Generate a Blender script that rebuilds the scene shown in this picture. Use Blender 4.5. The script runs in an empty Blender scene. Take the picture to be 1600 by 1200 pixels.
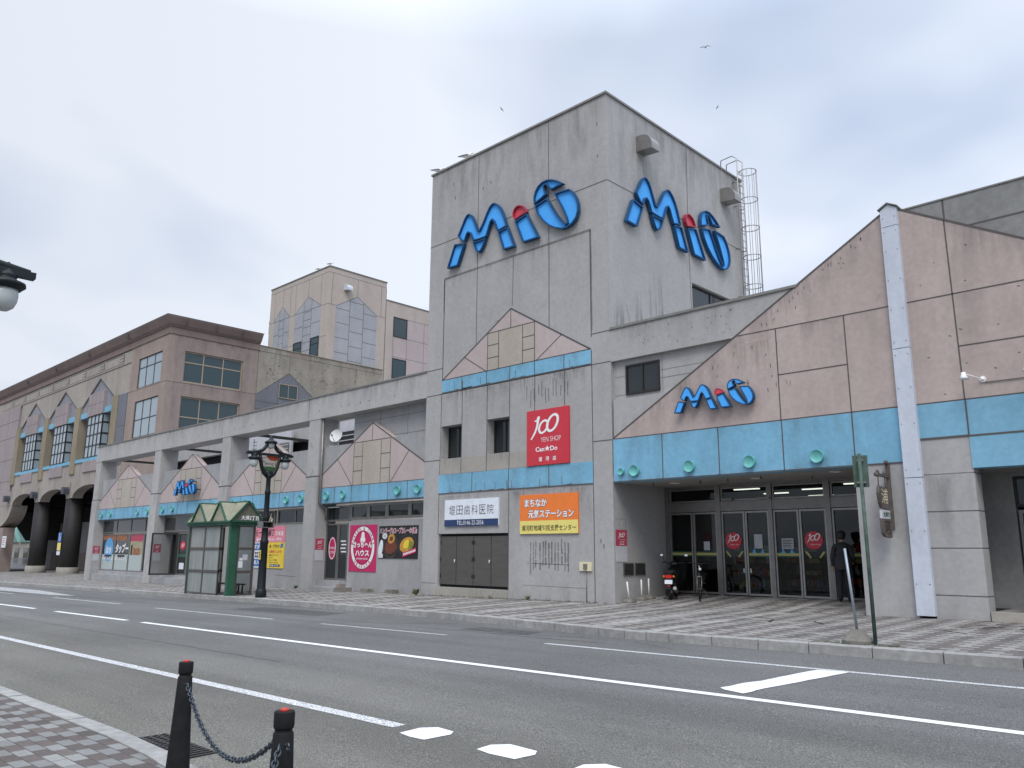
import bpy, bmesh, math, random
from mathutils import Vector, Matrix
C = bpy.context.scene.collection
SC = bpy.context.scene
PI = math.pi
random.seed(7)

# ------------------------------------------------------------------ camera, sky, sun, exposure
EYE = Vector((0, 0, 1.6))
F_PX, PITCH, ROLL, YAW = 1259.1, 0.2060123, 0.0063980, -0.7714964
fw = Vector((math.sin(YAW)*math.cos(PITCH), math.cos(YAW)*math.cos(PITCH), math.sin(PITCH)))
rt = Vector((math.cos(YAW), -math.sin(YAW), 0)); up = rt.cross(fw)
r2 = rt*math.cos(ROLL)+up*math.sin(ROLL); u2 = -rt*math.sin(ROLL)+up*math.cos(ROLL)
cam = bpy.data.cameras.new('camera'); camo = bpy.data.objects.new('camera', cam); C.objects.link(camo)
camo.matrix_world = Matrix(((r2.x, u2.x, -fw.x, EYE.x), (r2.y, u2.y, -fw.y, EYE.y), (r2.z, u2.z, -fw.z, EYE.z), (0, 0, 0, 1)))
cam.sensor_fit = 'HORIZONTAL'; cam.sensor_width = 36; cam.lens = F_PX/1600*36
cam.clip_start = 0.05; cam.clip_end = 6000
SC.camera = camo

SUN_EL, SUN_AZ = math.radians(52), math.radians(140)      # azimuth clockwise from +Y: from behind and right of the camera
w = bpy.data.worlds.new('World'); SC.world = w; w.use_nodes = True
nt = w.node_tree; N = nt.nodes; L = nt.links
bg = N['Background']
sky = N.new('ShaderNodeTexSky'); sky.sky_type = 'NISHITA'; sky.sun_disc = False
sky.sun_elevation = SUN_EL; sky.sun_rotation = SUN_AZ; sky.dust_density = 3.0
def wmath(op, a, b=None, clamp=False):
    n = N.new('ShaderNodeMath'); n.operation = op; n.use_clamp = clamp
    for i, v in enumerate((a, b)):
        if v is None: continue
        if isinstance(v, (int, float)): n.inputs[i].default_value = v
        else: L.new(v, n.inputs[i])
    return n.outputs[0]
tc = N.new('ShaderNodeTexCoord'); sx = N.new('ShaderNodeSeparateXYZ'); L.new(tc.outputs['Generated'], sx.inputs[0])
zz = wmath('ADD', wmath('MAXIMUM', sx.outputs[2], 0.0), 0.22)
cx = wmath('DIVIDE', sx.outputs[0], zz); cy = wmath('DIVIDE', sx.outputs[1], zz)
cb = N.new('ShaderNodeCombineXYZ'); L.new(cx, cb.inputs[0]); L.new(cy, cb.inputs[1])
n1 = N.new('ShaderNodeTexNoise'); n1.inputs['Scale'].default_value = 0.8; n1.inputs['Detail'].default_value = 4; n1.inputs['Roughness'].default_value = .5
n1.inputs['Distortion'].default_value = .15
L.new(cb.outputs[0], n1.inputs['Vector'])
rp = N.new('ShaderNodeValToRGB'); L.new(n1.outputs['Fac'], rp.inputs[0])
rp.color_ramp.elements[0].position = .40; rp.color_ramp.elements[0].color = (.50, .585, .75, 1)
rp.color_ramp.elements[1].position = .58; rp.color_ramp.elements[1].color = (.85, .905, 1.0, 1)
# the overcast is brighter towards the south-east (right of the picture) and towards the zenith
side = wmath('ADD', wmath('MULTIPLY', sx.outputs[0], .17), wmath('MULTIPLY', sx.outputs[1], .12))
zen = wmath('MULTIPLY', wmath('MAXIMUM', wmath('SUBTRACT', sx.outputs[2], 0.57), 0.0), 5.0)
gain = wmath('ADD', wmath('ADD', zen, 1.05), side)
vm = N.new('ShaderNodeVectorMath'); vm.operation = 'SCALE'; L.new(rp.outputs[0], vm.inputs[0]); L.new(gain, vm.inputs['Scale'])
vs = N.new('ShaderNodeVectorMath'); vs.operation = 'SCALE'; L.new(sky.outputs[0], vs.inputs[0]); vs.inputs['Scale'].default_value = .08
mx = N.new('ShaderNodeMix'); mx.data_type = 'RGBA'; mx.inputs[0].default_value = .90
L.new(vs.outputs[0], mx.inputs[6]); L.new(vm.outputs[0], mx.inputs[7])
vb = N.new('ShaderNodeVectorMath'); vb.operation = 'SCALE'; L.new(mx.outputs[2], vb.inputs[0]); vb.inputs['Scale'].default_value = 10.0
L.new(vb.outputs[0], bg.inputs[0]); bg.inputs[1].default_value = 0.1
sl = bpy.data.lights.new('sun', 'SUN'); sl.energy = 1.5; sl.angle = math.radians(25); sl.color = (1, .96, .9)
so = bpy.data.objects.new('sun', sl); C.objects.link(so); so.location = (20, -20, 40)
sd = Vector((math.sin(SUN_AZ)*math.cos(SUN_EL), math.cos(SUN_AZ)*math.cos(SUN_EL), math.sin(SUN_EL)))
so.rotation_euler = sd.to_track_quat('Z', 'Y').to_euler()
SC.view_settings.view_transform = 'Standard'; SC.view_settings.look = 'None'
SC.view_settings.exposure = 0.13; SC.view_settings.gamma = 1; SC.view_settings.use_curve_mapping = False
SC.cycles.max_bounces = 6; SC.cycles.transparent_max_bounces = 12

# ------------------------------------------------------------------ materials
class NB:
    def __init__(s, name):
        s.m = bpy.data.materials.new(name); s.m.use_nodes = True
        s.t = s.m.node_tree; s.n = s.t.nodes; s.p = s.n['Principled BSDF']
        s.co = s.n.new('ShaderNodeTexCoord')
    def link(s, a, b): s.t.links.new(a, b)
    def math(s, op, a, b=None, c=None, clamp=False):
        n = s.n.new('ShaderNodeMath'); n.operation = op; n.use_clamp = clamp
        for i, v in enumerate((a, b, c)):
            if v is None: continue
            if isinstance(v, (int, float)): n.inputs[i].default_value = v
            else: s.link(v, n.inputs[i])
        return n.outputs[0]
    def noise(s, scale, detail=4, rough=.55, stretch=None, dist=0):
        n = s.n.new('ShaderNodeTexNoise'); n.inputs['Scale'].default_value = scale
        n.inputs['Detail'].default_value = detail; n.inputs['Roughness'].default_value = rough; n.inputs['Distortion'].default_value = dist
        if stretch:
            mp = s.n.new('ShaderNodeMapping'); mp.inputs['Scale'].default_value = stretch
            s.link(s.co.outputs['Object'], mp.inputs[0]); s.link(mp.outputs[0], n.inputs['Vector'])
        else: s.link(s.co.outputs['Object'], n.inputs['Vector'])
        return n.outputs['Fac']
    def ramp(s, fac, stops):
        r = s.n.new('ShaderNodeValToRGB'); s.link(fac, r.inputs[0]); e = r.color_ramp.elements
        while len(e) < len(stops): e.new(.5)
        for el, (p, c) in zip(e, stops):
            el.position = p; el.color = (c, c, c, 1) if isinstance(c, (int, float)) else (*c, 1)
        return r.outputs[0]
    def mix(s, fac, a, b, mode='MIX'):
        n = s.n.new('ShaderNodeMix'); n.data_type = 'RGBA'; n.blend_type = mode
        for i, v in ((0, fac), (6, a), (7, b)):
            if isinstance(v, (int, float)): n.inputs[i].default_value = v
            elif isinstance(v, tuple): n.inputs[i].default_value = (*v, 1)
            else: s.link(v, n.inputs[i])
        return n.outputs[2]
    def bump(s, h, strength=.2, dist=.01):
        b = s.n.new('ShaderNodeBump'); b.inputs['Strength'].default_value = strength; b.inputs['Distance'].default_value = dist
        s.link(h, b.inputs['Height']); s.link(b.outputs[0], s.p.inputs['Normal'])
    def done(s, col, rough=.85, spec=.3, metal=0):
        if isinstance(col, tuple): s.p.inputs['Base Color'].default_value = (*col, 1)
        else: s.link(col, s.p.inputs['Base Color'])
        s.p.inputs['Roughness'].default_value = rough; s.p.inputs['Specular IOR Level'].default_value = spec
        s.p.inputs['Metallic'].default_value = metal
        return s.m
def sc(c, k): return tuple(x*k for x in c)
def weathered(name, rgb, var=.16, streak=.16, fine=.08, rough=.88, spots=.0, bump=.15):
    b = NB(name)
    big = b.ramp(b.noise(.33, 6, .6), [(.3, 1-var), (.7, 1+var*.55)])
    st = b.ramp(b.noise(1.0, 4, .6, (.95, .95, .11)), [(.34, 1-streak*.8), (.60, 1.0)])
    mo = b.ramp(b.noise(1.9, 6, .68), [(.32, 1-var*.55), (.68, 1+var*.4)])
    fi = b.ramp(b.noise(9, 3, .6), [(.3, 1-fine), (.7, 1+fine)])
    m1 = b.mix(1.0, b.mix(1.0, big, mo, 'MULTIPLY'), st, 'MULTIPLY'); m2 = b.mix(1.0, m1, fi, 'MULTIPLY')
    if spots:
        sp = b.ramp(b.noise(2.6, 6, .75, (1, 1, .45)), [(.66, 1.0), (.74, 1-spots)])
        m2 = b.mix(1.0, m2, sp, 'MULTIPLY')
    col = b.mix(1.0, m2, rgb, 'MULTIPLY')
    b.bump(b.noise(24, 4, .65), bump, .01)
    return b.done(col, rough, .25)
def plain(name, rgb, rough=.5, metal=0, spec=.4, var=.06, scale=5):
    b = NB(name)
    col = b.mix(1.0, b.ramp(b.noise(scale, 4), [(.3, 1-var), (.7, 1+var)]), rgb, 'MULTIPLY')
    return b.done(col, rough, spec, metal)
def emit(name, rgb, k):
    b = NB(name); b.p.inputs['Emission Color'].default_value = (*rgb, 1); b.p.inputs['Emission Strength'].default_value = k
    return b.done(rgb, .5)
def glass(name, tint, refl=1.0, clear=.85):
    b = NB(name); t = b.n.new('ShaderNodeBsdfTransparent'); t.inputs[0].default_value = (*sc(tint, clear), 1)
    g = b.n.new('ShaderNodeBsdfGlossy'); g.inputs['Roughness'].default_value = .02; g.inputs[0].default_value = (refl, refl, refl, 1)
    f = b.n.new('ShaderNodeFresnel'); f.inputs[0].default_value = 1.5
    m = b.n.new('ShaderNodeMixShader'); b.link(f.outputs[0], m.inputs[0]); b.link(t.outputs[0], m.inputs[1]); b.link(g.outputs[0], m.inputs[2])
    b.link(m.outputs[0], b.n['Material Output'].inputs[0]); return b.m
def blockpave(name, light, dark, brown, bx=.2, by=.1, stripe=None, grime=.25):
    b = NB(name); s = b.n.new('ShaderNodeSeparateXYZ'); b.link(b.co.outputs['Object'], s.inputs[0])
    v = b.math('DIVIDE', s.outputs[1], by); row = b.math('FLOOR', v)
    u = b.math('ADD', b.math('DIVIDE', s.outputs[0], bx), b.math('MULTIPLY', b.math('FLOORED_MODULO', row, 2.0), .5)); colu = b.math('FLOOR', u)
    par = b.math('ABSOLUTE', b.math('MODULO', colu, 2.0))
    cmb = b.n.new('ShaderNodeCombineXYZ'); b.link(colu, cmb.inputs[0]); b.link(row, cmb.inputs[1])
    wn = b.n.new('ShaderNodeTexWhiteNoise'); wn.noise_dimensions = '2D'; b.link(cmb.outputs[0], wn.inputs[0])
    swap = b.math('GREATER_THAN', wn.outputs['Value'], .955)
    par2 = b.math('ABSOLUTE', b.math('SUBTRACT', par, swap))
    if stripe:
        per, wd, xmax = stripe
        ms = b.math('LESS_THAN', b.math('FLOORED_MODULO', s.outputs[0], per), wd)
        ms = b.math('MULTIPLY', ms, b.math('LESS_THAN', s.outputs[0], xmax))
        par2 = b.math('MULTIPLY', par2, b.math('SUBTRACT', 1.0, ms)); stripe_mask = ms
    dk = b.mix(b.ramp(b.noise(1.1, 2), [(.4, 0.0), (.6, 1.0)]), dark, brown)
    c = b.mix(par2, light, dk)
    if stripe: c = b.mix(b.math('MULTIPLY', stripe_mask, .8), c, sc(light, 1.22))
    c = b.mix(1.0, c, b.ramp(wn.outputs['Value'], [(0, .84), (1, 1.12)]), 'MULTIPLY')
    fu = b.math('FRACT', u); fv = b.math('FRACT', v)
    ju = b.math('LESS_THAN', fu, .045); jv = b.math('LESS_THAN', fv, .09); j = b.math('MAXIMUM', ju, jv)
    c = b.mix(b.math('MULTIPLY', j, .75), c, (.07, .065, .06))
    c = b.mix(1.0, c, b.ramp(b.noise(.7, 6, .6), [(.3, 1-grime), (.68, 1.08)]), 'MULTIPLY')
    c = b.mix(1.0, c, b.ramp(b.noise(30, 3), [(.3, .9), (.7, 1.1)]), 'MULTIPLY')
    b.bump(b.math('SUBTRACT', 1.0, j), .4, .006)
    return b.done(c, .9, .2)
def asphalt():
    b = NB('asphalt'); s = b.n.new('ShaderNodeSeparateXYZ'); b.link(b.co.outputs['Object'], s.inputs[0])
    ag = b.ramp(b.noise(75, 3, .75), [(.30, .45), (.52, .95), (.66, 2.3)])
    ag2 = b.ramp(b.noise(28, 5, .7), [(.3, .82), (.7, 1.18)])
    big = b.ramp(b.noise(.22, 5, .6), [(.3, .84), (.7, 1.14)])
    lng = b.ramp(b.noise(1.0, 4, .5, (.05, 1.1, 1)), [(.32, .82), (.68, 1.12)])
    c = b.mix(1, b.mix(1, ag, ag2, 'MULTIPLY'), b.mix(1, big, lng, 'MULTIPLY'), 'MULTIPLY')
    warm = b.ramp(b.math('ADD', b.math('MULTIPLY', s.outputs[1], -.06), b.math('ADD', .92, b.math('MULTIPLY', b.noise(.5, 3), .2))), [(.45, 0.0), (.80, 1.0)])
    tone = b.mix(warm, (.128, .127, .124), (.142, .136, .119))
    b.bump(b.noise(130, 3, .7), .5, .006)
    return b.done(b.mix(1, c, tone, 'MULTIPLY'), .85, .3)
def paint_mark(name, wear):
    b = NB(name)
    m = b.ramp(b.noise(55, 5, .72), [(wear-.07, 1.0), (wear+.05, 0.0)])
    m2 = b.ramp(b.noise(3.0, 5, .7), [(.30, 1.0), (.40, 0.0)])
    f = b.math('MAXIMUM', m, b.math('MULTIPLY', m2, .35))
    c = b.mix(f, (.74, .75, .76), (.16, .16, .155))
    return b.done(c, .7, .3)

M = {}
M['concrete'] = weathered('concrete_grey', (.382, .375, .372), .07, .09, .06, spots=.06)
M['concrete_pier'] = weathered('concrete_pale', (.42, .41, .405), .10, .11, .06, spots=.12)
M['concrete_side'] = weathered('concrete_cool', (.35, .35, .355), .12, .12, .05)
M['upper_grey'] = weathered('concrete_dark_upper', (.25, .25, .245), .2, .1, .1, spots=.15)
M['pink'] = weathered('pink_render', (.465, .385, .36), .09, .15, .06, spots=.12)
M['pink_pale'] = weathered('pink_tile_panel', (.475, .40, .39), .08, .10, .05)
M['beige_panel'] = weathered('beige_panel', (.43, .385, .335), .08, .10, .05)
M['blue_band'] = weathered('blue_painted_band', (.205, .445, .615), .12, .15, .07, spots=.2)
M['blue_band_dull'] = weathered('faded_blue_band', (.205, .42, .565), .12, .12, .07)
M['teal'] = plain('teal_disc', (.13, .43, .41), .45, var=.15)
M['joint'] = plain('dark_joint', (.10, .09, .087), .95)
M['joint_soft'] = plain('soft_joint', (.16, .155, .155), .95)
M['stain'] = weathered('dark_water_stain', (.165, .16, .16), .35, .3, .2)
M['sill_tint'] = weathered('sill_panel_render', (.385, .358, .325), .1, .12, .05)
M['stain_pale'] = weathered('pale_rust_stain', (.235, .225, .22), .3, .35, .15)
M['pink_stain'] = weathered('grey_streak_on_pink', (.215, .18, .175), .3, .2, .15)
M['scar'] = weathered('glue_scar', (.215, .21, .215), .3, .3, .2)
M['flash'] = plain('metal_flashing', (.22, .215, .20), .55, .3, var=.12)
M['white_metal'] = weathered('white_metal_cover', (.56, .60, .68), .10, .12, .05, .55)
M['soffit'] = weathered('soffit_board', (.36, .34, .32), .1, .0, .05)
M['brown_wall'] = weathered('brown_pink_render', (.305, .245, .225), .14, .18, .07, spots=.15)
M['brown_dark'] = weathered('dark_brown_cornice', (.235, .18, .165), .12, .12, .07)
M['brown_light'] = weathered('rosy_brown_pier', (.335, .27, .24), .12, .14, .06)
M['beige_wall'] = weathered('beige_render', (.365, .333, .30), .14, .16, .07, spots=.18)
M['beige_dirty'] = weathered('mouldy_beige_render', (.33, .30, .255), .2, .14, .09, spots=.5)
M['ochre'] = weathered('ochre_pilaster', (.30, .255, .185), .14, .14, .07)
M['tower_beige'] = weathered('cream_render', (.46, .405, .365), .08, .10, .05)
M['tower_blue'] = weathered('pale_blue_tile', (.36, .372, .405), .10, .08, .05)
M['field_tile'] = weathered('grey_blue_field_tile', (.26, .27, .305), .1, .08, .05)
M['dim_cream'] = plain('dim_cream_display', (.34, .31, .20), .6, var=.3)
M['roof_teal'] = plain('muted_teal_roof', (.13, .25, .225), .6)
M['tape'] = plain('dim_yellow_tape', (.40, .36, .12), .5); M['door_paper'] = plain('paper_behind_glass', (.40, .42, .44), .6)
M['film'] = plain('frosted_window_film', (.40, .46, .45), .4)
M['dim_orange'] = plain('dim_orange_display', (.30, .12, .06), .6, var=.3)
M['tower_pink'] = weathered('pale_pink_tile', (.46, .385, .39), .07, .07, .04)
M['slate_tile'] = weathered('slate_blue_tile', (.17, .178, .205), .12, .1, .06)
M['pale_tile'] = weathered('pale_rose_tile', (.34, .295, .30), .1, .1, .06)
M['col_dark'] = weathered('dark_tiled_column', (.034, .033, .033), .25, .2, .2, .6)
M['base_stone'] = weathered('pale_plinth', (.35, .33, .29), .15, .12, .08)
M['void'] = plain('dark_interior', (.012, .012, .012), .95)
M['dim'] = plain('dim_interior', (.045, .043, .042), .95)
M['frame_alu'] = plain('bronze_aluminium', (.225, .215, .205), .4, .6, var=.1)
M['frame_dark'] = plain('dark_aluminium', (.028, .026, .026), .45, .2)
M['frame_tan'] = plain('tan_window_frame', (.33, .27, .20), .5)
M['frame_steel'] = plain('satin_steel', (.30, .29, .28), .38, .7, var=.1)
M['glass_clear'] = glass('clear_glass', (.80, .84, .84), .55, .85)
M['glass_mirror'] = NB('reflecting_glass').done((.045, .065, .075), .06, .9); M['glass_mirror'].node_tree.nodes['Principled BSDF'].inputs['IOR'].default_value = 1.75
M['glass_pale'] = NB('painted_reflection_glass').done((.30, .36, .40), .08, .6)  # bright sky reflection painted into the base colour; side windows take the darker teal
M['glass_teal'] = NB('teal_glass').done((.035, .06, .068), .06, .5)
M['glass_dark'] = NB('dark_glass').done((.02, .026, .028), .05, .5)
M['glass_shelter'] = None
M['steel_door'] = None
M['lamp_dark'] = plain('dark_blue_grey_lamp', (.055, .06, .075), .5)
M['asphalt'] = asphalt()
M['patch'] = weathered('asphalt_patch', (.088, .087, .086), .15, 0, .3, .9, bump=.4)
M['mark_new'] = paint_mark('fresh_white_paint', .345)
M['mark_old'] = paint_mark('worn_white_paint', .50)
M['mark_faint'] = paint_mark('faint_white_paint', .54)
M['pave_far'] = blockpave('block_paving', (.30, .29, .275), (.155, .143, .137), (.168, .148, .138), .29, .145, (1.54, .33, -9.0))
M['pave_near'] = blockpave('block_paving_near', (.235, .235, .228), (.118, .104, .099), (.13, .108, .099), .25, .125)
M['kerb'] = weathered('granite_kerb', (.34, .335, .325), .2, .1, .16, .85, spots=.2, bump=.3)
M['earth'] = weathered('ground_soil', (.13, .12, .10), .2, 0, .2)
M['black_iron'] = plain('black_cast_iron', (.013, .013, .014), .7, 0, .18, var=.3, scale=14)
M['navy_iron'] = plain('dark_green_iron', (.009, .013, .016), .5, .1, .35, var=.2)
M['chain'] = plain('galvanised_chain', (.07, .085, .10), .4, .8, var=.35, scale=30)
M['red_cap'] = plain('red_reflector', (.42, .035, .022), .45)
M['green_paint'] = weathered('green_paint', (.038, .125, .08), .25, .2, .1, .5)
M['green_pole'] = weathered('flaking_green_paint', (.085, .135, .11), .4, .2, .3, .6)
M['brown_alu'] = plain('brown_aluminium', (.115, .10, .09), .45, .4)
M['white'] = plain('white_paint', (.78, .78, .78), .5, var=.03)
M['white_ink'] = plain('white_lettering', (.80, .80, .80), .5, var=.02)
M['black_ink'] = plain('black_lettering', (.022, .02, .02), .5)
M['navy_ink'] = plain('navy_panel', (.022, .045, .13), .5)
M['sign_red'] = plain('red_sign', (.56, .035, .055), .45, var=.04)
M['sign_red_dull'] = plain('faded_red_sign', (.42, .055, .10), .5)
M['sign_orange'] = plain('orange_sign', (.80, .20, .035), .45, var=.05)
M['sign_yellow'] = plain('yellow_sign', (.77, .66, .19), .5)
M['sign_yellow2'] = plain('gold_poster', (.76, .55, .05), .5)
M['sign_pale'] = plain('pale_sign_board', (.70, .74, .80), .4)
M['sign_grey'] = plain('blank_grey_plate', (.50, .50, .53), .5)
M['sign_blue'] = plain('blue_poster', (.055, .16, .42), .5)
M['sign_cyan'] = plain('cyan_poster', (.10, .33, .62), .5)
M['sign_pink'] = plain('rose_poster', (.68, .23, .30), .5)
M['sign_crimson'] = plain('crimson_poster', (.52, .025, .12), .45)
M['logo_blue'] = plain('sky_blue_plastic', (.075, .39, .90), .6, 0, .25, var=.05)
M['logo_rim'] = plain('blue_letter_rim', (.018, .08, .19), .65, spec=.2)
M['logo_red'] = plain('red_plastic', (.62, .06, .09), .38)
M['logo_red_rim'] = plain('dark_red_rim', (.35, .03, .06), .4)
M['stain_wood'] = plain('weathered_brown_wood', (.10, .085, .075), .8, var=.3)
M['cream_box'] = plain('cream_plastic', (.66, .60, .42), .5)
M['conc_block'] = weathered('rough_concrete', (.19, .18, .16), .25, .1, .2, bump=.5)
M['galv'] = plain('galvanised_pipe', (.30, .33, .38), .45, .5)
M['leaf'] = plain('weed_leaf', (.075, .10, .04), .7, var=.4)
M['lamp_glass'] = plain('frosted_globe', (.44, .48, .48), .25, 0, .6)
M['lit_tube'] = emit('fluorescent_tube', (1, .96, .85), 2.2)
M['shelf'] = plain('shop_shelf', (.32, .31, .29), .7)

def steel_door():
    b = NB('stainless_steel_door'); s = b.n.new('ShaderNodeSeparateXYZ'); b.link(b.co.outputs['Object'], s.inputs[0])
    c = b.mix(1.0, b.ramp(b.noise(1.5, 5, .6, (1, 1, 6)), [(.3, .88), (.7, 1.1)]), (.135, .125, .115), 'MULTIPLY')
    return b.done(c, .32, .5, .55)
M['steel_door'] = steel_door()
def shelter_pane():
    b = NB('grimy_polycarbonate')
    c = b.mix(1.0, b.ramp(b.noise(1.0, 5, .6, (5, 5, .6)), [(.3, .72), (.7, 1.15)]), (.47, .50, .485), 'MULTIPLY')
    b.link(c, b.p.inputs['Base Color']); b.p.inputs['Roughness'].default_value = .35
    t = b.n.new('ShaderNodeBsdfTransparent'); t.inputs[0].default_value = (.8, .85, .85, 1)
    m = b.n.new('ShaderNodeMixShader'); m.inputs[0].default_value = .5
    b.link(t.outputs[0], m.inputs[1]); b.link(b.p.outputs[0], m.inputs[2]); b.link(m.outputs[0], b.n['Material Output'].inputs[0])
    return b.m
M['glass_shelter'] = shelter_pane()
def roof_pane():
    b = NB('yellowed_roof_sheet')
    c = b.mix(1.0, b.ramp(b.noise(2.2, 4), [(.3, .8), (.7, 1.1)]), (.50, .49, .36), 'MULTIPLY')
    b.link(c, b.p.inputs['Base Color']); b.p.inputs['Roughness'].default_value = .4
    t = b.n.new('ShaderNodeBsdfTranslucent'); b.link(c, t.inputs[0])
    m = b.n.new('ShaderNodeMixShader'); m.inputs[0].default_value = .45
    b.link(b.p.outputs[0], m.inputs[1]); b.link(t.outputs[0], m.inputs[2]); b.link(m.outputs[0], b.n['Material Output'].inputs[0])
    return b.m
M['roof_pane'] = roof_pane()

# ------------------------------------------------------------------ mesh helpers
class MB:
    def __init__(s): s.v = []; s.f = []; s.m = []; s.sm = []
    def face(s, pts, m=0, smooth=False):
        i = len(s.v); s.v += [tuple(p) for p in pts]; s.f.append(tuple(range(i, i+len(pts)))); s.m.append(m); s.sm.append(smooth)
    def box(s, x0, y0, z0, x1, y1, z1, m=0):
        x0, x1 = min(x0, x1), max(x0, x1); y0, y1 = min(y0, y1), max(y0, y1); z0, z1 = min(z0, z1), max(z0, z1)
        i = len(s.v)
        s.v += [(x0, y0, z0), (x1, y0, z0), (x1, y1, z0), (x0, y1, z0), (x0, y0, z1), (x1, y0, z1), (x1, y1, z1), (x0, y1, z1)]
        for f in ((0, 3, 2, 1), (4, 5, 6, 7), (0, 1, 5, 4), (1, 2, 6, 5), (2, 3, 7, 6), (3, 0, 4, 7)):
            s.f.append(tuple(i+k for k in f)); s.m.append(m); s.sm.append(False)
        return s
    def prism(s, poly, axis, a, b, m=0, mside=None):
        # poly: 2-D outline; axis 'y': (x,z) extruded from y=a (front) to y=b; axis 'x': (y,z) from x=a (front) to x=b; axis 'z': (x,y) z a->b
        n = len(poly); i = len(s.v)
        def P(p, d): return (p[0], d, p[1]) if axis == 'y' else ((d, p[0], p[1]) if axis == 'x' else (p[0], p[1], d))
        s.v += [P(p, a) for p in poly]+[P(p, b) for p in poly]
        s.f.append(tuple(range(i, i+n))); s.m.append(m); s.sm.append(False)
        s.f.append(tuple(range(i+2*n-1, i+n-1, -1))); s.m.append(m); s.sm.append(False)
        for k in range(n):
            l = (k+1) % n; s.f.append((i+k, i+l, i+n+l, i+n+k)); s.m.append(m if mside is None else mside); s.sm.append(False)
        return s
    def line(s, axis, d, p, q, wd=.027, m=1):
        # a thin joint line lying on a plane, 4 mm proud
        dx, dz = q[0]-p[0], q[1]-p[1]; l = math.hypot(dx, dz) or 1; nx, nz = -dz/l*wd/2, dx/l*wd/2
        pts = [(p[0]+nx, p[1]+nz), (q[0]+nx, q[1]+nz), (q[0]-nx, q[1]-nz), (p[0]-nx, p[1]-nz)]
        s.face([(a, d-.004, b) if axis == 'y' else (d+.004, a, b) for a, b in pts], m); return s
    def loft(s, rings, m=0, smooth=True, caps=True):
        n = len(rings[0]); i = len(s.v)
        for r in rings: s.v += [tuple(p) for p in r]
        for k in range(len(rings)-1):
            for j in range(n):
                l = (j+1) % n; s.f.append((i+k*n+j, i+k*n+l, i+(k+1)*n+l, i+(k+1)*n+j)); s.m.append(m); s.sm.append(smooth)
        if caps:
            s.f.append(tuple(range(i+n-1, i-1, -1))); s.m.append(m); s.sm.append(False)
            k = i+(len(rings)-1)*n; s.f.append(tuple(range(k, k+n))); s.m.append(m); s.sm.append(False)
        return s
    def lathe(s, prof, c=(0, 0, 0), n=20, m=0, smooth=True):
        return s.loft([[(c[0]+r*math.cos(2*PI*k/n), c[1]+r*math.sin(2*PI*k/n), c[2]+z) for k in range(n)] for r, z in prof], m, smooth)
    def tube(s, path, r, n=8, m=0, caps=True):
        path = [Vector(p) for p in path]; rs = r if isinstance(r, (list, tuple)) else [r]*len(path); rings = []
        prev = None
        for k, p in enumerate(path):
            t = (path[min(k+1, len(path)-1)]-path[max(k-1, 0)]).normalized()
            if prev is None: a = t.orthogonal().normalized()
            else: a = (prev-t*prev.dot(t)).normalized()
            prev = a; b = t.cross(a)
            rings.append([p+(a*math.cos(2*PI*j/n)+b*math.sin(2*PI*j/n))*rs[k] for j in range(n)])
        return s.loft(rings, m, True, caps)
    def ball(s, c, r, m=0, n=12, h=8):
        rx, ry, rz = r if isinstance(r, tuple) else (r, r, r)
        rings = []
        for i in range(h+1):
            a = -PI/2+PI*i/h; k = max(math.cos(a), .02)
            rings.append([(c[0]+rx*k*math.cos(2*PI*j/n), c[1]+ry*k*math.sin(2*PI*j/n), c[2]+rz*math.sin(a)) for j in range(n)])
        return s.loft(rings, m)
    def disc(s, axis, d, c, r, t, m=0, n=24, ms=None):
        return s.prism([(c[0]+r*math.cos(2*PI*k/n), c[1]+r*math.sin(2*PI*k/n)) for k in range(n)], axis, d, d+t, m, ms)
    def grid_wall(s, axis, a, b, us, vs, solid, m=0):
        # a wall slab between planes a (front) and b (back), cells of us x vs, solid(i,j)
        nu, nv = len(us)-1, len(vs)-1
        S = [[bool(solid((us[i]+us[i+1])/2, (vs[j]+vs[j+1])/2)) for j in range(nv)] for i in range(nu)]
        def P(u, v, d): return (u, d, v) if axis == 'y' else (d, u, v)
        g = lambda i, j: 0 <= i < nu and 0 <= j < nv and S[i][j]
        for i in range(nu):
            for j in range(nv):
                if not S[i][j]: continue
                u0, u1, v0, v1 = us[i], us[i+1], vs[j], vs[j+1]
                s.face([P(u0, v0, a), P(u1, v0, a), P(u1, v1, a), P(u0, v1, a)], m); s.face([P(u0, v1, b), P(u1, v1, b), P(u1, v0, b), P(u0, v0, b)], m)
                if not g(i-1, j): s.face([P(u0, v0, a), P(u0, v1, a), P(u0, v1, b), P(u0, v0, b)], m)
                if not g(i+1, j): s.face([P(u1, v0, b), P(u1, v1, b), P(u1, v1, a), P(u1, v0, a)], m)
                if not g(i, j-1): s.face([P(u0, v0, b), P(u1, v0, b), P(u1, v0, a), P(u0, v0, a)], m)
                if not g(i, j+1): s.face([P(u0, v1, a), P(u1, v1, a), P(u1, v1, b), P(u0, v1, b)], m)
        return s
    def wall(s, axis, a, b, u0, u1, v0, v1, holes=(), m=0):
        us = sorted({u0, u1, *[h[0] for h in holes], *[h[1] for h in holes]}); vs = sorted({v0, v1, *[h[2] for h in holes], *[h[3] for h in holes]})
        us = [u for u in us if u0 <= u <= u1]; vs = [v for v in vs if v0 <= v <= v1]
        return s.grid_wall(axis, a, b, us, vs, lambda u, v: not any(h[0] < u < h[1] and h[2] < v < h[3] for h in holes), m)
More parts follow.
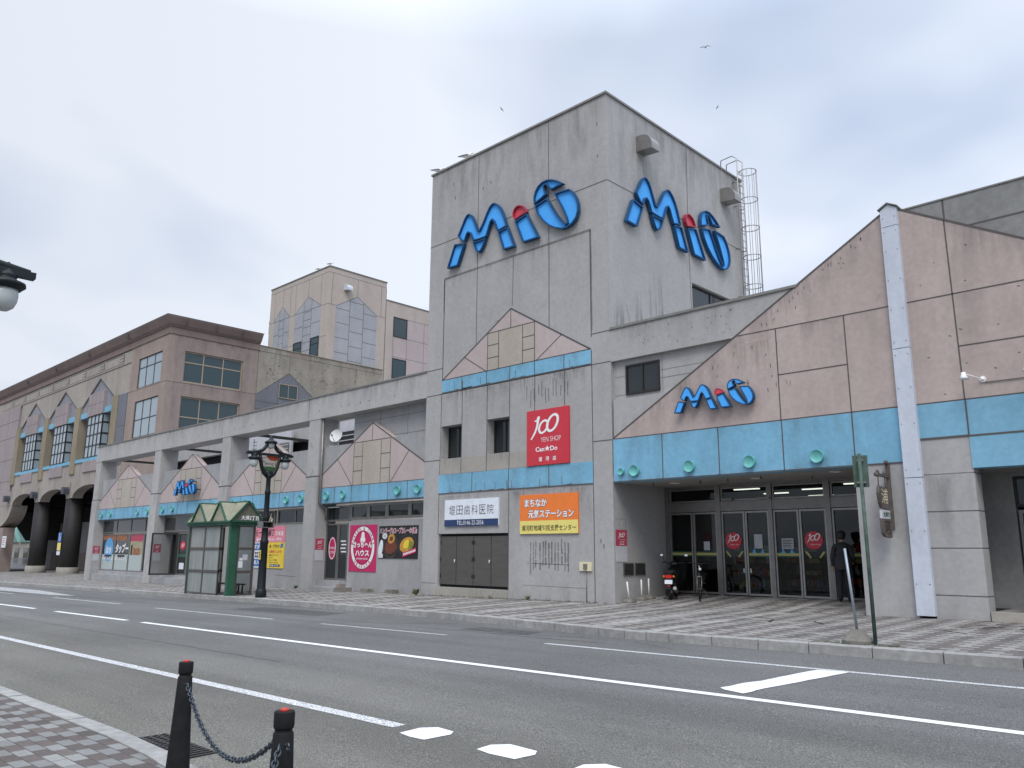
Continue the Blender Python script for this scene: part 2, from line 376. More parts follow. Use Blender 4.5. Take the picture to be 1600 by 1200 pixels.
    def mesh(s, name, mats):
        me = bpy.data.meshes.new(name); me.from_pydata(s.v, [], s.f)
        for m in mats: me.materials.append(m)
        me.polygons.foreach_set('material_index', s.m); me.polygons.foreach_set('use_smooth', s.sm); me.update()
        bm = bmesh.new(); bm.from_mesh(me); bmesh.ops.recalc_face_normals(bm, faces=bm.faces); bm.to_mesh(me); bm.free()
        return me
def mats_of(m): return [M[k] if isinstance(k, str) else k for k in (m if isinstance(m, (list, tuple)) else [m])]
def link(name, me, parent=None, local=False):
    o = bpy.data.objects.new(name, me); C.objects.link(o)
    if parent is not None:
        o.parent = parent
        if parent.type == 'EMPTY' and not local: o.location = -parent.location   # mesh data is in world coordinates
    return o
def part(name, mb, mats, parent, local=False, label=None):
    o = link(name, mb.mesh(name, mats_of(mats)), parent, local)
    if label: o['label'] = label
    return o
def tag(o, label, cat, group=None):
    o['label'] = label; o['category'] = cat
    if group: o['group'] = group
    return o
def thing(name, label, cat, loc=(0, 0, 0), rz=0, group=None):
    o = bpy.data.objects.new(name, None); C.objects.link(o); o.location = loc; o.rotation_euler = (0, 0, rz); o.empty_display_size = .3
    return tag(o, label, cat, group)
def parts_each(name, mb, mats, parent, local=False):
    # every loose piece of the builder becomes a part of its own
    par = list(range(len(mb.v)))
    def find(a):
        while par[a] != a: a = par[a]
        return a
    for f in mb.f:
        for q in f[1:]: par[find(q)] = find(f[0])
    grp = {}
    for f, m, s in zip(mb.f, mb.m, mb.sm): grp.setdefault(find(f[0]), []).append((f, m, s))
    for fs in grp.values():
        b = MB()
        for f, m, s in fs: b.face([mb.v[q] for q in f], m, s)
        part(name, b, mats, parent, local)
def single(name, mb, mats, label, cat, group=None): return tag(link(name, mb.mesh(name, mats_of(mats))), label, cat, group)
def struct(name, mb, mats):
    o = link(name, mb.mesh(name, mats_of(mats))); o['kind'] = 'structure'; return o
def dup(root, loc, rz=None, label=None, group=None):
    r = root.copy(); C.objects.link(r); r.location = loc
    if rz is not None: r.rotation_euler = (0, 0, rz)
    if label: r['label'] = label
    if group: r['group'] = group
    for ch in list(root.children):
        c = ch.copy(); C.objects.link(c); c.parent = r
        for g in list(ch.children):
            d = g.copy(); C.objects.link(d); d.parent = c
    return r
def text(name, s, axis, d, u0, u1, v0, v1, mat, parent, bold=0.0, proud=.004, cap=True, local=False, shear=0.0):
    # lettering fitted to a box on a plane
    cu = bpy.data.curves.new(name, 'FONT'); cu.body = s; cu.size = 1; cu.offset = bold; cu.resolution_u = 3; cu.shear = shear
    o = bpy.data.objects.new(name, cu); C.objects.link(o)
    dg = bpy.context.evaluated_depsgraph_get(); me = bpy.data.meshes.new_from_object(o.evaluated_get(dg))
    bpy.data.objects.remove(o); bpy.data.curves.remove(cu)
    xs = [v.co.x for v in me.vertices]; ys = [v.co.y for v in me.vertices]
    if not xs: return None
    ax, bx, ay, by = min(xs), max(xs), min(ys), max(ys)
    for v in me.vertices:
        u = u0+(v.co.x-ax)/(bx-ax)*(u1-u0); t = v0+(v.co.y-ay)/(by-ay)*(v1-v0)
        v.co = (u, d-proud, t) if axis == 'y' else (d+proud, u, t)
    me.materials.clear(); me.materials.append(M[mat] if isinstance(mat, str) else mat)
    return link(name, me, parent, local)
def ringpts(cx, cz, rx, rz, tilt, n=28):
    return [(cx+rx*math.cos(a)*math.cos(tilt)-rz*math.sin(a)*math.sin(tilt), cz+rx*math.cos(a)*math.sin(tilt)+rz*math.sin(a)*math.cos(tilt)) for a in [2*PI*k/n for k in range(n)]]
def ring(mb, axis, d, cx, cz, rx, rz, wd, tilt=0, m=0, a0=0, a1=1, n=28):
    o = ringpts(cx, cz, rx, rz, tilt, n); i = ringpts(cx, cz, rx-wd, rz-wd, tilt, n)
    P = (lambda p: (p[0], d, p[1])) if axis == 'y' else (lambda p: (d, p[0], p[1]))
    for k in range(int(a0*n), int(a1*n)):
        l = (k+1) % n; mb.face([P(o[k]), P(o[l]), P(i[l]), P(i[k])], m)
def logo100(axis, d, u0, v0, w_, h_):
    # brush-like "100": slanted 1, a small and a larger tilted ring
    mb = MB(); s = -1 if axis == 'y' else 1; d = d+s*.005
    X = lambda u: u0+u*w_
    Z = lambda v: v0+v*h_
    P = (lambda p: (X(p[0]), d, Z(p[1]))) if axis == 'y' else (lambda p: (d, X(p[0]), Z(p[1])))
    mb.face([P(p) for p in [(0, 0), (.05, .0), (.16, .2), (.25, .45), (.30, .72), (.335, .93), (.30, .98), (.25, .95), (.21, .82), (.14, .80), (.15, .76), (.22, .74), (.20, .55), (.15, .35), (.07, .16)]])
    for (cx_, cz_, rx, rz, wd, dd) in ((.45, .50, .17, .31, .07, 0), (.76, .62, .20, .40, .08, s*.002)):
        o = ringpts(0, 0, rx, rz, -.28); i = ringpts(0, 0, rx-wd, rz-wd*1.3, -.28)
        Q = lambda p: (X(cx_+p[0]), d+dd, Z(cz_+p[1])) if axis == 'y' else (d+dd, X(cx_+p[0]), Z(cz_+p[1]))
        n = len(o)
        for k in range(n): l = (k+1) % n; mb.face([Q(o[k]), Q(o[l]), Q(i[l]), Q(i[k])])
    return mb
def skinned(name, verts, edges, radii, root=0, sub=1, mats=(), zmat=None):
    me = bpy.data.meshes.new(name); me.from_pydata(verts, edges, []); o = bpy.data.objects.new(name, me); C.objects.link(o)
    md = o.modifiers.new('skin', 'SKIN'); md.use_smooth_shade = True
    for i, d in enumerate(me.skin_vertices[0].data):
        r = radii[i]; d.radius = r if isinstance(r, tuple) else (r, r); d.use_root = (i == root)
    if sub: ms = o.modifiers.new('sub', 'SUBSURF'); ms.levels = sub; ms.render_levels = sub
    dg = bpy.context.evaluated_depsgraph_get(); out = bpy.data.meshes.new_from_object(o.evaluated_get(dg))
    bpy.data.objects.remove(o); out.name = name; out.materials.clear()
    for m in mats: out.materials.append(M[m] if isinstance(m, str) else m)
    for p in out.polygons:
        p.use_smooth = True; p.material_index = zmat(p.center) if zmat else 0
    return out

def drip_mat(name, col, strength, sx=9, sz=.55):
    # translucent grime: streaky, denser at its upper edge, fading downwards
    b = NB(name); uv = b.n.new('ShaderNodeUVMap'); s = b.n.new('ShaderNodeSeparateXYZ'); b.link(uv.outputs[0], s.inputs[0])
    st = b.ramp(b.noise(1.0, 5, .65, (sx, sx, sz)), [(.42, 0.0), (.72, 1.0)])
    cl = b.ramp(b.noise(.8, 4, .6, (1, 1, .5)), [(.35, .15), (.65, 1.0)])
    v = b.math('POWER', s.outputs[1], 1.5); e = b.math('MULTIPLY', b.math('MULTIPLY', s.outputs[0], b.math('SUBTRACT', 1.0, s.outputs[0])), 14.0, clamp=True)
    a = b.math('MULTIPLY', b.math('MULTIPLY', b.math('MULTIPLY', st, cl), v), b.math('MULTIPLY', e, strength), clamp=True)
    b.p.inputs['Base Color'].default_value = (*col, 1); b.p.inputs['Roughness'].default_value = .95
    t = b.n.new('ShaderNodeBsdfTransparent'); m = b.n.new('ShaderNodeMixShader')
    b.link(a, m.inputs[0]); b.link(t.outputs[0], m.inputs[1]); b.link(b.p.outputs[0], m.inputs[2]); b.link(m.outputs[0], b.n['Material Output'].inputs[0])
    return b.m
M['drip'] = drip_mat('rain_streak_grime', (.12, .115, .11), .24); M['drip_fine'] = drip_mat('fine_streak_grime', (.11, .105, .10), .6, 16, .7)
M['drip_soft'] = drip_mat('soft_wall_grime', (.18, .172, .165), .38, 2.2, .5); M['drip_wet'] = drip_mat('dark_wet_streaks', (.12, .118, .118), 2.6, 7, .45)
def drips(parent, axis, d, quads, mat, name='water_stain', proud=.007):
    # quads: (u0, u1, z of the dense edge, z where it has faded, slope of the dense edge)
    # they become faces of the wall's own mesh, 5-10 mm proud of it
    if not quads: return
    me = parent.data; me.materials.append(M[mat]); mi = len(me.materials)-1
    bm = bmesh.new(); bm.from_mesh(me); ul = bm.loops.layers.uv.get('UVMap') or bm.loops.layers.uv.new('UVMap')
    for q in quads:
        u0, u1, zd, zf = q[:4]; sl = q[4] if len(q) > 4 else 0
        vs = [bm.verts.new((u, d-proud, z) if axis == 'y' else (d+proud, u, z)) for u, z in ((u0, zf), (u1, zf+sl*(u1-u0)), (u1, zd+sl*(u1-u0)), (u0, zd))]
        f = bm.faces.new(vs); f.material_index = mi
        for lp, uv in zip(f.loops, ((0, 0), (1, 0), (1, 1), (0, 1))): lp[ul].uv = uv
    bm.to_mesh(me); bm.free()

# ------------------------------------------------------------------ ground levels
def sX(x): return .0115*max(-130, min(30, x))
def road_z(x, y): return -.12+sX(x)+.018*y
def far_z(x, y): return .008+sX(x)+.02*y
def near_z(x, y): return sX(x)+.018*y
def ent_z(x, y): return far_z(x, 18.6)+.07*(max(18.6, min(21.3, y))-18.6)
# ------------------------------------------------------------------ the setting
def sheet(mb, poly, zf, m=0): mb.face([(x, y, zf(x, y)) for x, y in poly], m)
mb = MB()
for x0, x1 in ((-1500, -130), (-130, 30), (30, 1500)):
    for y0, y1 in ((-1500, -60), (-60, 40), (40, 1500)):
        zf = lambda x, y: -.75+sX(x)+.018*max(-60, min(40, y))
        sheet(mb, [(x0, y0), (x1, y0), (x1, y1), (x0, y1)], zf)
struct('ground', mb, 'earth')
mb = MB()
for x0, x1 in ((-500, -130), (-130, 30), (30, 90)): sheet(mb, [(x0, -60), (x1, -60), (x1, 16.2), (x0, 16.2)], road_z)
struct('road', mb, 'asphalt')

def arc(pts, step):
    out = [pts[0]]; L_ = 0
    for a, b in zip(pts, pts[1:]):
        d = math.hypot(b[0]-a[0], b[1]-a[1]); n = max(1, round(d/step))
        out += [(a[0]+(b[0]-a[0])*k/n, a[1]+(b[1]-a[1])*k/n) for k in range(1, n+1)]
    return out
FAR_R = [(60, 13.08), (-3, 13.06), (-6, 13.04), (-8.6, 12.98)]
FAR_L = [(-8.6, 12.98), (-9.6, 12.98), (-11, 13.2), (-13, 13.55), (-15.7, 13.9), (-20, 14.2), (-26.4, 14.45), (-33, 14.55), (-45, 14.65), (-75, 14.75), (-130, 14.85)]
FAR = FAR_R+FAR_L[1:]
NEAR = [(-130, 3.22), (-12, 3.20), (-8, 3.20), (-7, 3.15), (-6.2, 3.06), (-5.4, 2.92), (-4.6, 2.72), (-3.9, 2.48), (-3.2, 2.18), (-2.5, 1.8), (-1.8, 1.3), (-1.2, .6), (-.8, -.4), (-.6, -4), (-.6, -40)]
def kerb(line, step, width, top, bottom, sgn, mb, gap=.016):
    pts = arc(line, step)
    for a, b in zip(pts, pts[1:]):
        d = Vector((b[0]-a[0], b[1]-a[1])); l = d.length; d /= l; n = Vector((-d.y, d.x))*sgn
        g = gap/2; A = Vector(a)+d*g; B = Vector(b)-d*g; jz = random.uniform(-.004, .004)
        c = .015
        def sec(p):
            zt = top(p.x, p.y)+.008+jz; zb = bottom(p.x, p.y)
            return [(p.x, p.y, zb), (p.x, p.y, zt-c), (p.x+n.x*c, p.y+n.y*c, zt), (p.x+n.x*width, p.y+n.y*width, zt), (p.x+n.x*width, p.y+n.y*width, zb)]
        mb.loft([sec(A), sec(B)], 0, False)
mb = MB()
kerb(FAR_R, 1.0, .17, far_z, lambda x, y: road_z(x, y)-.1, -1, mb); kerb(FAR_L, .62, .17, far_z, lambda x, y: road_z(x, y)-.1, -1, mb)
kerb(NEAR[:3], 1.0, .19, near_z, lambda x, y: road_z(x, y)-.1, -1, mb); kerb(NEAR[2:], .8, .19, near_z, lambda x, y: road_z(x, y)-.1, -1, mb)
struct('kerb', mb, 'kerb')
mb = MB()   # far pavement and the sloped floor of the entrance porch
inner = [(x, y+.16) for x, y in FAR]
for a, b in zip(inner, inner[1:]): sheet(mb, [b, a, (a[0], 19.4), (b[0], 19.4)], far_z)
sheet(mb, [(-130, 19.4), (-55.6, 19.4), (-55.6, 34), (-130, 34)], far_z)
sheet(mb, [(-14.1, 18.605), (-4.7, 18.605), (-4.7, 21.35), (-14.1, 21.35)], lambda x, y: ent_z(x, y)+.006)
sheet(mb, [(-4.7, 18.605), (40, 18.605), (40, 21.35), (-4.7, 21.35)], lambda x, y: .50)
struct('pavement', mb, 'pave_far')
mb = MB()
pn = [(-130, 3.04), (-12, 3.02), (-8, 3.02), (-7, 2.97), (-6.2, 2.88), (-5.45, 2.74), (-4.68, 2.55), (-4.0, 2.32), (-3.33, 2.03), (-2.65, 1.67), (-1.97, 1.2), (-1.38, .53), (-.98, -.44), (-.78, -4), (-.78, -40)]
for a, b in zip(pn, pn[1:]):
    sheet(mb, [a, b, (b[0], -45), (a[0], -45)] if b[0] != a[0] else [a, b, (a[0]-.01, -45), (a[0]-.01, -45)][:3], near_z)
struct('pavement', mb, 'pave_near')

def mark(mb, x0, y0, x1, y1, wd, k=1, zoff=.004, m=0):
    n = max(1, int(abs(x1-x0)/8))
    for i in range(n):
        a, b = x0+(x1-x0)*i/n, x0+(x1-x0)*(i+1)/n; ya, yb = y0+(y1-y0)*i/n, y0+(y1-y0)*(i+1)/n
        mb.face([(a, ya-wd/2, road_z(a, ya-wd/2)+zoff), (b, yb-wd/2, road_z(b, yb-wd/2)+zoff), (b, yb+wd/2, road_z(b, yb+wd/2)+zoff), (a, ya+wd/2, road_z(a, ya+wd/2)+zoff)], m)
mb = MB()
mark(mb, -21.7, 8.80, 40, 9.02, .15)
for x in (-28.3, -36.0, -43.8, -51.5, -59.5, -67): mark(mb, x, 8.78, x+5.6, 8.80, .15)
struct('road_marking', mb, 'mark_new')
mb = MB()   # short new bar and the ragged stop bar
xs = [-5.42, -5.36, -5.40, -5.31, -5.38, -5.28, -5.20, -5.16]; n = len(xs)
rq = random.Random(4)
left = [(-5.41+.27*k/15+(rq.uniform(-.05, .02) if k < 7 else rq.uniform(-.012, .012)), 9.17+2.23*k/15) for k in range(16)]
right = [(-5.06+.35*k/15+(rq.uniform(-.02, .05) if k < 2 else rq.uniform(-.008, .008)), 9.10+2.33*k/15) for k in range(16)]
left[0] = (-5.33, 9.20); left[1] = (-5.44, 9.30)
pl = left+right[::-1]
mb.face([(x, y, road_z(x, y)+.007) for x, y in pl[::-1]])
for x0, x1, ya, yb in ((-6.5, -6.1, 5.14, 5.54), (-5.47, -4.98, 5.18, 5.5), (-4.42, -3.95, 5.2, 5.52), (-3.3, -2.8, 5.2, 5.52)):
    q = [(x0, ya+.03), (x0+.2, ya-.01), (x1, ya), (x1+.03, yb-.1), (x1-.04, yb), (x0+.1, yb+.03), (x0-.02, yb-.1)]
    mb.face([(x, y, road_z(x, y)+.005) for x, y in q])
struct('road_marking', mb, 'mark_new')
mb = MB()
mark(mb, -130, 5.20, -6.75, 5.36, .17)
struct('road_marking', mb, 'mark_old')
mb = MB()
mark(mb, -10.3, 11.5, 40, 11.46, .11)
struct('road_marking', mb, 'mark_old')
mb = MB()
mark(mb, -27.0, 11.3, -19.6, 11.31, .14); mark(mb, -17.4, 11.32, -12.9, 11.4, .12); mark(mb, -37.6, 11.5, -30.2, 11.45, .16); mark(mb, -70, 11.6, -43, 11.5, .16)
mb.face([(x, y, road_z(x, y)+.005) for x, y in [(-62, 12.2), (-40, 12.15), (-38, 12.5), (-46, 13.4), (-62, 13.7)]])
struct('road_marking', mb, 'mark_faint')

mb = MB(); rc = random.Random(9)      # cracks, a patch in the bus bay, broken paving edges
def crack(pts, wd, m, zf=road_z, off=.004):
    for a, b in zip(pts, pts[1:]):
        d = Vector((b[0]-a[0], b[1]-a[1])); l = d.length or 1; n = Vector((-d.y, d.x))/l*wd/2
        mb.face([(x, y, zf(x, y)+off) for x, y in ((a[0]-n.x, a[1]-n.y), (b[0]-n.x, b[1]-n.y), (b[0]+n.x, b[1]+n.y), (a[0]+n.x, a[1]+n.y))], m)
def wob(x0, y0, x1, y1, n, j): return [(x0+(x1-x0)*k/n+rc.uniform(-j, j), y0+(y1-y0)*k/n+rc.uniform(-j, j)) for k in range(n+1)]
crack(wob(-42, 12.4, -9.5, 12.15, 60, .03), .03, 0); crack(wob(-22.5, 12.3, -22.0, 14.0, 8, .05), .025, 0); crack(wob(-16.2, 12.2, -14.6, 13.4, 8, .05), .03, 0); crack(wob(-34, 13.2, -27, 13.5, 16, .05), .03, 0); crack(wob(-12.6, 12.2, -10.2, 12.7, 8, .04), .03, 0)
crack(wob(-30, 7.2, -12, 7.1, 50, .02), .018, 0); crack(wob(-9.2, 12.7, -8.0, 12.2, 7, .04), .02, 0)
for x0, x1, y0, y1 in ((-24.2, -19.5, 12.5, 13.6), (-13.6, -11.6, 12.35, 13.0)): mb.face([(x, y, road_z(x, y)+.003) for x, y in ((x0, y0), (x1, y0+.05), (x1-.1, y1), (x0+.05, y1-.03))], 1)
struct('road', mb, ['joint', 'patch'])
mb = MB()
for x0, y0, x1, y1, w_ in ((-8.35, 16.5, -8.15, 16.0, .06), (-8.95, 16.9, -8.55, 16.75, .05), (-8.9, 16.4, -9.6, 16.1, .03), (-7.5, 16.6, -7.1, 16.15, .06), (-9.3, 17.2, -10.4, 16.9, .03), (-22.0, 15.9, -21.0, 15.7, .04), (-4.9, 16.2, -4.4, 15.8, .03)): crack(wob(x0, y0, x1, y1, 4, .02), w_, 0, far_z, .005)
for k in range(26):
    x = rc.uniform(-4.9, -3.2); y = rc.uniform(16.8, 18.4); mb.face([(x_, y_, far_z(x_, y_)+.004) for x_, y_ in ((x, y), (x+.2, y), (x+.2, y+.1), (x, y+.1))], rc.choice((1, 2)))
struct('pavement', mb, ['void', 'brown_dark', 'col_dark'])

# ------------------------------------------------------------------ shopping centre
YF = 18.6; TX0, TX1, TZ = -22.45, -14.04, 15.86
mall = thing('shopping_centre', 'grey concrete shopping centre with a square tower, pink gables and blue bands', 'building', (-22, 18.6, .15))
DARK = ['concrete', 'joint', 'stain', 'joint_soft', 'stain_pale', 'scar']

# --- tower
t = MB()
WIN = [(-21.57, -20.50), (-19.25, -18.19)]
holes = [(a, b, 4.79, 5.96) for a, b in WIN]+[(-21.60, -18.20, .44, 2.21)]
t.wall('y', YF, YF+.4, TX0, TX1-.0, -.3, TZ, holes)
t.wall('x', TX1, TX1-.4, YF+.4, 27.2, -.3, TZ, [(23.3, 26.06, 9.0, 10.76)])
t.wall('x', TX0, TX0+.4, YF+.4, 27.2, -.3, TZ)
t.box(TX0+.4, 26.8, -.3, TX1-.4, 27.2, TZ); t.box(TX0+.4, YF+.4, 15.3, TX1-.4, 26.8, 15.5)
J = lambda p, q, wd=.028, m=1: t.line('y', YF, p, q, wd, m)
JX = lambda p, q, wd=.028, m=1: t.line('x', TX1, p, q, wd, m)
J((TX0, 12.92), (TX1, 12.92)); J((TX0, 8.09), (-21.58, 8.09)); J((-14.75, 8.09), (TX1, 8.09))
J((TX0, 7.14), (TX1, 7.14)); J((-14.74, 4.81), (TX1, 4.81)); J((TX0, 4.77), (-21.62, 4.77))
J((-19.84, 15.8), (-19.84, 8.7)); J((-16.45, 15.83), (-16.45, 8.6)); J((-14.75, 11.46), (-14.75, 8.0), .03); J((-14.75, 7.6), (-14.74, .1))
J((-21.58, 11.47), (-21.58, 7.66), .04); J((-21.6, 7.14), (-21.62, 2.2)); J((-18.05, 11.4), (-18.1, 9.7), .03, 3)
for x in (-20.5, -19.25, -18.19, -17.07): J((x, 7.14), (x, 4.25))
J((-15.83, 7.14), (-15.83, 6.0)); J((-18.2, 3.57), (-18.2, .44), .03)
J((TX0, .55), (-21.7, .55), .02, 3); J((-17.6, .62), (-15.0, .6), .012, 4)
# glue outline left by an old sign, and drip marks under the letters
J((-21.6, 11.47), (-14.72, 11.46), .08, 4); J((-14.72, 11.46), (-14.72, 8.2), .05, 4); J((-21.6, 11.47), (-21.6, 10.2), .05, 4)
for x, z0, z1, wd in () and ((-20.95, 11.7, 10.9, .05), (-18.06, 11.75, 10.3, .06), (-17.3, 11.75, 11.0, .04), (-19.75, 11.9, 10.6, .05), (-16.6, 11.8, 11.2, .05), (-15.6, 11.7, 10.9, .03), (-17.0, 11.5, 11.1, .05), (-21.3, 11.4, 10.8, .04)):
    J((x, z0), (x+.01, z1), wd, 4)
rs = random.Random(3)
for k in range(12):   # scratch-like old glue above the red sign
    x = -17.4+k*.155+rs.uniform(-.04, .04); a = 6.75+rs.uniform(-.1, .25); J((x, a), (x+rs.uniform(-.02, .02), a-rs.uniform(.25, .6)), .028, 5)
for k in range(13):   # dark glue stripes of the removed sign beside the service doors
    x = -17.25+k*.126+rs.uniform(-.03, .03); a = 2.06-rs.uniform(0, .18)
    for q in range(3):
        b = a-rs.uniform(.18, .32); J((x, a), (x+rs.uniform(-.015, .015), b), rs.choice((.03, .045, .06)), 5); a = b-rs.uniform(.0, .05)
J((-17.4, 1.28), (-15.7, 1.25), .02, 4); J((-18.9, 9.3), (-18.6, 9.35), .02, 5)
for x, z in ((-14.4, 15.0), (-14.4, 13.9), (-21.2, 15.2), (-21.1, 14.6), (-19.2, 14.6), (-19.6, 14.5), (-18.8, 8.6), (-14.5, 2.0), (-14.4, 1.85)): J((x, z), (x, z-.12), .05, 5)
# right face
JX((18.6, 12.92), (27.2, 12.95)); JX((23.28, 15.8), (23.2, 12.9), .03); JX((23.2, 12.9), (23.2, 8), .03)
for y, z0, z1, wd in () and ((21.05, 10.6, 9.2, .13), (20.95, 10.3, 9.3, .10), (21.15, 10.1, 8.9, .14), (20.82, 9.9, 9.0, .08), (20.05, 9.6, 8.4, .10), (21.3, 9.7, 8.8, .06), (18.95, 8.7, 8.3, .05), (19.1, 9.0, 8.3, .05), (22.0, 9.3, 8.7, .05), (25.3, 11.7, 11.3, .03), (19.95, 11.7, 11.3, .02), (20.3, 9.5, 9.3, .05)):
    n = 7
    for q in range(n):
        za, zb = z0+(z1-z0)*q/n, z0+(z1-z0)*(q+1)/n; o = rs.uniform(-.012, .012)
        JX((y+o, za), (y+o, zb-.01), wd*rs.uniform(.7, 1.15)*min(1, (q+1.2)/3), 2)
JX((19.45, 9.1), (19.62, 8.5), .02, 4)
tower = part('tower_wall', t, DARK, mall)
drips(tower, 'y', YF, [(TX0, TX1, 15.86, 14.0), (-21.4, -20.6, 11.8, 10.2), (-18.6, -17.6, 11.8, 9.6), (-20.3, -19.3, 12.0, 10.2), (-17.4, -16.3, 11.7, 10.2), (-15.9, -15.2, 11.8, 10.4), (-21.6, -14.8, 11.46, 10.9)], 'drip')
drips(tower, 'y', YF, [(TX0, TX1, 15.86, 8.5), (TX0, TX1, 7.1, 5.2), (TX0, TX1, 3.5, 1.6)], 'drip_soft', proud=.0055)
drips(tower, 'y', YF, [(TX0, -21.7, .0, 1.3), (-18.2, TX1, .1, 1.0)], 'drip_soft', proud=.006)
drips(tower, 'y', YF, [(-21.5, -14.8, 7.14, 6.6), (-21.6, -20.5, 4.79, 4.3), (-19.3, -18.1, 4.79, 4.3), (-18.2, -14.8, 3.55, 3.1)], 'drip_fine', proud=.0095)
drips(tower, 'x', TX1, [(18.6, 27.2, 15.86, 14.2), (19.4, 20.3, 12.3, 11.0), (22.4, 23.2, 11.9, 10.8), (25.0, 25.7, 11.9, 10.9), (20.2, 20.8, 14.4, 13.5), (25.5, 26.2, 14.4, 13.6)], 'drip')
drips(tower, 'x', TX1, [(18.6, 27.2, 15.86, 8.5)], 'drip_soft', proud=.0055)
drips(tower, 'x', TX1, [(20.65, 21.5, 8.3, 10.9), (19.85, 20.3, 8.3, 9.9), (18.8, 19.4, 8.1, 9.3), (21.9, 22.5, 8.6, 9.6)], 'drip_wet', proud=.008)
part('roof_flashing', MB().box(TX0-.04, YF-.05, TZ, TX1+.05, 27.25, TZ+.07), 'flash', tower)
def window(parent, axis, d, u0, u1, v0, v1, div_u=(), div_v=(), fr=.05, frame='frame_dark', gl='glass_dark', depth=.06, name='window'):
    s = 1 if axis == 'y' else -1; mb = MB()
    def B(a0, a1, b0, b1, d0, d1):
        mb.box(a0, d0, b0, a1, d1, b1) if axis == 'y' else mb.box(d0, a0, b0, d1, a1, b1)
    a, b = d, d+s*depth
    B(u0, u1, v1-fr, v1, a, b); B(u0, u1, v0, v0+fr, a, b); B(u0, u0+fr, v0+fr, v1-fr, a, b); B(u1-fr, u1, v0+fr, v1-fr, a, b)
    for u in div_u: B(u-fr*.4, u+fr*.4, v0+fr, v1-fr, a+s*.004, b)
    for v in div_v: B(u0+fr, u1-fr, v-fr*.4, v+fr*.4, a+s*.008, b)
    o = part(name, mb, frame, parent)
    g = MB(); e = d+s*depth*.6
    if axis == 'y': g.box(u0+fr*.5, e, v0+fr*.5, u1-fr*.5, e+.01, v1-fr*.5)
    else: g.box(e, u0+fr*.5, v0+fr*.5, e-.01, u1-fr*.5, v1-fr*.5)
    part('pane', g, gl, o)
    return o
for a, b in WIN: window(mall, 'y', YF+.34, a, b, 4.79, 5.96, ((a+b)/2+.02,))
window(mall, 'x', TX1-.12, 23.3, 26.06, 9.0, 10.76, (24.72,), (), .06)
sd_ = MB(); sd_.box(-21.58, YF+.12, .46, -18.22, YF+.16, 2.19)
door_w = (3.36)/4
for k in range(4):
    x = -21.57+k*door_w; d = MB(); d.box(x+.012, YF+.07, .53, x+door_w-.012, YF+.105, 2.12)
    o = part('service_door', d, 'steel_door', mall)
    h = MB()
    if k in (0, 2): hx = x+.03
    else: hx = x+door_w-.07
    for z in (.75, 1.3, 1.85): h.box(hx, YF+.055, z, hx+.04, YF+.07, z+.13)
    part('hinge', h, 'frame_dark', o)
    if k in (0, 2):
        h = MB(); h.lathe([(.02, -.06), (.024, 0), (.02, .06)], (x+door_w-.06, YF+.05, 1.30), 8); h.box(x+door_w-.075, YF+.03, 1.33, x+door_w-.045, YF+.07, 1.36)
        part('handle', h, 'white_metal', o)
part('door_backing', sd_, 'void', mall)
part('door_plinth', MB().box(-21.7, YF-.03, -.25, -18.2, YF+.05, .43), 'base_stone', mall)

def gable(parent, xl, xr, xc, z0, ze, za, y, sq, zs, lines=True, depth=.16, mats=('pink_pale', 'joint', 'beige_panel')):
    g = MB(); poly = [(xl, z0), (xr, z0), (xr, ze), (xc, za), (xl, ze)] if ze > z0 else [(xl, z0), (xr, z0), (xc, za)]
    g.prism(poly, 'y', y-.012, y+depth, 0)
    a, b = sq; w4 = (b-a)*.245; f = y-.012
    g.face([(a, f-.002, z0), (b, f-.002, z0), (b, f-.002, zs), (a, f-.002, zs)], 2)
    l = lambda p, q, wd=.03: g.line('y', f-.001, p, q, wd, 1)
    for x in (a, a+w4, b-w4, b): l((x, z0), (x, zs))
    l((a, zs), (b, zs)); l((xc, zs), (xc, za-.03))
    for k in (1, 2):
        z = z0+(zs-z0)*k/3; l((a, z), (a+w4, z)); l((b-w4, z), (b, z))
    hz = .36
    sl_ = (za-ze)/(xc-xl); sr_ = (za-ze)/(xr-xc)
    pl_ = xl+(a-xl)*.5; pr_ = xr-(xr-b)*.5
    l((pl_, ze+(pl_-xl)*sl_), (a-.05, z0)); l((pr_, ze+(xr-pr_)*sr_), (b+.05, z0))
    l((xl, ze), (xc, za), .05); l((xc, za), (xr, ze), .05)
    l((xl, z0+.012), (xr, z0+.012), .025)
    return part('gable_panel', g, list(mats), parent)
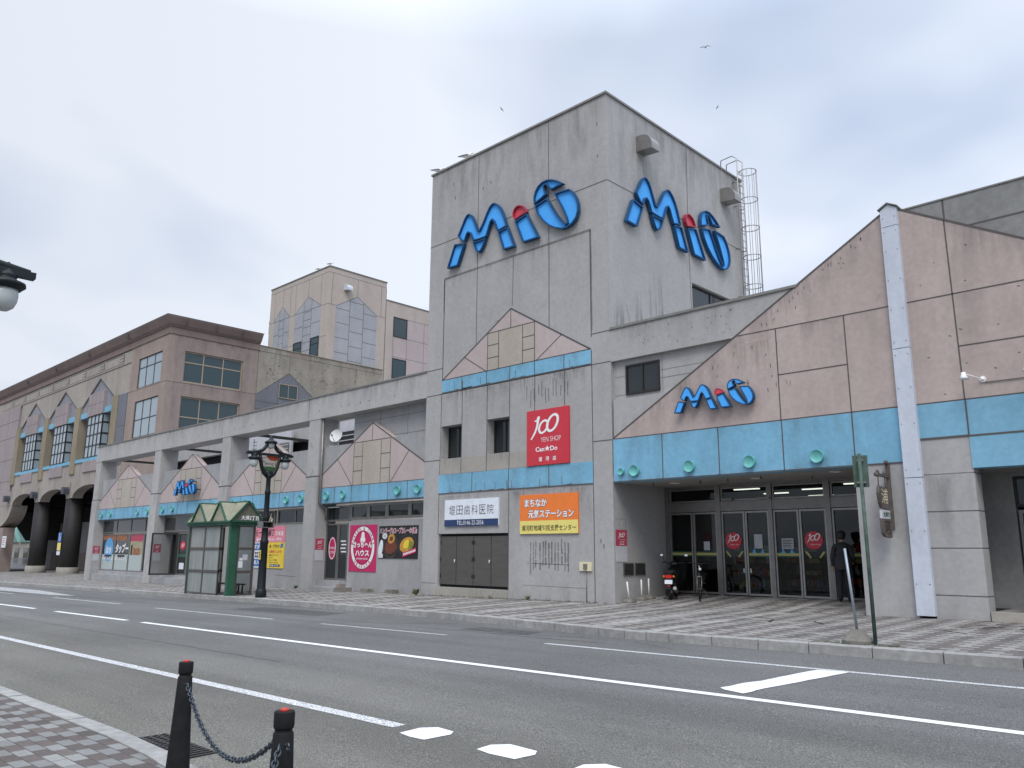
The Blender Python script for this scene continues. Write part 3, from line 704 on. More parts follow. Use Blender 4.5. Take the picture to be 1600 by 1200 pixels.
def band(parent, xl, xr, z0, z1, y, joints, discs=(), dz=.3, r=.14, depth=.3, mat='blue_band', und=True):
    b = MB(); b.box(xl, y-.015, z0, xr, y+depth, z1)
    for x in joints: b.line('y', y-.015, (x, z0), (x, z1), .03, 1)
    b.line('y', y-.015, (xl, z0+.015), (xr, z0+.015), .03, 1)
    if not discs and depth < .2:
        for k in range(9):   # rust drips along the lower edge
            x = xl+.3+(xr-xl-.6)*rs.random(); b.line('y', y-.016, (x, z0+.02), (x+rs.uniform(.1, .5), z0+.05), .03, 2)
            b.line('y', y-.017, (x, z0+.3), (x+.01, z0+.05), .018, 2)
    o = part('blue_band', b, [mat, 'joint', 'stain'], parent); drips(o, 'y', y-.015, [(xl, xr, z1, z0+.02), (xl, xr, z0, z0+(z1-z0)*.5)], 'drip_soft', proud=.006)
    drips(o, 'y', y-.015, [(q_-.2, q_+.25, z0+dz-.05, z0) for q_ in [x_[0] if isinstance(x_, tuple) else x_ for x_ in discs]], 'drip_fine', proud=.008)
    for x in discs:
        d = MB(); rr = r
        if isinstance(x, tuple): x, rr = x
        d.lathe([(rr*.96, 0), (rr, .02), (rr, .09), (rr*.97, .10), (rr*.955, .094), (0.01, .094)], (0, 0, 0), 24)
        d.v = [(x+vx, y-.015-vz, z0+dz+vy) for vx, vy, vz in d.v]
        part('round_cap', d, 'teal', o)
    return o
gable(mall, -21.58, -14.77, -18.15, 7.63, 7.63, 9.62, YF, (-19.25, -17.07), 8.95)
band(mall, -21.58, -14.77, 7.16, 7.62, YF, (-20.53, -19.28, -18.18, -17.07, -15.83), depth=.12)
band(mall, -21.63, -14.75, 3.57, 4.235, YF, (-19.93, -18.2, -16.47), depth=.12)
p = MB(); p.box(-21.57, YF-.008, 4.25, -17.38, YF+.05, 4.77)
for x in (-20.5, -19.25, -18.19): p.line('y', YF-.008, (x, 4.25), (x, 4.77))
part('sill_panel', p, ['sill_tint', 'joint'], mall)
# vent hoods
for y in (20.2, 25.55):
    h = MB(); prof = [(0, 14.47), (.62, 14.42), (.62, 14.55)]+[(.62-.45+.45*math.cos(a), 14.55+.45*math.sin(a)) for a in [PI/2*k/6 for k in range(1, 7)]]+[(0, 15.0)]
    h.prism([(TX1+px-.01, z) for px, z in prof], 'y', y, y+.46, 0)
    part('vent_hood', h, ['frame_steel'], mall)
# caged ladder on the tower's far corner
ld = MB(); Yl = 26.78
for dy in (-.22, .22):
    ld.tube([(TX1+.22, Yl+dy, 8.05), (TX1+.22, Yl+dy, 16.55), (TX1+.02, Yl+dy, 16.72), (TX1-.45, Yl+dy, 16.68), (TX1-.5, Yl+dy, 15.95)], .022, 6)
for k in range(29): ld.tube([(TX1+.22, Yl-.22, 8.2+k*.28), (TX1+.22, Yl+.22, 8.2+k*.28)], .013, 5)
hoops = (10.2, 11.35, 12.5, 13.65, 14.8, 15.95, 16.45)
for z in hoops[:6]:
    ld.tube([(TX1+.22+.36*(1-math.cos(a))*1.05, Yl+.36*math.sin(a)*1.0, z) for a in [-PI*.9+2*PI*.9*k/18+PI for k in range(19)]], .016, 5) if False else ld.tube([(TX1+.53+.33*math.cos(a), Yl+.31*math.sin(a), z) for a in [2*PI*k/20 for k in range(21)]], .017, 5)
for k in range(7):
    a = -PI*.6+PI*1.2*k/6; ld.tube([(TX1+.53+.33*math.cos(a), Yl+.31*math.sin(a), 10.2), (TX1+.53+.33*math.cos(a), Yl+.31*math.sin(a), 15.97)], .011, 5)
for z in (9.2, 11.0, 12.9, 14.6, 15.6):
    for dy in (-.22, .22): ld.tube([(TX1-.02, Yl+dy, z), (TX1+.22, Yl+dy, z)], .02, 5)
part('caged_ladder', ld, ['frame_steel'], mall)

# --- entrance wing
wgs = MB()
wgs.prism([(TX1, 7.12), (-9.93, 7.12), (-8.28, 8.09), (TX1, 8.09)], 'y', YF, YF+.4, 0)               # roof beam
wgs.box(TX1, YF+.15, 4.7, -9.2, YF+.5, 7.12)                                                             # recessed wall
wgs.prism([(TX1+.07, 4.82), (TX1+.07, 5.96), (-12.0, 5.96), (-13.95, 4.82)], 'y', YF+.004, YF+.15, 0)   # parapet beside the gable
wgs.line('y', YF+.15, (-12.4, 6.42), (-9.9, 6.42), .015, 3); wgs.line('y', YF+.15, (-12.4, 6.65), (-9.9, 6.65), .012, 3); wgs.line('y', YF+.15, (-14.0, 6.65), (-13.6, 6.65), .012, 3)
wgs.line('y', YF+.15, (-14.0, 6.1), (-13.6, 6.1), .012, 3); wgs.line('y', YF+.15, (-12.35, 7.1), (-12.35, 6), .015, 3)
for k in range(26):
    x = rs.uniform(-13, -8.8); z = rs.uniform(7.3, 7.95)
    if z < 7.15+(x+9.93)*.55: continue
    wgs.line('y', YF, (x, z), (x+rs.uniform(-.03, .03), z-rs.uniform(.02, .06)), .03, 5)
wgs.wall('y', YF+.0, YF+.4, -6.99, -6.08, .0, 3.57)                                                     # pier right of the doors
wgs.box(-7.19, YF+.0, .0, -6.99, 21.5, 3.57)
wgs.box(TX1, YF+.5, 7.7, 8, 45, 7.9)                                                                    # roof deck
wing = part('entrance_wall', wgs, ['concrete', 'joint', 'stain', 'joint_soft', 'stain_pale', 'scar'], mall)
drips(wing, 'y', YF, [(TX1, -9.0, 8.09, 7.2)], 'drip'); drips(wing, 'y', YF, [(TX1, -9.9, 8.09, 7.12), (-6.99, -6.09, 3.5, .6)], 'drip_soft', proud=.0055); drips(wing, 'y', YF, [(-6.99, -6.09, .2, 1.1)], 'drip_soft', proud=.006)
part('roof_flashing', MB().prism([(TX1+.0, 8.09), (-8.28, 8.09), (-8.16, 8.16), (TX1, 8.16)], 'y', YF-.04, YF+.45), 'flash', wing)
window(mall, 'y', YF+.10, -13.59, -12.43, 6.07, 6.95, (-13.0,), (), .055)
g = MB()   # the great pink gable
ap = 9.40
g.prism([(-13.99, 4.81), (-6.08, 4.81), (-6.08, ap)], 'y', YF-.012, YF+.36, 0)
g.prism([(-5.74, 4.81), (2.16, 4.81), (-5.74, ap)], 'y', YF-.012, YF+.36, 0)
f = YF-.013
gl = lambda p, q, wd=.028, m=1: g.line('y', f, p, q, wd, m)
gl((-9.93, 7.14), (-6.08, 7.14)); gl((-5.74, 7.14), (-1.9, 7.14)); gl((-8.87, 7.14), (-8.87, 4.81)); gl((-7.16, 7.14), (-7.15, 4.81)); gl((-8.86, 5.95), (-7.16, 5.95))
gl((-4.81, 8.85), (-4.78, 4.81)); gl((-4.78, 5.97), (-2.2, 5.97)); gl((-2.9, 5.97), (-2.9, 4.81)); gl((-13.99, 4.815), (-6.08, 4.815)); gl((-5.74, 4.815), (2.1, 4.815))
gl((-13.99, 4.83), (-6.08, ap-.01), .05); gl((-5.74, ap-.01), (2.16, 4.83), .05)
for k in range(44):   # peeling specks and drips
    x = rs.gauss(-9.4, .55) if k < 20 else rs.uniform(-9.4, -6.6); top_ = 4.81+(x+13.99)*.58
    if not -13 < x < -6.3: continue
    z = rs.uniform(5.6, min(top_-.12, 7.0)) if k < 20 else top_-rs.uniform(.08, .5)
    gl((x, z), (x+rs.uniform(-.012, .012), z-rs.uniform(.03, .12)), rs.uniform(.015, .03), 4)
for x, z0, z1, wd in () and ((-9.28, 6.6, 5.9, .05), (-9.33, 6.9, 6.3, .03), (-9.45, 6.5, 6.0, .03), (-9.2, 6.3, 5.75, .03), (-9.75, 6.8, 6.2, .025), (-7.75, 7.10, 6.92, .12), (-7.85, 7.1, 6.95, .05)):
    gl((x, z0), (x+.01, z1), wd*.8, 4 if x < -8.5 else 3)
for k in range(14):
    x = rs.uniform(-5.5, -3.4); z = rs.uniform(4.9, 8.5)
    if z < 4.81+(2.16-x)*.58-.2: gl((x, z), (x+rs.uniform(.02, .06), z-rs.uniform(0, .03)), .02, 2)
gp = part('gable_panel', g, ['pink', 'joint', 'stain', 'beige_panel', 'pink_stain'], mall)
drips(gp, 'y', YF-.012, [(-13.9, -6.1, 4.86, 4.0, .58), (-5.72, 1.5, 9.36, 8.4, -.58), (-9.9, -9.0, 7.1, 5.6), (-8.3, -7.2, 7.13, 6.5), (-6.9, -6.2, 7.12, 6.2)], 'drip')
drips(gp, 'y', YF-.012, [(-13.9, -6.1, 4.86, 3.2, .58), (-5.72, -1, 9.36, 7.4, -.58), (-8.8, -6.1, 7.12, 4.9), (-5.7, -2, 7.1, 5)], 'drip_soft', proud=.0055)
drips(gp, 'y', YF-.012, [(-9.75, -9.05, 6.9, 5.7)], 'drip_fine', proud=.009)
band(mall, -13.99, -6.08, 3.57, 4.80, YF, (-12.33, -10.61, -8.86, -7.15), ((-13.69, .09), (-13.24, .155), (-11.47, .155), (-9.74, .155), (-8.01, .155)), .285, depth=.36)
b = MB(); b.box(-5.74, YF-.015, 4.04, 4, YF+.36, 4.80); b.box(-4.77, YF-.025, 3.37, 4, YF+.36, 4.04)
for x in (-4.77, -2.9, -1.1): b.line('y', YF-.025, (x, 4.04), (x, 4.8), .03, 1)
b.line('y', YF-.026, (-4.77, 4.04), (4, 4.04), .04, 1); b.line('y', YF-.016, (-5.74, 4.05), (-4.77, 4.05), .04, 1)
part('blue_band', b, ['blue_band_dull', 'joint'], mall)
p = MB(); p.box(-5.74, YF-.004, 3.29, -4.76, YF+.40, 4.04)
for z0, z1, e in ((2.51, 3.26, 0), (1.755, 2.485, .0), (.80, 1.73, .0), (-.1, .775, .0)): p.box(-5.74, YF-.02-e, z0, -4.75, YF+.42, z1)
p.box(-5.73, YF+.01, -.1, -4.78, YF+.40, 3.3)
sp_ = part('stone_pier', p, ['concrete'], mall); drips(sp_, 'y', YF-.02, [(-5.72, -4.77, 3.25, 1.0), (-5.72, -4.77, .3, 1.1), (-5.5, -5.2, 3.2, .9)], 'drip_soft')
sp = MB(); X0, X1 = -6.09, -5.73
for z0, z1 in ((.36, 3.22), (3.235, 6.09), (6.105, 8.975)): sp.box(X0, YF-.14, z0, X1, YF-.005, z1)
sp.prism([(X0, 8.99), (X1, 8.99), (X1, 9.40), ((X0+X1)/2, 9.52), (X0, 9.40)], 'y', YF-.14, YF-.005)
for z in (1.0, 2.1, 3.1, 3.4, 4.4, 5.2, 5.95, 6.25, 7.0, 7.7, 8.4, 8.85, 9.2):
    for x in (X0+.05, X1-.05): sp.disc('y', YF-.146, (x, z), .014, .01, 1, 8)
part('cover_strip', sp, ['white_metal', 'frame_steel'], mall)
cp = MB(); cp.prism([(X0-.04, 9.41), ((X0+X1)/2, 9.53), (X1+.04, 9.41), (X1+.04, 9.435), ((X0+X1)/2, 9.56), (X0-.04, 9.435)], 'y', YF-.18, YF+.3)
part('roof_flashing', cp, 'flash', mall)
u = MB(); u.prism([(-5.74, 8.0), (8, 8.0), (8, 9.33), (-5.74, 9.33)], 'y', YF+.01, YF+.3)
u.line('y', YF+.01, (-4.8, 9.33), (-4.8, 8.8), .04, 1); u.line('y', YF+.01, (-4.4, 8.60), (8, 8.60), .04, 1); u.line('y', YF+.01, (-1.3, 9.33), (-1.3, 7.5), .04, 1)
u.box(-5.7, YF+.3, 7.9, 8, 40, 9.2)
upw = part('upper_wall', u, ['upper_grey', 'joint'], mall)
part('roof_flashing', MB().box(-5.72, YF-.01, 9.33, 8, YF+.4, 9.365), 'flash', upw)
# porch: side wall, soffit, interior
po = MB(); po.box(TX1-.0, YF+.02, 3.575, -4.78, 21.4, 3.75)
part('porch_soffit', po, 'soffit', mall)
for x, y in ((-12.75, 19.8), (-10.3, 19.9), (-8.0, 19.5)):
    d = MB(); d.lathe([(.14, 0), (.15, -.015), (.12, -.02), (.10, -.004), (.01, -.004)], (x, y, 3.573), 20)
    part('downlight', d, 'white', mall)
for x, y in ((-13.2, 19.4), (-11.8, 19.6), (-10.9, 19.5), (-9.9, 19.4), (-8.9, 20.2)):
    part('sprinkler', MB().lathe([(.012, 0), (.012, -.06), (.035, -.065), (.035, -.075), (.005, -.08)], (x, y, 3.574), 8), 'frame_dark', mall)
for y0, y1 in ((18.99, 19.47), (19.54, 20.04)):
    v = MB(); v.box(TX1, y0, .98, TX1+.035, y1, 1.33)
    for k in range(9): v.box(TX1+.035, y0+.03, 1.01+k*.034, TX1+.045, y1-.03, 1.025+k*.034, 1)
    part('wall_vent', v, ['frame_alu', 'frame_dark'], mall)
st = MB(); st.line('x', TX1, (18.72, 2.55), (19.15, 2.55), .01, 0); st.line('x', TX1, (19.15, 2.55), (19.15, 2.27), .01, 0); st.line('x', TX1, (18.85, 2.42), (18.87, 2.38), .02, 0); st.line('x', TX1, (19.05, 2.42), (19.07, 2.38), .02, 0)
part('old_sign_marks', st, 'scar', mall)

# glazed front of the porch
DY = 21.2; zb = .47
fr = MB()
fr.box(-14.0, DY, 2.81, -6.95, DY+.12, 3.09)                    # lintel
fr.box(-14.0, DY, 3.50, -6.95, DY+.12, 3.58)
for x0, x1 in ((-14.02, -13.9), (-12.28, -12.14), (-10.66, -10.54), (-9.04, -8.90), (-7.1, -6.95)): fr.box(x0, DY-.02, .3, x1, DY+.14, 3.575)
fr.box(-14.0, DY+.02, .3, -6.95, DY+.10, zb-.03)
for x in (-11.9, -10.75): fr.box(x-.17, DY-.07, 3.10, x+.17, DY-.005, 3.16)
part('door_frame', fr, 'frame_alu', mall)
for a, b in ((-13.9, -12.28), (-12.14, -10.66), (-10.54, -9.04), (-8.9, -7.1)):
    window(mall, 'y', DY+.03, a+.01, b-.01, 3.10, 3.49, (), (), .04, 'frame_steel', 'glass_clear', name='transom_window')
leaves = [(-13.9, -13.1), (-13.08, -12.28), (-12.14, -11.40), (-11.39, -10.66), (-10.54, -9.80), (-9.79, -9.04), (-8.90, -8.01), (-8.0, -7.1)]
for i, (a, b) in enumerate(leaves):
    o = window(mall, 'y', DY+.02, a+.005, b-.005, zb, 2.79, (), (), .05, 'frame_steel', 'glass_clear', name='sliding_door')
    s = MB(); f = DY+.045
    yel, gre, blu, whi = 0, 1, 2, 3
    if i != 2 and i != 5:
        s.box(a+.06, f-.002, 1.555, b-.06, f-.001, 1.625, yel)
        s.box(a+.06, f-.002, 1.63, b-.06, f-.001, 1.66, gre); s.box(a+.06, f-.002, 1.52, b-.06, f-.001, 1.55, gre)
        for q in ((a+b)/2-.2, (a+b)/2+.05):
            if i in (3, 4): s.face([(q, f-.004, 1.62), (q+.13, f-.004, 1.62), (q+.065, f-.004, 1.76)], blu)
    else:
        c_ = (a+b)/2
        for sg in (-1, 1):
            s.face([(c_+sg*.28, f-.003, 1.66), (c_+sg*.22, f-.003, 1.68), (c_+sg*.10, f-.003, 1.52), (c_+sg*.14, f-.003, 1.50)], yel)
    if i == 3: s.box(a+.24, f-.002, 1.75, b-.24, f-.001, 2.14, whi)
    if i == 4: s.box(a+.2, f-.002, 1.74, b-.2, f-.001, 2.02, whi)
    if i == 1: s.box(a+.32, f-.002, 1.7, b-.28, f-.001, 1.95, whi)
    for hx in (a+.07, b-.12):
        if i in (2, 3): s.box(hx if i == 3 else b-.13, f-.002, 1.08, (hx if i == 3 else b-.13)+.05, f-.001, 1.2, whi); break
    for q, (nm, mm) in enumerate((('safety_stripe', 'tape'), ('green_stripe', 'green_paint'), ('triangle_sticker', 'sign_cyan'), ('paper_notice', 'door_paper'))):
        sub = MB()
        for f_, m_ in zip(s.f, s.m):
            if m_ == q: sub.v, sub.f, sub.m, sub.sm = s.v, sub.f+[f_], sub.m+[0], sub.sm+[False]
        if sub.f: parts_each(nm, sub, mm, o)
    if i in (2, 5):
        r_ = MB(); c_ = (a+b)/2-.02
        r_.prism([(c_+.27*math.cos(q)*(1 if abs(math.cos(q)) < .8 else .93), 1.965+.235*math.sin(q)) for q in [2*PI*k/24 for k in range(24)]], 'y', f-.004, f-.003)
        part('round_sticker', r_, 'sign_red', o)
        part('sticker_logo', logo100('y', f-.004, c_-.19, 1.90, .38, .25), 'white_ink', o)
        text('sticker_text', '100yen Shop', 'y', f-.004, c_-.10, c_+.18, 1.83, 1.875, 'white_ink', o)
    if i == 4:
        for k in range(5): pass
        l = MB()
        for k in range(5): l.box(a+.23, f-.004, 1.78+k*.045, b-.23-.05*(k % 2), f-.003, 1.80+k*.045)
        part('notice_text', l, 'black_ink', o)
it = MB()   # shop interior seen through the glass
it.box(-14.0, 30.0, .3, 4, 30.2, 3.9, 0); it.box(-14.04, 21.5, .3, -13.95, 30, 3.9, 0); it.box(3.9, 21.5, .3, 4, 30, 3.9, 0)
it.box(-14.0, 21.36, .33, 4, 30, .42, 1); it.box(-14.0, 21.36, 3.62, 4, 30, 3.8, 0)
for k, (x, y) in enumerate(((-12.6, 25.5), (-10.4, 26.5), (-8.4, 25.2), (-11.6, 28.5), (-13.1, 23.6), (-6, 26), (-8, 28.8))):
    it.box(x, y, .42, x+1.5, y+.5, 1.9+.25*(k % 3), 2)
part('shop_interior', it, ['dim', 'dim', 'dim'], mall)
for x, y in ((-12.9, 23.4), (-11.2, 24.6), (-9.4, 23.4), (-7.6, 24.6), (-12.3, 27.5), (-9.8, 27.8), (-13.0, 25.6), (-6, 23.5)):
    part('ceiling_light', MB().box(x, y, 3.58, x+.85, y+.10, 3.61), 'lit_tube', mall)
gd = MB(); rs2 = random.Random(11)
for k, (x, y) in enumerate(((-12.6, 25.5), (-10.4, 26.5), (-8.4, 25.2), (-11.6, 28.5), (-13.1, 23.6), (-6, 26), (-8, 28.8))):
    for lv in range(4):
        xx = x+.03
        while xx < x+1.4:
            ww = rs2.uniform(.06, .16); gd.box(xx, y-.12, .6+lv*.36, xx+ww-.01, y-.01, .6+lv*.36+rs2.uniform(.12, .28), rs2.randrange(6)); xx += ww
part('shelf_goods', gd, ['sign_red', 'sign_yellow', 'sign_cyan', 'white', 'sign_orange', 'green_paint'], mall)
# recess right of the stone pier
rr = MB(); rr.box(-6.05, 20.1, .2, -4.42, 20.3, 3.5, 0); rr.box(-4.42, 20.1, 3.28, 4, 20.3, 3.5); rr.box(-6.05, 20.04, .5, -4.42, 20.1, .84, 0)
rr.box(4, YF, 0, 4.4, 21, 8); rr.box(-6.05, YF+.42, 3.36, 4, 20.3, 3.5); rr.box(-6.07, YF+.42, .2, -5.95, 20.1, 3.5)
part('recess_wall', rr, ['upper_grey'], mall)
part('step_edge', MB().box(-4.72, YF-.06, .1, 4, YF+.05, .505), 'base_stone', mall)
window(mall, 'y', 20.12, -4.42, 4, 2.62, 3.28, (-2.6, -.8, 1.5), (), .06, name='transom_window')
window(mall, 'y', 20.12, -4.38, 4, .52, 2.56, (-3.4, -2.4, -1.4, 1.5), (), .07, 'frame_alu', name='shop_door')

# --- colonnade
fl0 = lambda x: far_z(x, YF)
PX = [(-55.5, -54.6), (-46.4, -45.5), (-38.28, -37.35), (-30.33, -29.42)]
for a, b in PX:
    p = MB(); p.box(a, YF, -.9, b, YF+1.0, 4.70); p.box(a+.03, YF+.02, 4.70, b-.03, YF+1.0, 7.12)
    p.line('y', YF, (a, 4.68), (b, 4.68), .05, 1); p.line('x', b, (YF, 4.68), (YF+.25, 4.68), .05, 1)
    for k in range(3): z = rs.uniform(.4, 6.5); p.line('y', YF, (rs.uniform(a+.1, b-.1), z), (rs.uniform(a+.1, b-.1), z-.3), .02, 2)
    po_ = part('pillar', p, ['concrete_pier', 'joint', 'joint_soft'], mall)
    drips(po_, 'y', YF, [(a, b, 4.65, 3.2), (a, b, fl0(b), fl0(b)+.9)], 'drip_soft'); drips(po_, 'y', YF+.02, [(a+.03, b-.03, 7.1, 5.8)], 'drip'); drips(po_, 'x', b, [(YF, YF+.55, 4.65, 3.3), (YF, YF+.55, fl0(b), fl0(b)+.9)], 'drip_soft')
bm_ = MB(); bm_.box(-55.5, YF, 7.12, TX0, YF+.95, 8.07)
for x in (-46.4, -38.3, -30.35): bm_.line('y', YF, (x, 8.07), (x-.05, 7.2), .03, 1)
for k in range(12): x = rs.uniform(-45, -23); bm_.line('y', YF, (x, 7.5), (x, 7.42), .06, 2)
bmo = part('roof_beam', bm_, ['concrete_pier', 'joint_soft', 'scar'], mall)
drips(bmo, 'y', YF, [(-55.5, -46, 8.07, 7.3), (-46, -38, 8.07, 7.2), (-38, -30, 8.07, 7.3), (-30, TX0, 8.07, 7.2)], 'drip'); drips(bmo, 'y', YF, [(-55.5, TX0, 8.07, 7.12)], 'drip_soft', proud=.0055)
part('roof_flashing', MB().box(-55.55, YF-.04, 8.07, TX0, YF+1.0, 8.13), 'flash', bmo)
YP = YF+.2
bays = [(-54.6, -46.4, 4.07), (-45.5, -38.28, 4.12), (-37.35, -30.33, 4.13), (-29.42, TX0, 4.17)]
for i, (a, b, zt) in enumerate(bays):
    c_ = (a+b)/2; z0 = zt-.66; ap_ = 6.60
    wl_ = MB(); wl_.box(a, YP+.02, z0+.1, b, YP+.22, 5.90, 0)
    pw_ = part('parapet', wl_, ['concrete_side'], mall); drips(pw_, 'y', YP+.02, [(a, b, 5.9, 5.0)], 'drip')
    hw = (b-a)/2
    sq = (c_-1.2*hw/3.5, c_+1.2*hw/3.5)
    gable(mall, a, b, c_, zt, zt+.52, ap_, YP, sq, zt+1.72, depth=.3)
    js = [a+(b-a)*q for q in (.15, .32, .49, .66, .83)]
    band(mall, a, b, z0, zt, YP, js, [a+(b-a)*q for q in (.075, .245, .755, .925)], .33, .155, depth=.3)
    part('soffit', MB().box(a, YP+.28, z0+.06, b, 19.3, z0+.12), 'soffit', mall)
# siding wall behind the nearest gable
sg = MB(); sg.box(-27.64, 19.1, 5.0, TX0, 19.25, 7.12)
for z in (6.05, 6.77): sg.line('y', 19.1, (-27.6, z), (TX0, z), .02, 1)
for x in (-25.87, -24.12): sg.line('y', 19.1, (x, 5.9), (x, 7.12), .02, 1)
part('siding_wall', sg, ['concrete_side', 'joint_soft'], mall)
# roof terrace behind the colonnade
tr = MB(); tr.box(-56.5, 19.3, 4.6, TX0, 23.6, 4.8, 0); tr.box(-56.6, 23.0, 7.42, TX0, 23.4, 9.2, 0); tr.box(-56.6, 23.0, 4.6, -54.3, 23.4, 7.42, 0)
for x in (-49.1, -43.6, -36.5): tr.line('y', 23.0, (x, 7.42), (x, 9.2), .04, 1)
tr.box(-56.5, 19.2, -.5, TX0, 19.5, 0.0)
part('terrace_wall', tr, ['concrete', 'joint_soft'], mall)
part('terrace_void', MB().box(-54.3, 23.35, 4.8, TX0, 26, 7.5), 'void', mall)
for x in (-53.9, -44.8, -36.6): part('steel_brace', MB().box(x-.07, 19.5, 7.14, x+.07, 23.0, 7.27), 'frame_dark', mall)
wp = MB(); wp.box(-44.6, 22.7, 4.9, -38.6, 22.78, 8.0, 0)
for x in (-44.6, -40.5, -38.7): wp.box(x, 22.62, 4.9, x+.12, 22.7, 8.15, 0)
wp.box(-40.35, 22.60, 5.5, -38.75, 22.64, 7.35, 1)
for k in range(9): wp.box(-40.35, 22.58, 5.6+k*.2, -38.75, 22.6, 5.64+k*.2, 0)
part('screen_panel', wp, ['sign_grey', 'frame_alu'], mall)
wp = MB(); wp.box(-36.2, 22.7, 4.9, -30.5, 22.78, 7.95, 0); wp.box(-34.3, 22.6, 5.4, -32.0, 22.64, 7.4, 1)
for k in range(8): wp.box(-34.3, 22.58, 5.5+k*.24, -32.0, 22.6, 5.54+k*.24, 0)
part('screen_panel', wp, ['sign_grey', 'frame_dark'], mall)
# shop fronts under the bands
SY = 19.15
def fl(x): return far_z(x, YF)
a, b = -54.6, -46.4
mb = MB(); mb.box(a, YF+.12, -.9, b, SY, fl(-50)+.36, 0); mb.box(a, SY-.12, fl(-50)+.3, b, SY+.2, fl(-50)+.55, 0)
part('shop_step', mb, 'concrete_side', mall)
z0 = fl(-50)+.55
cols = [(-54.5, -52.4), (-52.4, -50.2), (-50.2, -48.1)]
for (x0, x1) in cols:
    o = window(mall, 'y', SY, x0, x1, z0, 2.56, (), (), .07, 'frame_alu', 'glass_dark', name='shop_window')
    s = MB(); f = SY+.03
    s.box(x0+.08, f-.002, z0+.06, x1-.08, f-.001, z0+.98, 0)
    if x0 < -54: s.disc('y', f-.003, (x0+1.1, 1.62), .72, .001, 1, 28); s.box(x0+.1, f-.001, 2.2, x1-.1, f, 2.5, 2); s.box(x0+.5, f-.004, z0+.75, x1-.5, f-.003, z0+.95, 5)
    elif x0 < -51: s.box(x0+.1, f-.001, 2.15, x1-.5, f, 2.5, 2); s.box(x0+.5, f-.004, z0+.75, x1-.6, f-.003, z0+.95, 5)
    else: s.box(x0+.1, f-.002, 2.1, x1-.1, f-.001, 2.52, 3); s.box(x0+.1, f-.001, z0+.9, x1-.1, f, 2.1, 4); s.box(x0+.6, f-.003, z0+.95, x1-.5, f-.002, 1.7, 2); s.box(x0+.25, f-.003, z0+.95, x0+.5, f-.002, 1.9, 5)
    parts_each('window_graphic', s, ['film', 'sign_cyan', 'dim_orange', 'sign_red_dull', 'dim_cream', 'frame_dark'], o)
    if x0 < -54: text('window_lettering', '淡水', 'y', f-.003, x0+.6, x0+1.6, 1.36, 1.82, 'white_ink', o, .02); text('window_lettering', 'お好み焼き', 'y', f-.003, x0+.2, x1-.15, 1.0, 1.2, 'white_ink', o, .02)
    elif x0 < -51: text('window_lettering', 'タッブー', 'y', f-.003, x0+.1, x1-.1, 1.4, 2.0, 'white_ink', o, .04, shear=.2); text('window_lettering', 'お好み焼きし', 'y', f-.003, x0+.15, x1-.2, .98, 1.2, 'white_ink', o, .02)
window(mall, 'y', SY, -48.1, -46.4, z0, 2.56, (), (), .07, 'frame_alu', 'glass_dark', name='shop_window')
window(mall, 'y', SY, a, b, 2.60, 3.42, (-52.4, -50.2, -48.1), (), .07, 'frame_alu', 'glass_dark', name='transom_window')
# second bay: glazed doors, one leaf standing open
a, b = -45.5, -38.28; z0 = fl(-42)+.42
mb = MB(); mb.box(a, YF+.12, -.9, b, SY, fl(-42)+.26, 0); mb.box(a, SY-.05, fl(-42)+.2, b, SY+.2, z0, 0)
part('shop_step', mb, 'concrete_side', mall)
for x0, x1 in ((-43.55, -42.4), (-42.38, -41.2), (-41.18, -40.0), (-39.98, -38.4)):
    o = window(mall, 'y', SY, x0, x1, z0, 2.52, (), (), .08, 'frame_alu', 'glass_dark', name='shop_door')
    s = MB(); s.box(x0+.1, SY+.027, 1.25, x1-.1, SY+.028, 1.42, 0); s.prism(ringpts((x0+x1)/2, 1.85, .32, .22, 0, 20), 'y', SY+.024, SY+.025, 1); s.box(x0+.3, SY+.027, .62, x1-.3, SY+.028, .95, 2)
    parts_each('glass_sticker', s, ['green_paint', 'sign_red', 'sign_pale'], o)
    part('sticker_logo', logo100('y', SY+.024, (x0+x1)/2-.2, 1.72, .4, .25), 'white_ink', o)
mb = MB(); mb.box(-45.45, SY+.5, z0, -43.6, SY+.56, 2.5); part('dark_doorway', mb, 'void', mall)
window(mall, 'y', SY, a, b, 2.58, 3.42, (-42.4, -40.4), (), .08, 'frame_alu', 'glass_dark', name='transom_window')
mb = MB()
for q in range(2): pass
dn = Vector((-.35, -.94)).normalized(); ox, oy = -43.6, SY-.0
def leaf(u, z): return (ox+dn.x*u*1.3-.0, oy+dn.y*u*1.3, z)
for (u0, u1, za, zc) in ((0, 1, z0, z0+.08), (0, 1, 2.42, 2.5), (0, .07, z0+.08, 2.42), (.93, 1, z0+.08, 2.42)):
    n_ = Vector((-dn.y, dn.x))*.03; A = leaf(u0, za); B = leaf(u1, za)
    mb.loft([[(A[0], A[1], za), (B[0], B[1], za), (B[0]+n_.x, B[1]+n_.y, za), (A[0]+n_.x, A[1]+n_.y, za)], [(A[0], A[1], zc), (B[0], B[1], zc), (B[0]+n_.x, B[1]+n_.y, zc), (A[0]+n_.x, A[1]+n_.y, zc)]], 0, False)
o = part('shop_door', mb, 'frame_dark', mall, label='glass shop door standing open')
mb = MB(); A, B = leaf(.05, z0), leaf(.95, z0); mb.face([(A[0], A[1], z0+.05), (B[0], B[1], z0+.05), (B[0], B[1], 2.45), (A[0], A[1], 2.45)]); part('pane', mb, 'glass_clear', o)
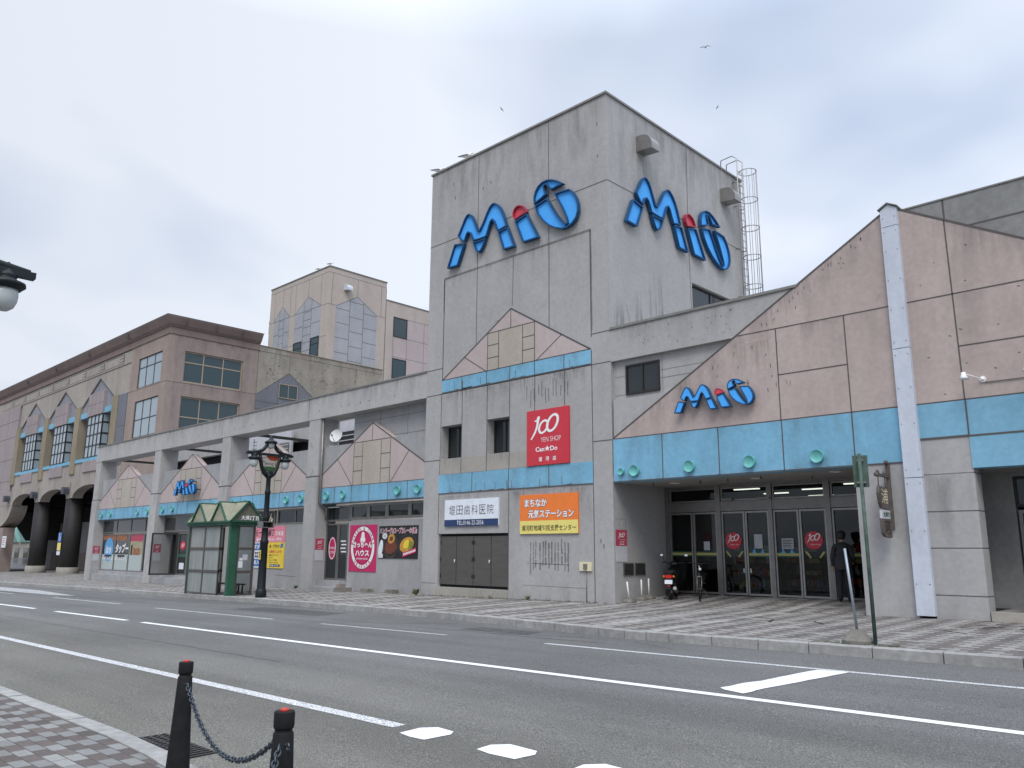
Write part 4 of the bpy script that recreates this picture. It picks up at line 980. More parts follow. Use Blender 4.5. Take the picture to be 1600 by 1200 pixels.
# third bay: plain wall with posters
a, b = -37.35, -30.33
mb = MB(); mb.wall('y', SY, SY+.25, a, b, -.9, 2.74)
mb.line('y', SY, (-33.3, .55), (-31.6, .52), .02, 1)
part('shop_wall', mb, ['concrete_side', 'joint_soft'], mall)
window(mall, 'y', SY, -33.4, b, 2.76, 3.44, (-31.9,), (), .08, 'frame_alu', 'glass_dark', name='transom_window')
window(mall, 'y', SY, a, -35.0, 2.76, 3.44, (), (), .08, 'frame_alu', 'glass_dark', name='transom_window')
# fourth bay: restaurant door and poster wall
a, b = -29.42, TX0
mb = MB(); mb.wall('y', SY, SY+.25, -27.78, b, -.5, 2.80); part('shop_wall', mb, ['concrete_side', 'joint_soft'], mall)
z0 = .46
mb = MB(); mb.box(-29.42, YF-.12, -.2, -27.5, SY, .21); mb.box(-29.40, SY-.32, .2, -27.8, SY+.2, z0-.01); part('shop_step', mb, 'concrete_side', mall)
for x0, x1 in ((-29.40, -28.52), (-28.50, -27.80)):
    o = window(mall, 'y', SY, x0, x1, z0, 2.72, (), (), .07, 'frame_alu', 'glass_dark', name='restaurant_door')
    if x0 < -29:
        s = MB(); s.prism(ringpts(-28.93, 1.72, .27, .47, 0, 24), 'y', SY+.028, SY+.029, 0); ring(s, 'y', SY+.024, -28.93, 1.72, .25, .44, .04, 0, 1)
        part('round_sticker', s, ['sign_crimson', 'white_ink'], o)
        text('sticker_text', 'さっちゃん', 'y', SY+.024, -29.15, -28.71, 1.68, 1.80, 'white_ink', o, .03); text('sticker_text', 'ハウス', 'y', SY+.024, -29.1, -28.76, 1.5, 1.62, 'white_ink', o, .03)
    else:
        s = MB()
        for k in range(4): s.box(x0+.16+.05*(k % 2), SY+.028, 1.98-k*.14, x1-.14-.04*((k+1) % 2), SY+.029, 2.03-k*.14)
        part('notice_text', s, 'white_ink', o)
o = window(mall, 'y', SY, -29.40, -27.72, 2.80, 3.44, (), (), .08, 'frame_alu', 'glass_dark', name='transom_window')
part('reflection_bar', MB().box(-29.2, SY-.12, 3.36, -28.4, SY-.06, 3.40), 'white', mall)  # white bar standing in for a faint reflection, no lamp here
for x0, x1 in ((-27.70, -26.5), (-26.5, -25.3), (-25.3, -23.9), (-23.9, TX0)):
    window(mall, 'y', SY, x0, x1, 2.84, 3.46, (), (), .10, 'frame_alu', 'glass_dark', name='transom_window')
dp = MB(); dp.tube([(-29.33, YF+.10, 7.1), (-29.33, YF+.10, 3.55), (-29.25, YF+.35, 3.4), (-29.22, SY-.15, 3.35), (-29.22, SY-.15, 2.85)], .05, 8)
part('drain_pipe', dp, 'frame_alu', mall)
dp = MB(); dp.tube([(TX0-.06, YF+.6, 7.1), (TX0-.06, YF+.6, 5.9)], .03, 6); part('drain_pipe', dp, 'frame_alu', mall)
# ------------------------------------------------------------------ brown arcade building on the left
arc_b = thing('arcade_building', 'brown and beige building with three arches and dark round columns beyond the colonnade', 'building', (-75, 23.2, -.4))
AY, AX = 23.2, -57.14
w_ = MB()
# corner pier and upper strip on the front
w_.wall('y', AY, AY+.5, -64.0, AX-.0, -.9, 17.0, [(-62.45, -58.2, 13.58, 15.92), (-62.5, -58.25, 9.78, 12.58)])
w_.line('y', AY, (-64, 13.5), (AX, 13.5), .04, 1)
o = part('corner_pier', w_, ['brown_light', 'joint'], arc_b); drips(o, 'y', AY, [(-64, AX, 17, 15.9), (-62.6, -58, 13.58, 12.7)], 'drip_soft')
for v0, v1, dv in ((13.58, 15.92, 15.15), (9.78, 12.58, 11.15)):
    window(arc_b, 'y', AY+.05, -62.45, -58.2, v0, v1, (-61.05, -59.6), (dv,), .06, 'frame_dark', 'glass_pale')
s_ = MB()
s_.wall('x', AX, AX-.5, AY+.5, 30.2, -.9, 17.0, [(24.38, 28.97, 13.59, 15.92), (24.36, 28.93, 9.75, 12.55)])
s_.line('x', AX, (AY, 13.5), (30.2, 13.5), .04, 1); s_.line('x', AX, (30.2, 17), (30.2, 8), .04, 1)
o = part('side_wall', s_, ['brown_wall', 'joint'], arc_b); drips(o, 'x', AX, [(AY, 30.2, 17, 15.7), (24.2, 29.1, 13.59, 12.6)], 'drip'); drips(o, 'x', AX, [(AY, 30.2, 17, 13.6), (AY, 30.2, 13.5, 9)], 'drip_soft', proud=.0055)
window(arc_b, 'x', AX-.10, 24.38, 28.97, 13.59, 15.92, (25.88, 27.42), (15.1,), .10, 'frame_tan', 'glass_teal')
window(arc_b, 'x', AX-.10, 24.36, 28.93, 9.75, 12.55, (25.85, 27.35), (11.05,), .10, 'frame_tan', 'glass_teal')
# inner floor plates so the windows show depth
# cornice, mitred at the corner
cr = MB()
prof = [(0, 17.0), (.06, 17.02), (.06, 17.50), (.14, 17.55), (.18, 17.62), (.26, 17.70), (.50, 18.18), (.50, 18.26), (0, 18.26)]
ring0 = [(-130, AY-o, z) for o, z in prof]; ring1 = [(AX+o, AY-o, z) for o, z in prof]; ring2 = [(AX+o, 30.25, z) for o, z in prof]
cr.loft([ring0, ring1, ring2], 0, False)
cr.box(-130, AY, 18.2, AX, 30.25, 18.25)
for x in (-64, -72.5, -81, -89.5): cr.box(x-.015, AY-.52, 17.7, x+.015, AY-.3, 18.27, 1)
for y in (24.2, 26.5, 28.6): cr.box(AX+.3, y-.012, 17.7, AX+.52, y+.012, 18.27, 1)
part('cornice', cr, ['brown_dark', 'joint'], arc_b)
part('roof_flashing', MB().box(-130, AY-.53, 18.26, AX+.53, 30.3, 18.30), 'flash', arc_b)
# beige front with three gabled bays over arches
cs = (-70.4, -78.95, -87.5); xe = [-64.0, -74.7, -83.2, -91.9]
f_ = MB(); tri = MB()
f_.box(-130, AY, 15.9, -64.0, AY+.5, 17.0)
f_.line('y', AY, (-92.5, 15.9), (-64, 15.9), .12, 1); f_.line('y', AY, (-130, 16.95), (-64, 16.95), .09, 1)
for k in range(8):
    x = -65.6-k*4.25; f_.line('y', AY, (x, 16.1), (x, 16.85), .16, 1); f_.line('y', AY, (x+.2, 16.3), (x-.9, 16.3), .05, 1); f_.line('y', AY, (x+.1, 16.55), (x-.8, 16.55), .05, 1); f_.line('y', AY, (x-.2, 16.82), (x-4.0, 16.82), .07, 1); f_.line('y', AY, (x, 16.1), (x-4.0, 16.1), .05, 1)
for i, c in enumerate(cs):
    xl, xr = c-3.7, c+3.66; L0, R0 = xe[i+1], xe[i]
    if i == 0: R0 = -64.0
    f_.prism([(L0, 13.55), (xl, 13.55), (c, 15.58), (xr, 13.55), (R0, 13.55), (R0, 15.9), (L0, 15.9)], 'y', AY, AY+.5)
    for p, q in (((xl, 13.55), (c, 15.58)), ((c, 15.58), (xr, 13.55))): f_.line('y', AY, p, q, .07, 1)
    # spandrel with the arch cut out of it
    al, ar, ac = c-3.55, c+3.5, c-.02; n = 16
    arcp = [(ac+(al-ac)*math.cos(PI*k/n) if k <= n/2 else ac-(ar-ac)*math.cos(PI*k/n), 5.85+.92*math.sin(PI*k/n)) for k in range(n+1)]
    f_.prism([(L0, 5.85)]+arcp+[(R0, 5.85), (R0, 8.72), (L0, 8.72)], 'y', AY, AY+.8)
    for k in range(n):
        f_.line('y', AY, arcp[k], arcp[k+1], .05, 1)
    for q in (-2.4, -1.2, 0, 1.2, 2.4): f_.line('y', AY, (c+q, 8.7), (c+q, 6.8), .03, 1)
    # recessed tiled field, oriel and window
    tri.prism([(L0+.4, 12.45), (R0-.4, 12.45), (R0-.4, 13.6), (xr, 13.6), (c, 15.62), (xl, 13.6), (L0+.4, 13.6)], 'y', AY+.10, AY+.6)
    for q in (-2.6, 2.6): tri.line('y', AY+.10, (c+q, 13), (c+q, 14.2), .03, 1)
    o1, o2 = c-1.75, c+1.7
    orl = MB(); orl.box(o1, AY-.16, 12.47, o2, AY+.2, 14.35); orl.line('y', AY-.16, (o1, 13.4), (o2, 13.4), .03, 1)
    for q in (.25, .5, .75): orl.line('y', AY-.16, (o1+(o2-o1)*q, 12.5), (o1+(o2-o1)*q, 14.3), .03, 1)
    pass
    part('oriel', orl, ['pale_tile', 'joint'], arc_b)
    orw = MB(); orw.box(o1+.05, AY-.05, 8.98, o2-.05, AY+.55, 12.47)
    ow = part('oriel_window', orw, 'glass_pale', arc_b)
    fr_ = MB()
    for q in range(5): x = o1+.05+(o2-o1-.1)*q/4; fr_.box(x-.06, AY-.09, 8.98, x+.06, AY-.05, 12.47)
    for z in (8.98, 9.9, 10.8, 11.7, 12.4): fr_.box(o1+.05, AY-.08, z, o2-.05, AY-.051, z+.10); fr_.box(o2-.05, AY-.05, z, o2-.02, AY+.55, z+.12)
    fr_.box(o2-.07, AY-.09, 8.98, o2-.012, AY-.01, 12.47); fr_.box(o2-.05, AY+.47, 8.98, o2-.01, AY+.55, 12.47)
    part('window_frame', fr_, 'frame_dark', ow)
    bb = MB(); bb.box(xl-.1, AY-.0, 12.5, o1, AY+.2, 12.95); bb.box(o2, AY-.0, 12.5, xr+.2, AY+.2, 12.95); bb.box(L0+.4, AY-.08, 8.72, R0-.5, AY+.5, 9.0)
    part('blue_band', bb, 'blue_band', arc_b)
    dk = MB(); dk.box(L0+.3, AY+.5, 8.9, o1+.1, AY+.6, 12.5); dk.box(o2-.1, AY+.5, 8.9, R0-.3, AY+.6, 12.5)
    parts_each('tiled_side_field', dk, 'slate_tile', arc_b)
    tb = MB(); tb.box(o1+.05, AY-.1, 7.85, o2-.0, AY+.1, 8.72)
    for q in (.25, .5, .75): tb.line('y', AY-.1, (o1+(o2-o1)*q, 7.87), (o1+(o2-o1)*q, 8.7), .03, 1)
    part('tile_apron', tb, ['pale_tile', 'joint'], arc_b)
part('front_wall', f_, ['beige_wall', 'joint'], arc_b)
part('tiled_field', tri, ['field_tile', 'joint'], arc_b)
for x in xe[1:]+[-66.3]:
    p = MB(); p.box(x-.6, AY-.12, 7.85, x+.6, AY+.6, 13.58)
    part('pilaster', p, 'ochre', arc_b)
sl_ = MB(); sl_.box(-65.7, AY-.05, 8.0, -64.02, AY+.5, 13.55); sl_.line('y', AY-.05, (-65.7, 11), (-64, 11), .04, 1)
part('slate_strip', sl_, ['slate_tile', 'joint'], arc_b)
lw = MB(); lw.box(-130, AY-.02, 5.85, -92.6, AY+.5, 15.9)
for z in (8.3, 10.5, 12.8, 14.5): lw.line('y', AY-.02, (-130, z), (-92.6, z), .05, 1)
for x in (-96, -100, -104): lw.line('y', AY-.02, (x, 15.9), (x, 5.9), .05, 1)
part('end_wall', lw, ['pale_tile', 'joint'], arc_b)
pe = MB(); pe.box(-100, AY-.05, -.9, -92.9, AY+1.0, 3.7); part('end_pier', pe, 'brown_wall', arc_b)
pe = MB(); pe.box(-130, AY, 3.7, -96.0, AY+1.4, 5.85); n = 10
pe.prism([(-91.2, 5.85)]+[(-91.2-4.8*(1-math.cos(PI/2*k/n)), 5.85-2.15*math.sin(PI/2*k/n)) for k in range(n+1)]+[(-96.0, 5.85)], 'y', AY, AY+1.4)
part('end_arch', pe, 'beige_wall', arc_b)
for x in (-75.0, -83.5):
    c_ = MB(); c_.lathe([(.72, -.9), (.72, 5.86)], (x, AY+.62, 0), 32, 0); part('column', c_, 'col_dark', arc_b)
    c_ = MB(); c_.lathe([(.86, -.9), (.86, .12), (.84, .14), (.01, .14)], (x, AY+.62, 0), 32, 0); part('column_base', c_, 'base_stone', arc_b)
ib = MB()
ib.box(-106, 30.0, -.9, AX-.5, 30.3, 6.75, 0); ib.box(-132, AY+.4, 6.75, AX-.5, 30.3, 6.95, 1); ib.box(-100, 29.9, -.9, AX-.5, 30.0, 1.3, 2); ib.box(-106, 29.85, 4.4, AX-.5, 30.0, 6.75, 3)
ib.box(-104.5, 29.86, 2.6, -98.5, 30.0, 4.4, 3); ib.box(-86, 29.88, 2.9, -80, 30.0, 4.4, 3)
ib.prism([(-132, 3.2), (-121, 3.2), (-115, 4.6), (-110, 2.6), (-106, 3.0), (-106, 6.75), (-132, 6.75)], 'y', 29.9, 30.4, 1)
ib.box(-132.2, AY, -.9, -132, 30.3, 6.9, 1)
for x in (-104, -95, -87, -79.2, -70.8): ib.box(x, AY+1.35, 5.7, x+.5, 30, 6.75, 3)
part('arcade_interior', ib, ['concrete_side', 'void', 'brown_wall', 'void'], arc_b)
bk = MB(); bk.box(AX-4, 30.2, -.9, AX, 42.2, 17.42)
bk.line('x', AX, (30.3, 17.0), (42.2, 17.0), .04, 1); bk.line('x', AX, (32.97, 17.0), (32.97, 15.7), .035, 1); bk.line('x', AX, (39.4, 17.0), (39.4, 15.7), .035, 1)
for k in range(110):
    y = rs.choice((rs.gauss(31.3, .4), rs.uniform(33, 42), rs.gauss(36, 1.5))); z = rs.choice((rs.uniform(13.8, 16.8), rs.gauss(15.2, .25)))
    if not 30.4 < y < 42 or z > 16.9: continue
    bk.line('x', AX, (y, z), (y+rs.uniform(.02, .22), z+rs.uniform(-.02, .02)), rs.uniform(.03, .09), 2)
bk.box(AX-.1, 33.0, 17.0, AX+.006, 34.6, 17.40, 3)
o = part('rear_wall', bk, ['beige_dirty', 'joint', 'stain', 'brown_wall'], arc_b); drips(o, 'x', AX, [(30.2, 42.2, 17.4, 14.5)], 'drip'); drips(o, 'x', AX, [(30.2, 42.2, 17.4, 13)], 'drip_soft', proud=.0055)
part('roof_flashing', MB().box(AX-4, 30.25, 17.42, AX+.05, 42.25, 17.48), 'ochre', arc_b)
gs = MB(); gs.prism([(30.2, 9), (38, 9), (38, 11.5), (35.4, 13.9), (32.97, 15.62), (30.2, 13.5)], 'x', AX+.02, AX-.2, 0)
for p, q in (((30.2, 13.0), (32.1, 13.0)), ((30.2, 12.4), (32.1, 12.4)), ((32.1, 12.4), (32.1, 15.0)), ((33.8, 13.5), (33.8, 15.0)), ((30.2, 13.5), (32.97, 15.6)), ((32.97, 15.6), (36, 13.4))): gs.line('x', AX+.02, p, q, .05, 1)
part('slate_gable', gs, ['slate_tile', 'joint'], arc_b)
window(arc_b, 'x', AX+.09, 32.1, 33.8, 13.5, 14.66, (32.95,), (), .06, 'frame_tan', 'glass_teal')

# ------------------------------------------------------------------ cream stair tower behind
tb_ = thing('tower_block', 'cream tower block with pale blue tiled gables standing behind the beige wall', 'building', (-67, 42, -.5))
t2 = MB(); X2, Y2 = -62.0, 39.3
t2.box(-72.6, Y2, -.9, X2, 45.9, 27.65, 0)
for p, q in (((-72.6, 27.15), (X2, 27.15)), ((-72.6, 24.05), (X2, 24.05)), ((-72.6, 21.0), (X2, 21.0)), ((-63.25, 27.15), (-63.25, 24.05)), ((-65.45, 27.15), (-65.45, 25.4)), ((-67.75, 27.15), (-67.75, 24.05)), ((-68.7, 27.15), (-68.7, 24.05)), ((-70.1, 27.15), (-70.1, 25.4)), ((-71.7, 27.15), (-71.7, 24.05))): t2.line('y', Y2, p, q, .045, 1)
for p, q in (((Y2, 27.12), (45.9, 27.12)), ((Y2, 24.03), (45.9, 24.03)), ((39.7, 27.1), (39.65, 24.03)), ((42.5, 27.1), (42.5, 25.4)), ((45.3, 27.1), (45.3, 24.03))): t2.line('x', X2, p, q, .045, 1)
t2.line('x', X2, (45.88, 27), (45.88, 12), .07, 1)
part('tower_wall', t2, ['tower_beige', 'joint_soft'], tb_)
part('roof_flashing', MB().box(-72.66, Y2-.06, 27.65, X2+.06, 45.95, 27.74), 'flash', tb_)
for (c, hw) in ((-65.4, 2.25), (-70.15, 1.45)):
    g_ = MB(); g_.prism([(c-hw, 15), (c+hw, 15), (c+hw, 24.1), (c, 25.38), (c-hw, 24.1)], 'y', Y2-.02, Y2+.1, 0)
    l = lambda p, q: g_.line('y', Y2-.02, p, q, .045, 1)
    l((c-hw, 24.05), (c+hw, 24.05)); l((c-hw, 24.1), (c, 25.38)); l((c, 25.38), (c+hw, 24.1))
    u_ = hw*.3
    l((c-u_, 15), (c-u_, 25.0)); l((c+u_, 15), (c+u_, 25.0))
    for k in range(5): z = 23.6-k*1.5; l((c-hw, z-1.0), (c-u_, z-1.0)); l((c-u_, z-.5), (c+u_, z-.5)); l((c-u_, z+.3), (c+u_, z+.3)); l((c+u_, z-1.0), (c+hw, z-1.0))
    part('blue_tile_gable', g_, ['tower_blue', 'joint'], tb_)
g_ = MB(); g_.prism([(40.17, 15), (44.83, 15), (44.83, 24.0), (42.5, 25.38), (40.17, 24.0)], 'x', X2+.02, X2-.1, 0)
l = lambda p, q: g_.line('x', X2+.02, p, q, .045, 1)
l((40.17, 24), (42.5, 25.38)); l((42.5, 25.38), (44.83, 24)); l((41.7, 15), (41.7, 24.9)); l((43.25, 15), (43.25, 24.9)); l((41.7, 24.75), (43.25, 24.75))
for k in range(6): z = 23.9-k*1.42; l((40.17, z-.05 if k else z-.1), (41.7, z-.05 if k else z-.1)); l((41.7, z-.65), (43.25, z-.65)); l((43.25, z), (44.83, z))
part('blue_tile_gable', g_, ['tower_blue', 'joint'], tb_)
h = MB(); h.prism([(X2+px-.01, z) for px, z in [(0, 25.7), (.62, 25.65), (.62, 25.85), (.58, 26.0), (.46, 26.15), (.28, 26.22), (0, 26.22)]], 'y', 40.95, 41.55, 0)
part('vent_hood', h, 'white_metal', tb_)
cyl = MB(); cyl.lathe([(2.75, -.9), (2.75, 24.35), (2.8, 24.36), (2.8, 24.5), (.01, 24.5)], (-72.0, 42.1, 0), 40, 0); part('round_stair', cyl, 'tower_blue', tb_)
cyl = MB(); cyl.lathe([(2.78, 23.3), (2.78, 24.3)], (-72.0, 42.1, 0), 40, 0); part('round_stair_rim', cyl, 'tower_beige', tb_)
for a, b in ((-64.6, -63.2), (-67.6, -66.2)): window(tb_, 'y', Y2-.09, a, b, 19.2, 21.15, (), (20.5,), .07, 'frame_dark', 'glass_teal')
pw = MB(); pw.box(-68, 45.95, -.9, X2-.02, 62, 25.9, 0)
f = X2-.02
pw.face([(f+.004, 46.9, 14), (f+.004, 60, 14), (f+.004, 60, 24.42), (f+.004, 48.6, 24.42), (f+.004, 48.6, 24.40), (f+.004, 46.9, 22.3)][:5]+[(f+.004, 48.6, 22.4), (f+.004, 46.9, 22.4)], 2)
for p, q in (((46.9, 24.42), (60, 24.42)), ((46.9, 22.4), (60, 22.4)), ((46.9, 20.35), (60, 20.35)), ((50.8, 24.42), (50.8, 14)), ((48.6, 24.4), (48.6, 14)), ((46.9, 22.4), (46.9, 14))): pw.line('x', f+.004, p, q, .045, 1)
part('pink_wing', pw, ['tower_beige', 'joint_soft', 'tower_pink'], tb_)
part('roof_flashing', MB().box(-68, 45.97, 25.9, X2+.04, 62, 25.98), 'flash', tb_)
for v in (18.2, 22.4): window(tb_, 'x', X2+.03, 46.88, 48.6, v, v+2.0, (), (), .07, 'frame_dark', 'glass_teal')

# far house and railing seen through the arches
hs = thing('distant_house', 'pale house with a teal gable seen through the left arch', 'house', (-192, 50, -1.5))
m_ = MB(); m_.box(-230, 50, -3, -150, 56, 3.0); part('wall', m_, 'base_stone', hs)
m_ = MB()
for k in range(6): m_.prism([(-226+k*13, 3.0), (-214+k*13, 3.0), (-220+k*13, 7.0)], 'y', 49.7, 56.2); m_.box(-227+k*13, 50.5, 2.9, -213+k*13, 56, 6.2)
part('roof', m_, 'roof_teal', hs)
for k in range(12):
    m_ = MB(); m_.box(-226+k*6, 49.9, -1.2, -223.2+k*6, 50, 1.9); part('window', m_, 'glass_dark', hs)
rl = MB(); zf = -.55
for k in range(50): rl.box(-122+k*.35, 29.0, zf, -121.92+k*.35, 29.04, zf+1.05)
rl.box(-122, 28.98, zf+1.05, -104.4, 29.06, zf+1.14); rl.box(-122, 28.98, zf+.1, -104.4, 29.06, zf+.18)
single('railing', rl, 'white', 'white barred railing behind the dark columns', 'railing')

# ------------------------------------------------------------------ logo letters
LOGO = {
'M1': [(0.54, 1.15), (0.7, 1.4), (0.89, 1.71), (0.99, 1.82), (1.11, 1.84), (1.25, 1.74), (1.35, 1.58), (1.47, 1.32), (1.58, 1.07), (1.66, 1.05), (1.84, 1.29), (2.02, 1.59), (2.15, 1.77), (2.28, 1.86), (2.42, 1.85), (2.58, 1.73), (2.72, 1.54), (2.85, 1.27), (3.01, 0.83), (2.8, 0.8), (2.56, 0.76), (2.48, 0.93), (2.37, 1.18), (2.29, 1.26), (2.21, 1.2), (2.13, 1.01), (2.01, 0.73), (1.72, 0.72), (1.34, 0.75), (1.25, 0.95), (1.18, 1.08), (1.09, 1.14), (1.01, 1.09), (0.9, 0.85), (0.73, 0.92)],
'M2': [(0.38, 0.88), (0.90, 0.78), (0.55, 0.03), (0.0, 0.06)],
'M3': [(1.34, 0.7), (1.67, 0.68), (1.98, 0.69), (1.88, 0.46), (1.77, 0.3), (1.68, 0.25), (1.56, 0.28), (1.48, 0.39)],
'M4': [(2.59, 0.73), (3.04, 0.79), (3.38, 0.0), (2.85, 0.02)],
'i1': [(3.38, 0.93), (3.29, 1.07), (3.28, 1.2), (3.34, 1.33), (3.47, 1.41), (3.6, 1.4), (3.75, 1.33), (3.86, 1.2), (3.94, 1.05), (3.67, 1.0)],
'i2': [(3.39, 0.87), (3.92, 1.0), (4.46, 0.02), (3.75, 0.03)],
'G1': [(4.25, 1.22), (4.24, 1.45), (4.3, 1.65), (4.42, 1.8), (4.61, 1.89), (4.83, 1.9), (5.04, 1.84), (5.28, 1.72), (5.53, 1.54), (5.28, 1.52), (4.99, 1.49), (4.89, 1.62), (4.76, 1.76), (4.69, 1.72), (4.7, 1.6), (4.79, 1.41), (4.52, 1.3)],
'G2': [(4.28, 1.15), (4.55, 1.2), (4.82, 1.26), (5.0, 0.96), (5.21, 0.61), (5.44, 0.3), (5.59, 0.14), (5.66, 0.17), (5.62, 0.34), (5.45, 0.73), (5.3, 1.01), (5.13, 1.31), (5.42, 1.31), (5.76, 1.28), (5.91, 1.13), (6.05, 0.89), (6.12, 0.66), (6.12, 0.43), (6.03, 0.22), (5.87, 0.08), (5.67, 0.01), (5.44, 0.02), (5.18, 0.12), (4.88, 0.3), (4.61, 0.55), (4.41, 0.83)]}
def inset(poly, t):
    n = len(poly); A = sum(poly[i][0]*poly[(i+1) % n][1]-poly[(i+1) % n][0]*poly[i][1] for i in range(n)); sg = 1 if A > 0 else -1; out = []
    for i in range(n):
        p, q, r = Vector(poly[i-1]), Vector(poly[i]), Vector(poly[(i+1) % n]); d1 = (q-p).normalized(); d2 = (r-q).normalized()
        n1 = Vector((-d1.y, d1.x))*sg; n2 = Vector((-d2.y, d2.x))*sg; b = (n1+n2); l = b.length
        if l < .2: b = n1; k = 1
        else: b /= l; k = min(1.8, 1/max(.3, b.dot(n1)))
        out.append((q.x+b.x*t*k, q.y+b.y*t*k))
    return out
def logo(label, axis, d, u0, v0, w, h, gap, dep, rim, rec, group=None):
    s = -1 if axis == 'y' else 1; kx, kz = w/6.12, h/1.9
    cu, cv = u0+w/2, v0
    base = (cu, d, v0) if axis == 'y' else (d, cu, v0)
    t = thing('logo_sign', label, 'sign', base, 0, group)
    for k, poly in LOGO.items():
        P = [(u0+x*kx, v0+z*kz) for x, z in poly]; I = inset(P, rim); mb = MB()
        n = len(P); b0, f0, r0 = d+s*gap, d+s*(gap+dep), d+s*(gap+dep-rec)
        Q = (lambda p, e: (p[0], e, p[1])) if axis == 'y' else (lambda p, e: (e, p[0], p[1]))
        mb.face([Q(p, b0) for p in P], 1)
        for i in range(n):
            j = (i+1) % n
            mb.face([Q(P[i], b0), Q(P[j], b0), Q(P[j], f0), Q(P[i], f0)], 1)
            mb.face([Q(P[i], f0), Q(P[j], f0), Q(I[j], f0), Q(I[i], f0)], 1)
            mb.face([Q(I[i], f0), Q(I[j], f0), Q(I[j], r0), Q(I[i], r0)], 1)
        mb.face([Q(p, r0) for p in I], 0)
        part('letter_cap' if k == 'i1' else 'letter', mb, ['logo_red', 'logo_red_rim'] if k == 'i1' else ['logo_blue', 'logo_rim'], t)
    fr_ = MB()
    for (x, z) in ((.75, 1.1), (.45, .4), (2.3, 1.5), (2.9, .4), (1.7, .5), (3.6, 1.2), (3.9, .5), (4.6, 1.6), (5.9, .6), (4.9, .6)):
        u, v = u0+x*kx, v0+z*kz
        if axis == 'y': fr_.box(u-.02, d+s*(gap+.01), v-.02, u+.02, d, v+.02)
        else: fr_.box(d, u-.03, v-.03, d+s*(gap+.01), u+.03, v+.03)
    part('mounting_stud', fr_, 'frame_dark', t)
    return t
GL = 'blue wordmark signs'
logo('large blue raised-letter sign with a red dot on the tower wall facing the road', 'y', YF, -21.30, 11.72, 6.22, 1.93, .04, .13, .04, .08, GL)
logo('large blue raised-letter sign on the tower side wall below two vent hoods', 'x', TX1, 19.35, 11.70, 6.45, 1.97, .04, .13, .04, .08, GL)
logo('small blue raised-letter sign on the big pink gable over the entrance', 'y', YF-.012, -11.78, 5.27, 2.32, .71, .10, .12, .022, .01, GL)
logo('small blue raised-letter sign on the colonnade gable beyond the bus shelter', 'y', YP-.012, -42.95, 4.42, 2.45, .80, .25, .14, .024, .01, GL)

# ------------------------------------------------------------------ shop signs and posters
def board(name, label, cat, axis, d, u0, u1, v0, v1, mat, thick=.04, frame=None, group=None):
    s = -1 if axis == 'y' else 1
    base = ((u0+u1)/2, d, v0) if axis == 'y' else (d, (u0+u1)/2, v0)
    t = thing(name, label, cat, base, 0, group); mb = MB()
    if axis == 'y': mb.box(u0, d-thick, v0, u1, d, v1)
    else: mb.box(d, u0, v0, d+thick, u1, v1)
    part('board', mb, mat, t)
    return t, d+s*thick
def patch(t, axis, d, u0, u1, v0, v1, mat, name='panel', k=1):
    s = -1 if axis == 'y' else 1; e = d+s*.002*k; mb = MB()
    mb.face([(u0, e, v0), (u1, e, v0), (u1, e, v1), (u0, e, v1)] if axis == 'y' else [(e, u0, v0), (e, u1, v0), (e, u1, v1), (e, u0, v1)])
    return part(name, mb, mat, t)
t, f = board('shop_sign', 'tall red shop sign with a white 100 on the tower wall', 'sign', 'y', YF, -17.36, -15.62, 4.26, 6.0, 'sign_red', .06)
part('numerals', logo100('y', f, -17.20, 5.08, 1.22, .74), 'white_ink', t)
text('lettering', 'YEN SHOP', 'y', f, -16.76, -15.94, 4.97, 5.12, 'white_ink', t, -.012); text('lettering', 'Can★Do', 'y', f, -16.98, -16.08, 4.67, 4.86, 'white_ink', t, .025)
for q, ch in enumerate('浦河店'): text('lettering', ch, 'y', f, -16.85+.29*q, -16.71+.29*q, 4.37, 4.51, 'white_ink', t, .02)
t, f = board('clinic_sign', 'white and navy dental clinic sign above the steel doors', 'sign', 'y', YF, -21.24, -18.62, 2.45, 3.345, 'sign_pale', .05)
patch(t, 'y', f, -21.24, -18.62, 2.45, 2.675, 'navy_ink')
for q, ch in enumerate('堤田歯科医院'): text('lettering', ch, 'y', f, -21.0+.372*q, -20.70+.372*q, 2.83, 3.14, 'black_ink', t, -.008)
text('lettering', 'TEL:0146-22-2056', 'y', f-.003, -20.60, -19.30, 2.495, 2.635, 'white_ink', t, -.005)
t, f = board('station_sign', 'orange and yellow community centre sign beside the steel doors', 'sign', 'y', YF, -17.66, -15.30, 2.165, 3.36, 'sign_orange', .05)
patch(t, 'y', f, -17.66, -15.30, 2.165, 2.56, 'sign_yellow')
for (s_, a, b, v0, v1) in (('まちなか', -17.46, -16.52, 2.98, 3.23), ('元気ステーション', -17.30, -15.46, 2.63, 2.90)):
    text('lettering_outline', s_, 'y', f, a-.015, b+.015, v0-.015, v1+.015, 'navy_ink', t, .06, .003)
    text('lettering', s_, 'y', f, a, b, v0, v1, 'white_ink', t, .032, .005)
text('lettering', '浦河町地域包括支援センター', 'y', f-.002, -17.58, -15.38, 2.25, 2.43, 'black_ink', t, .01)
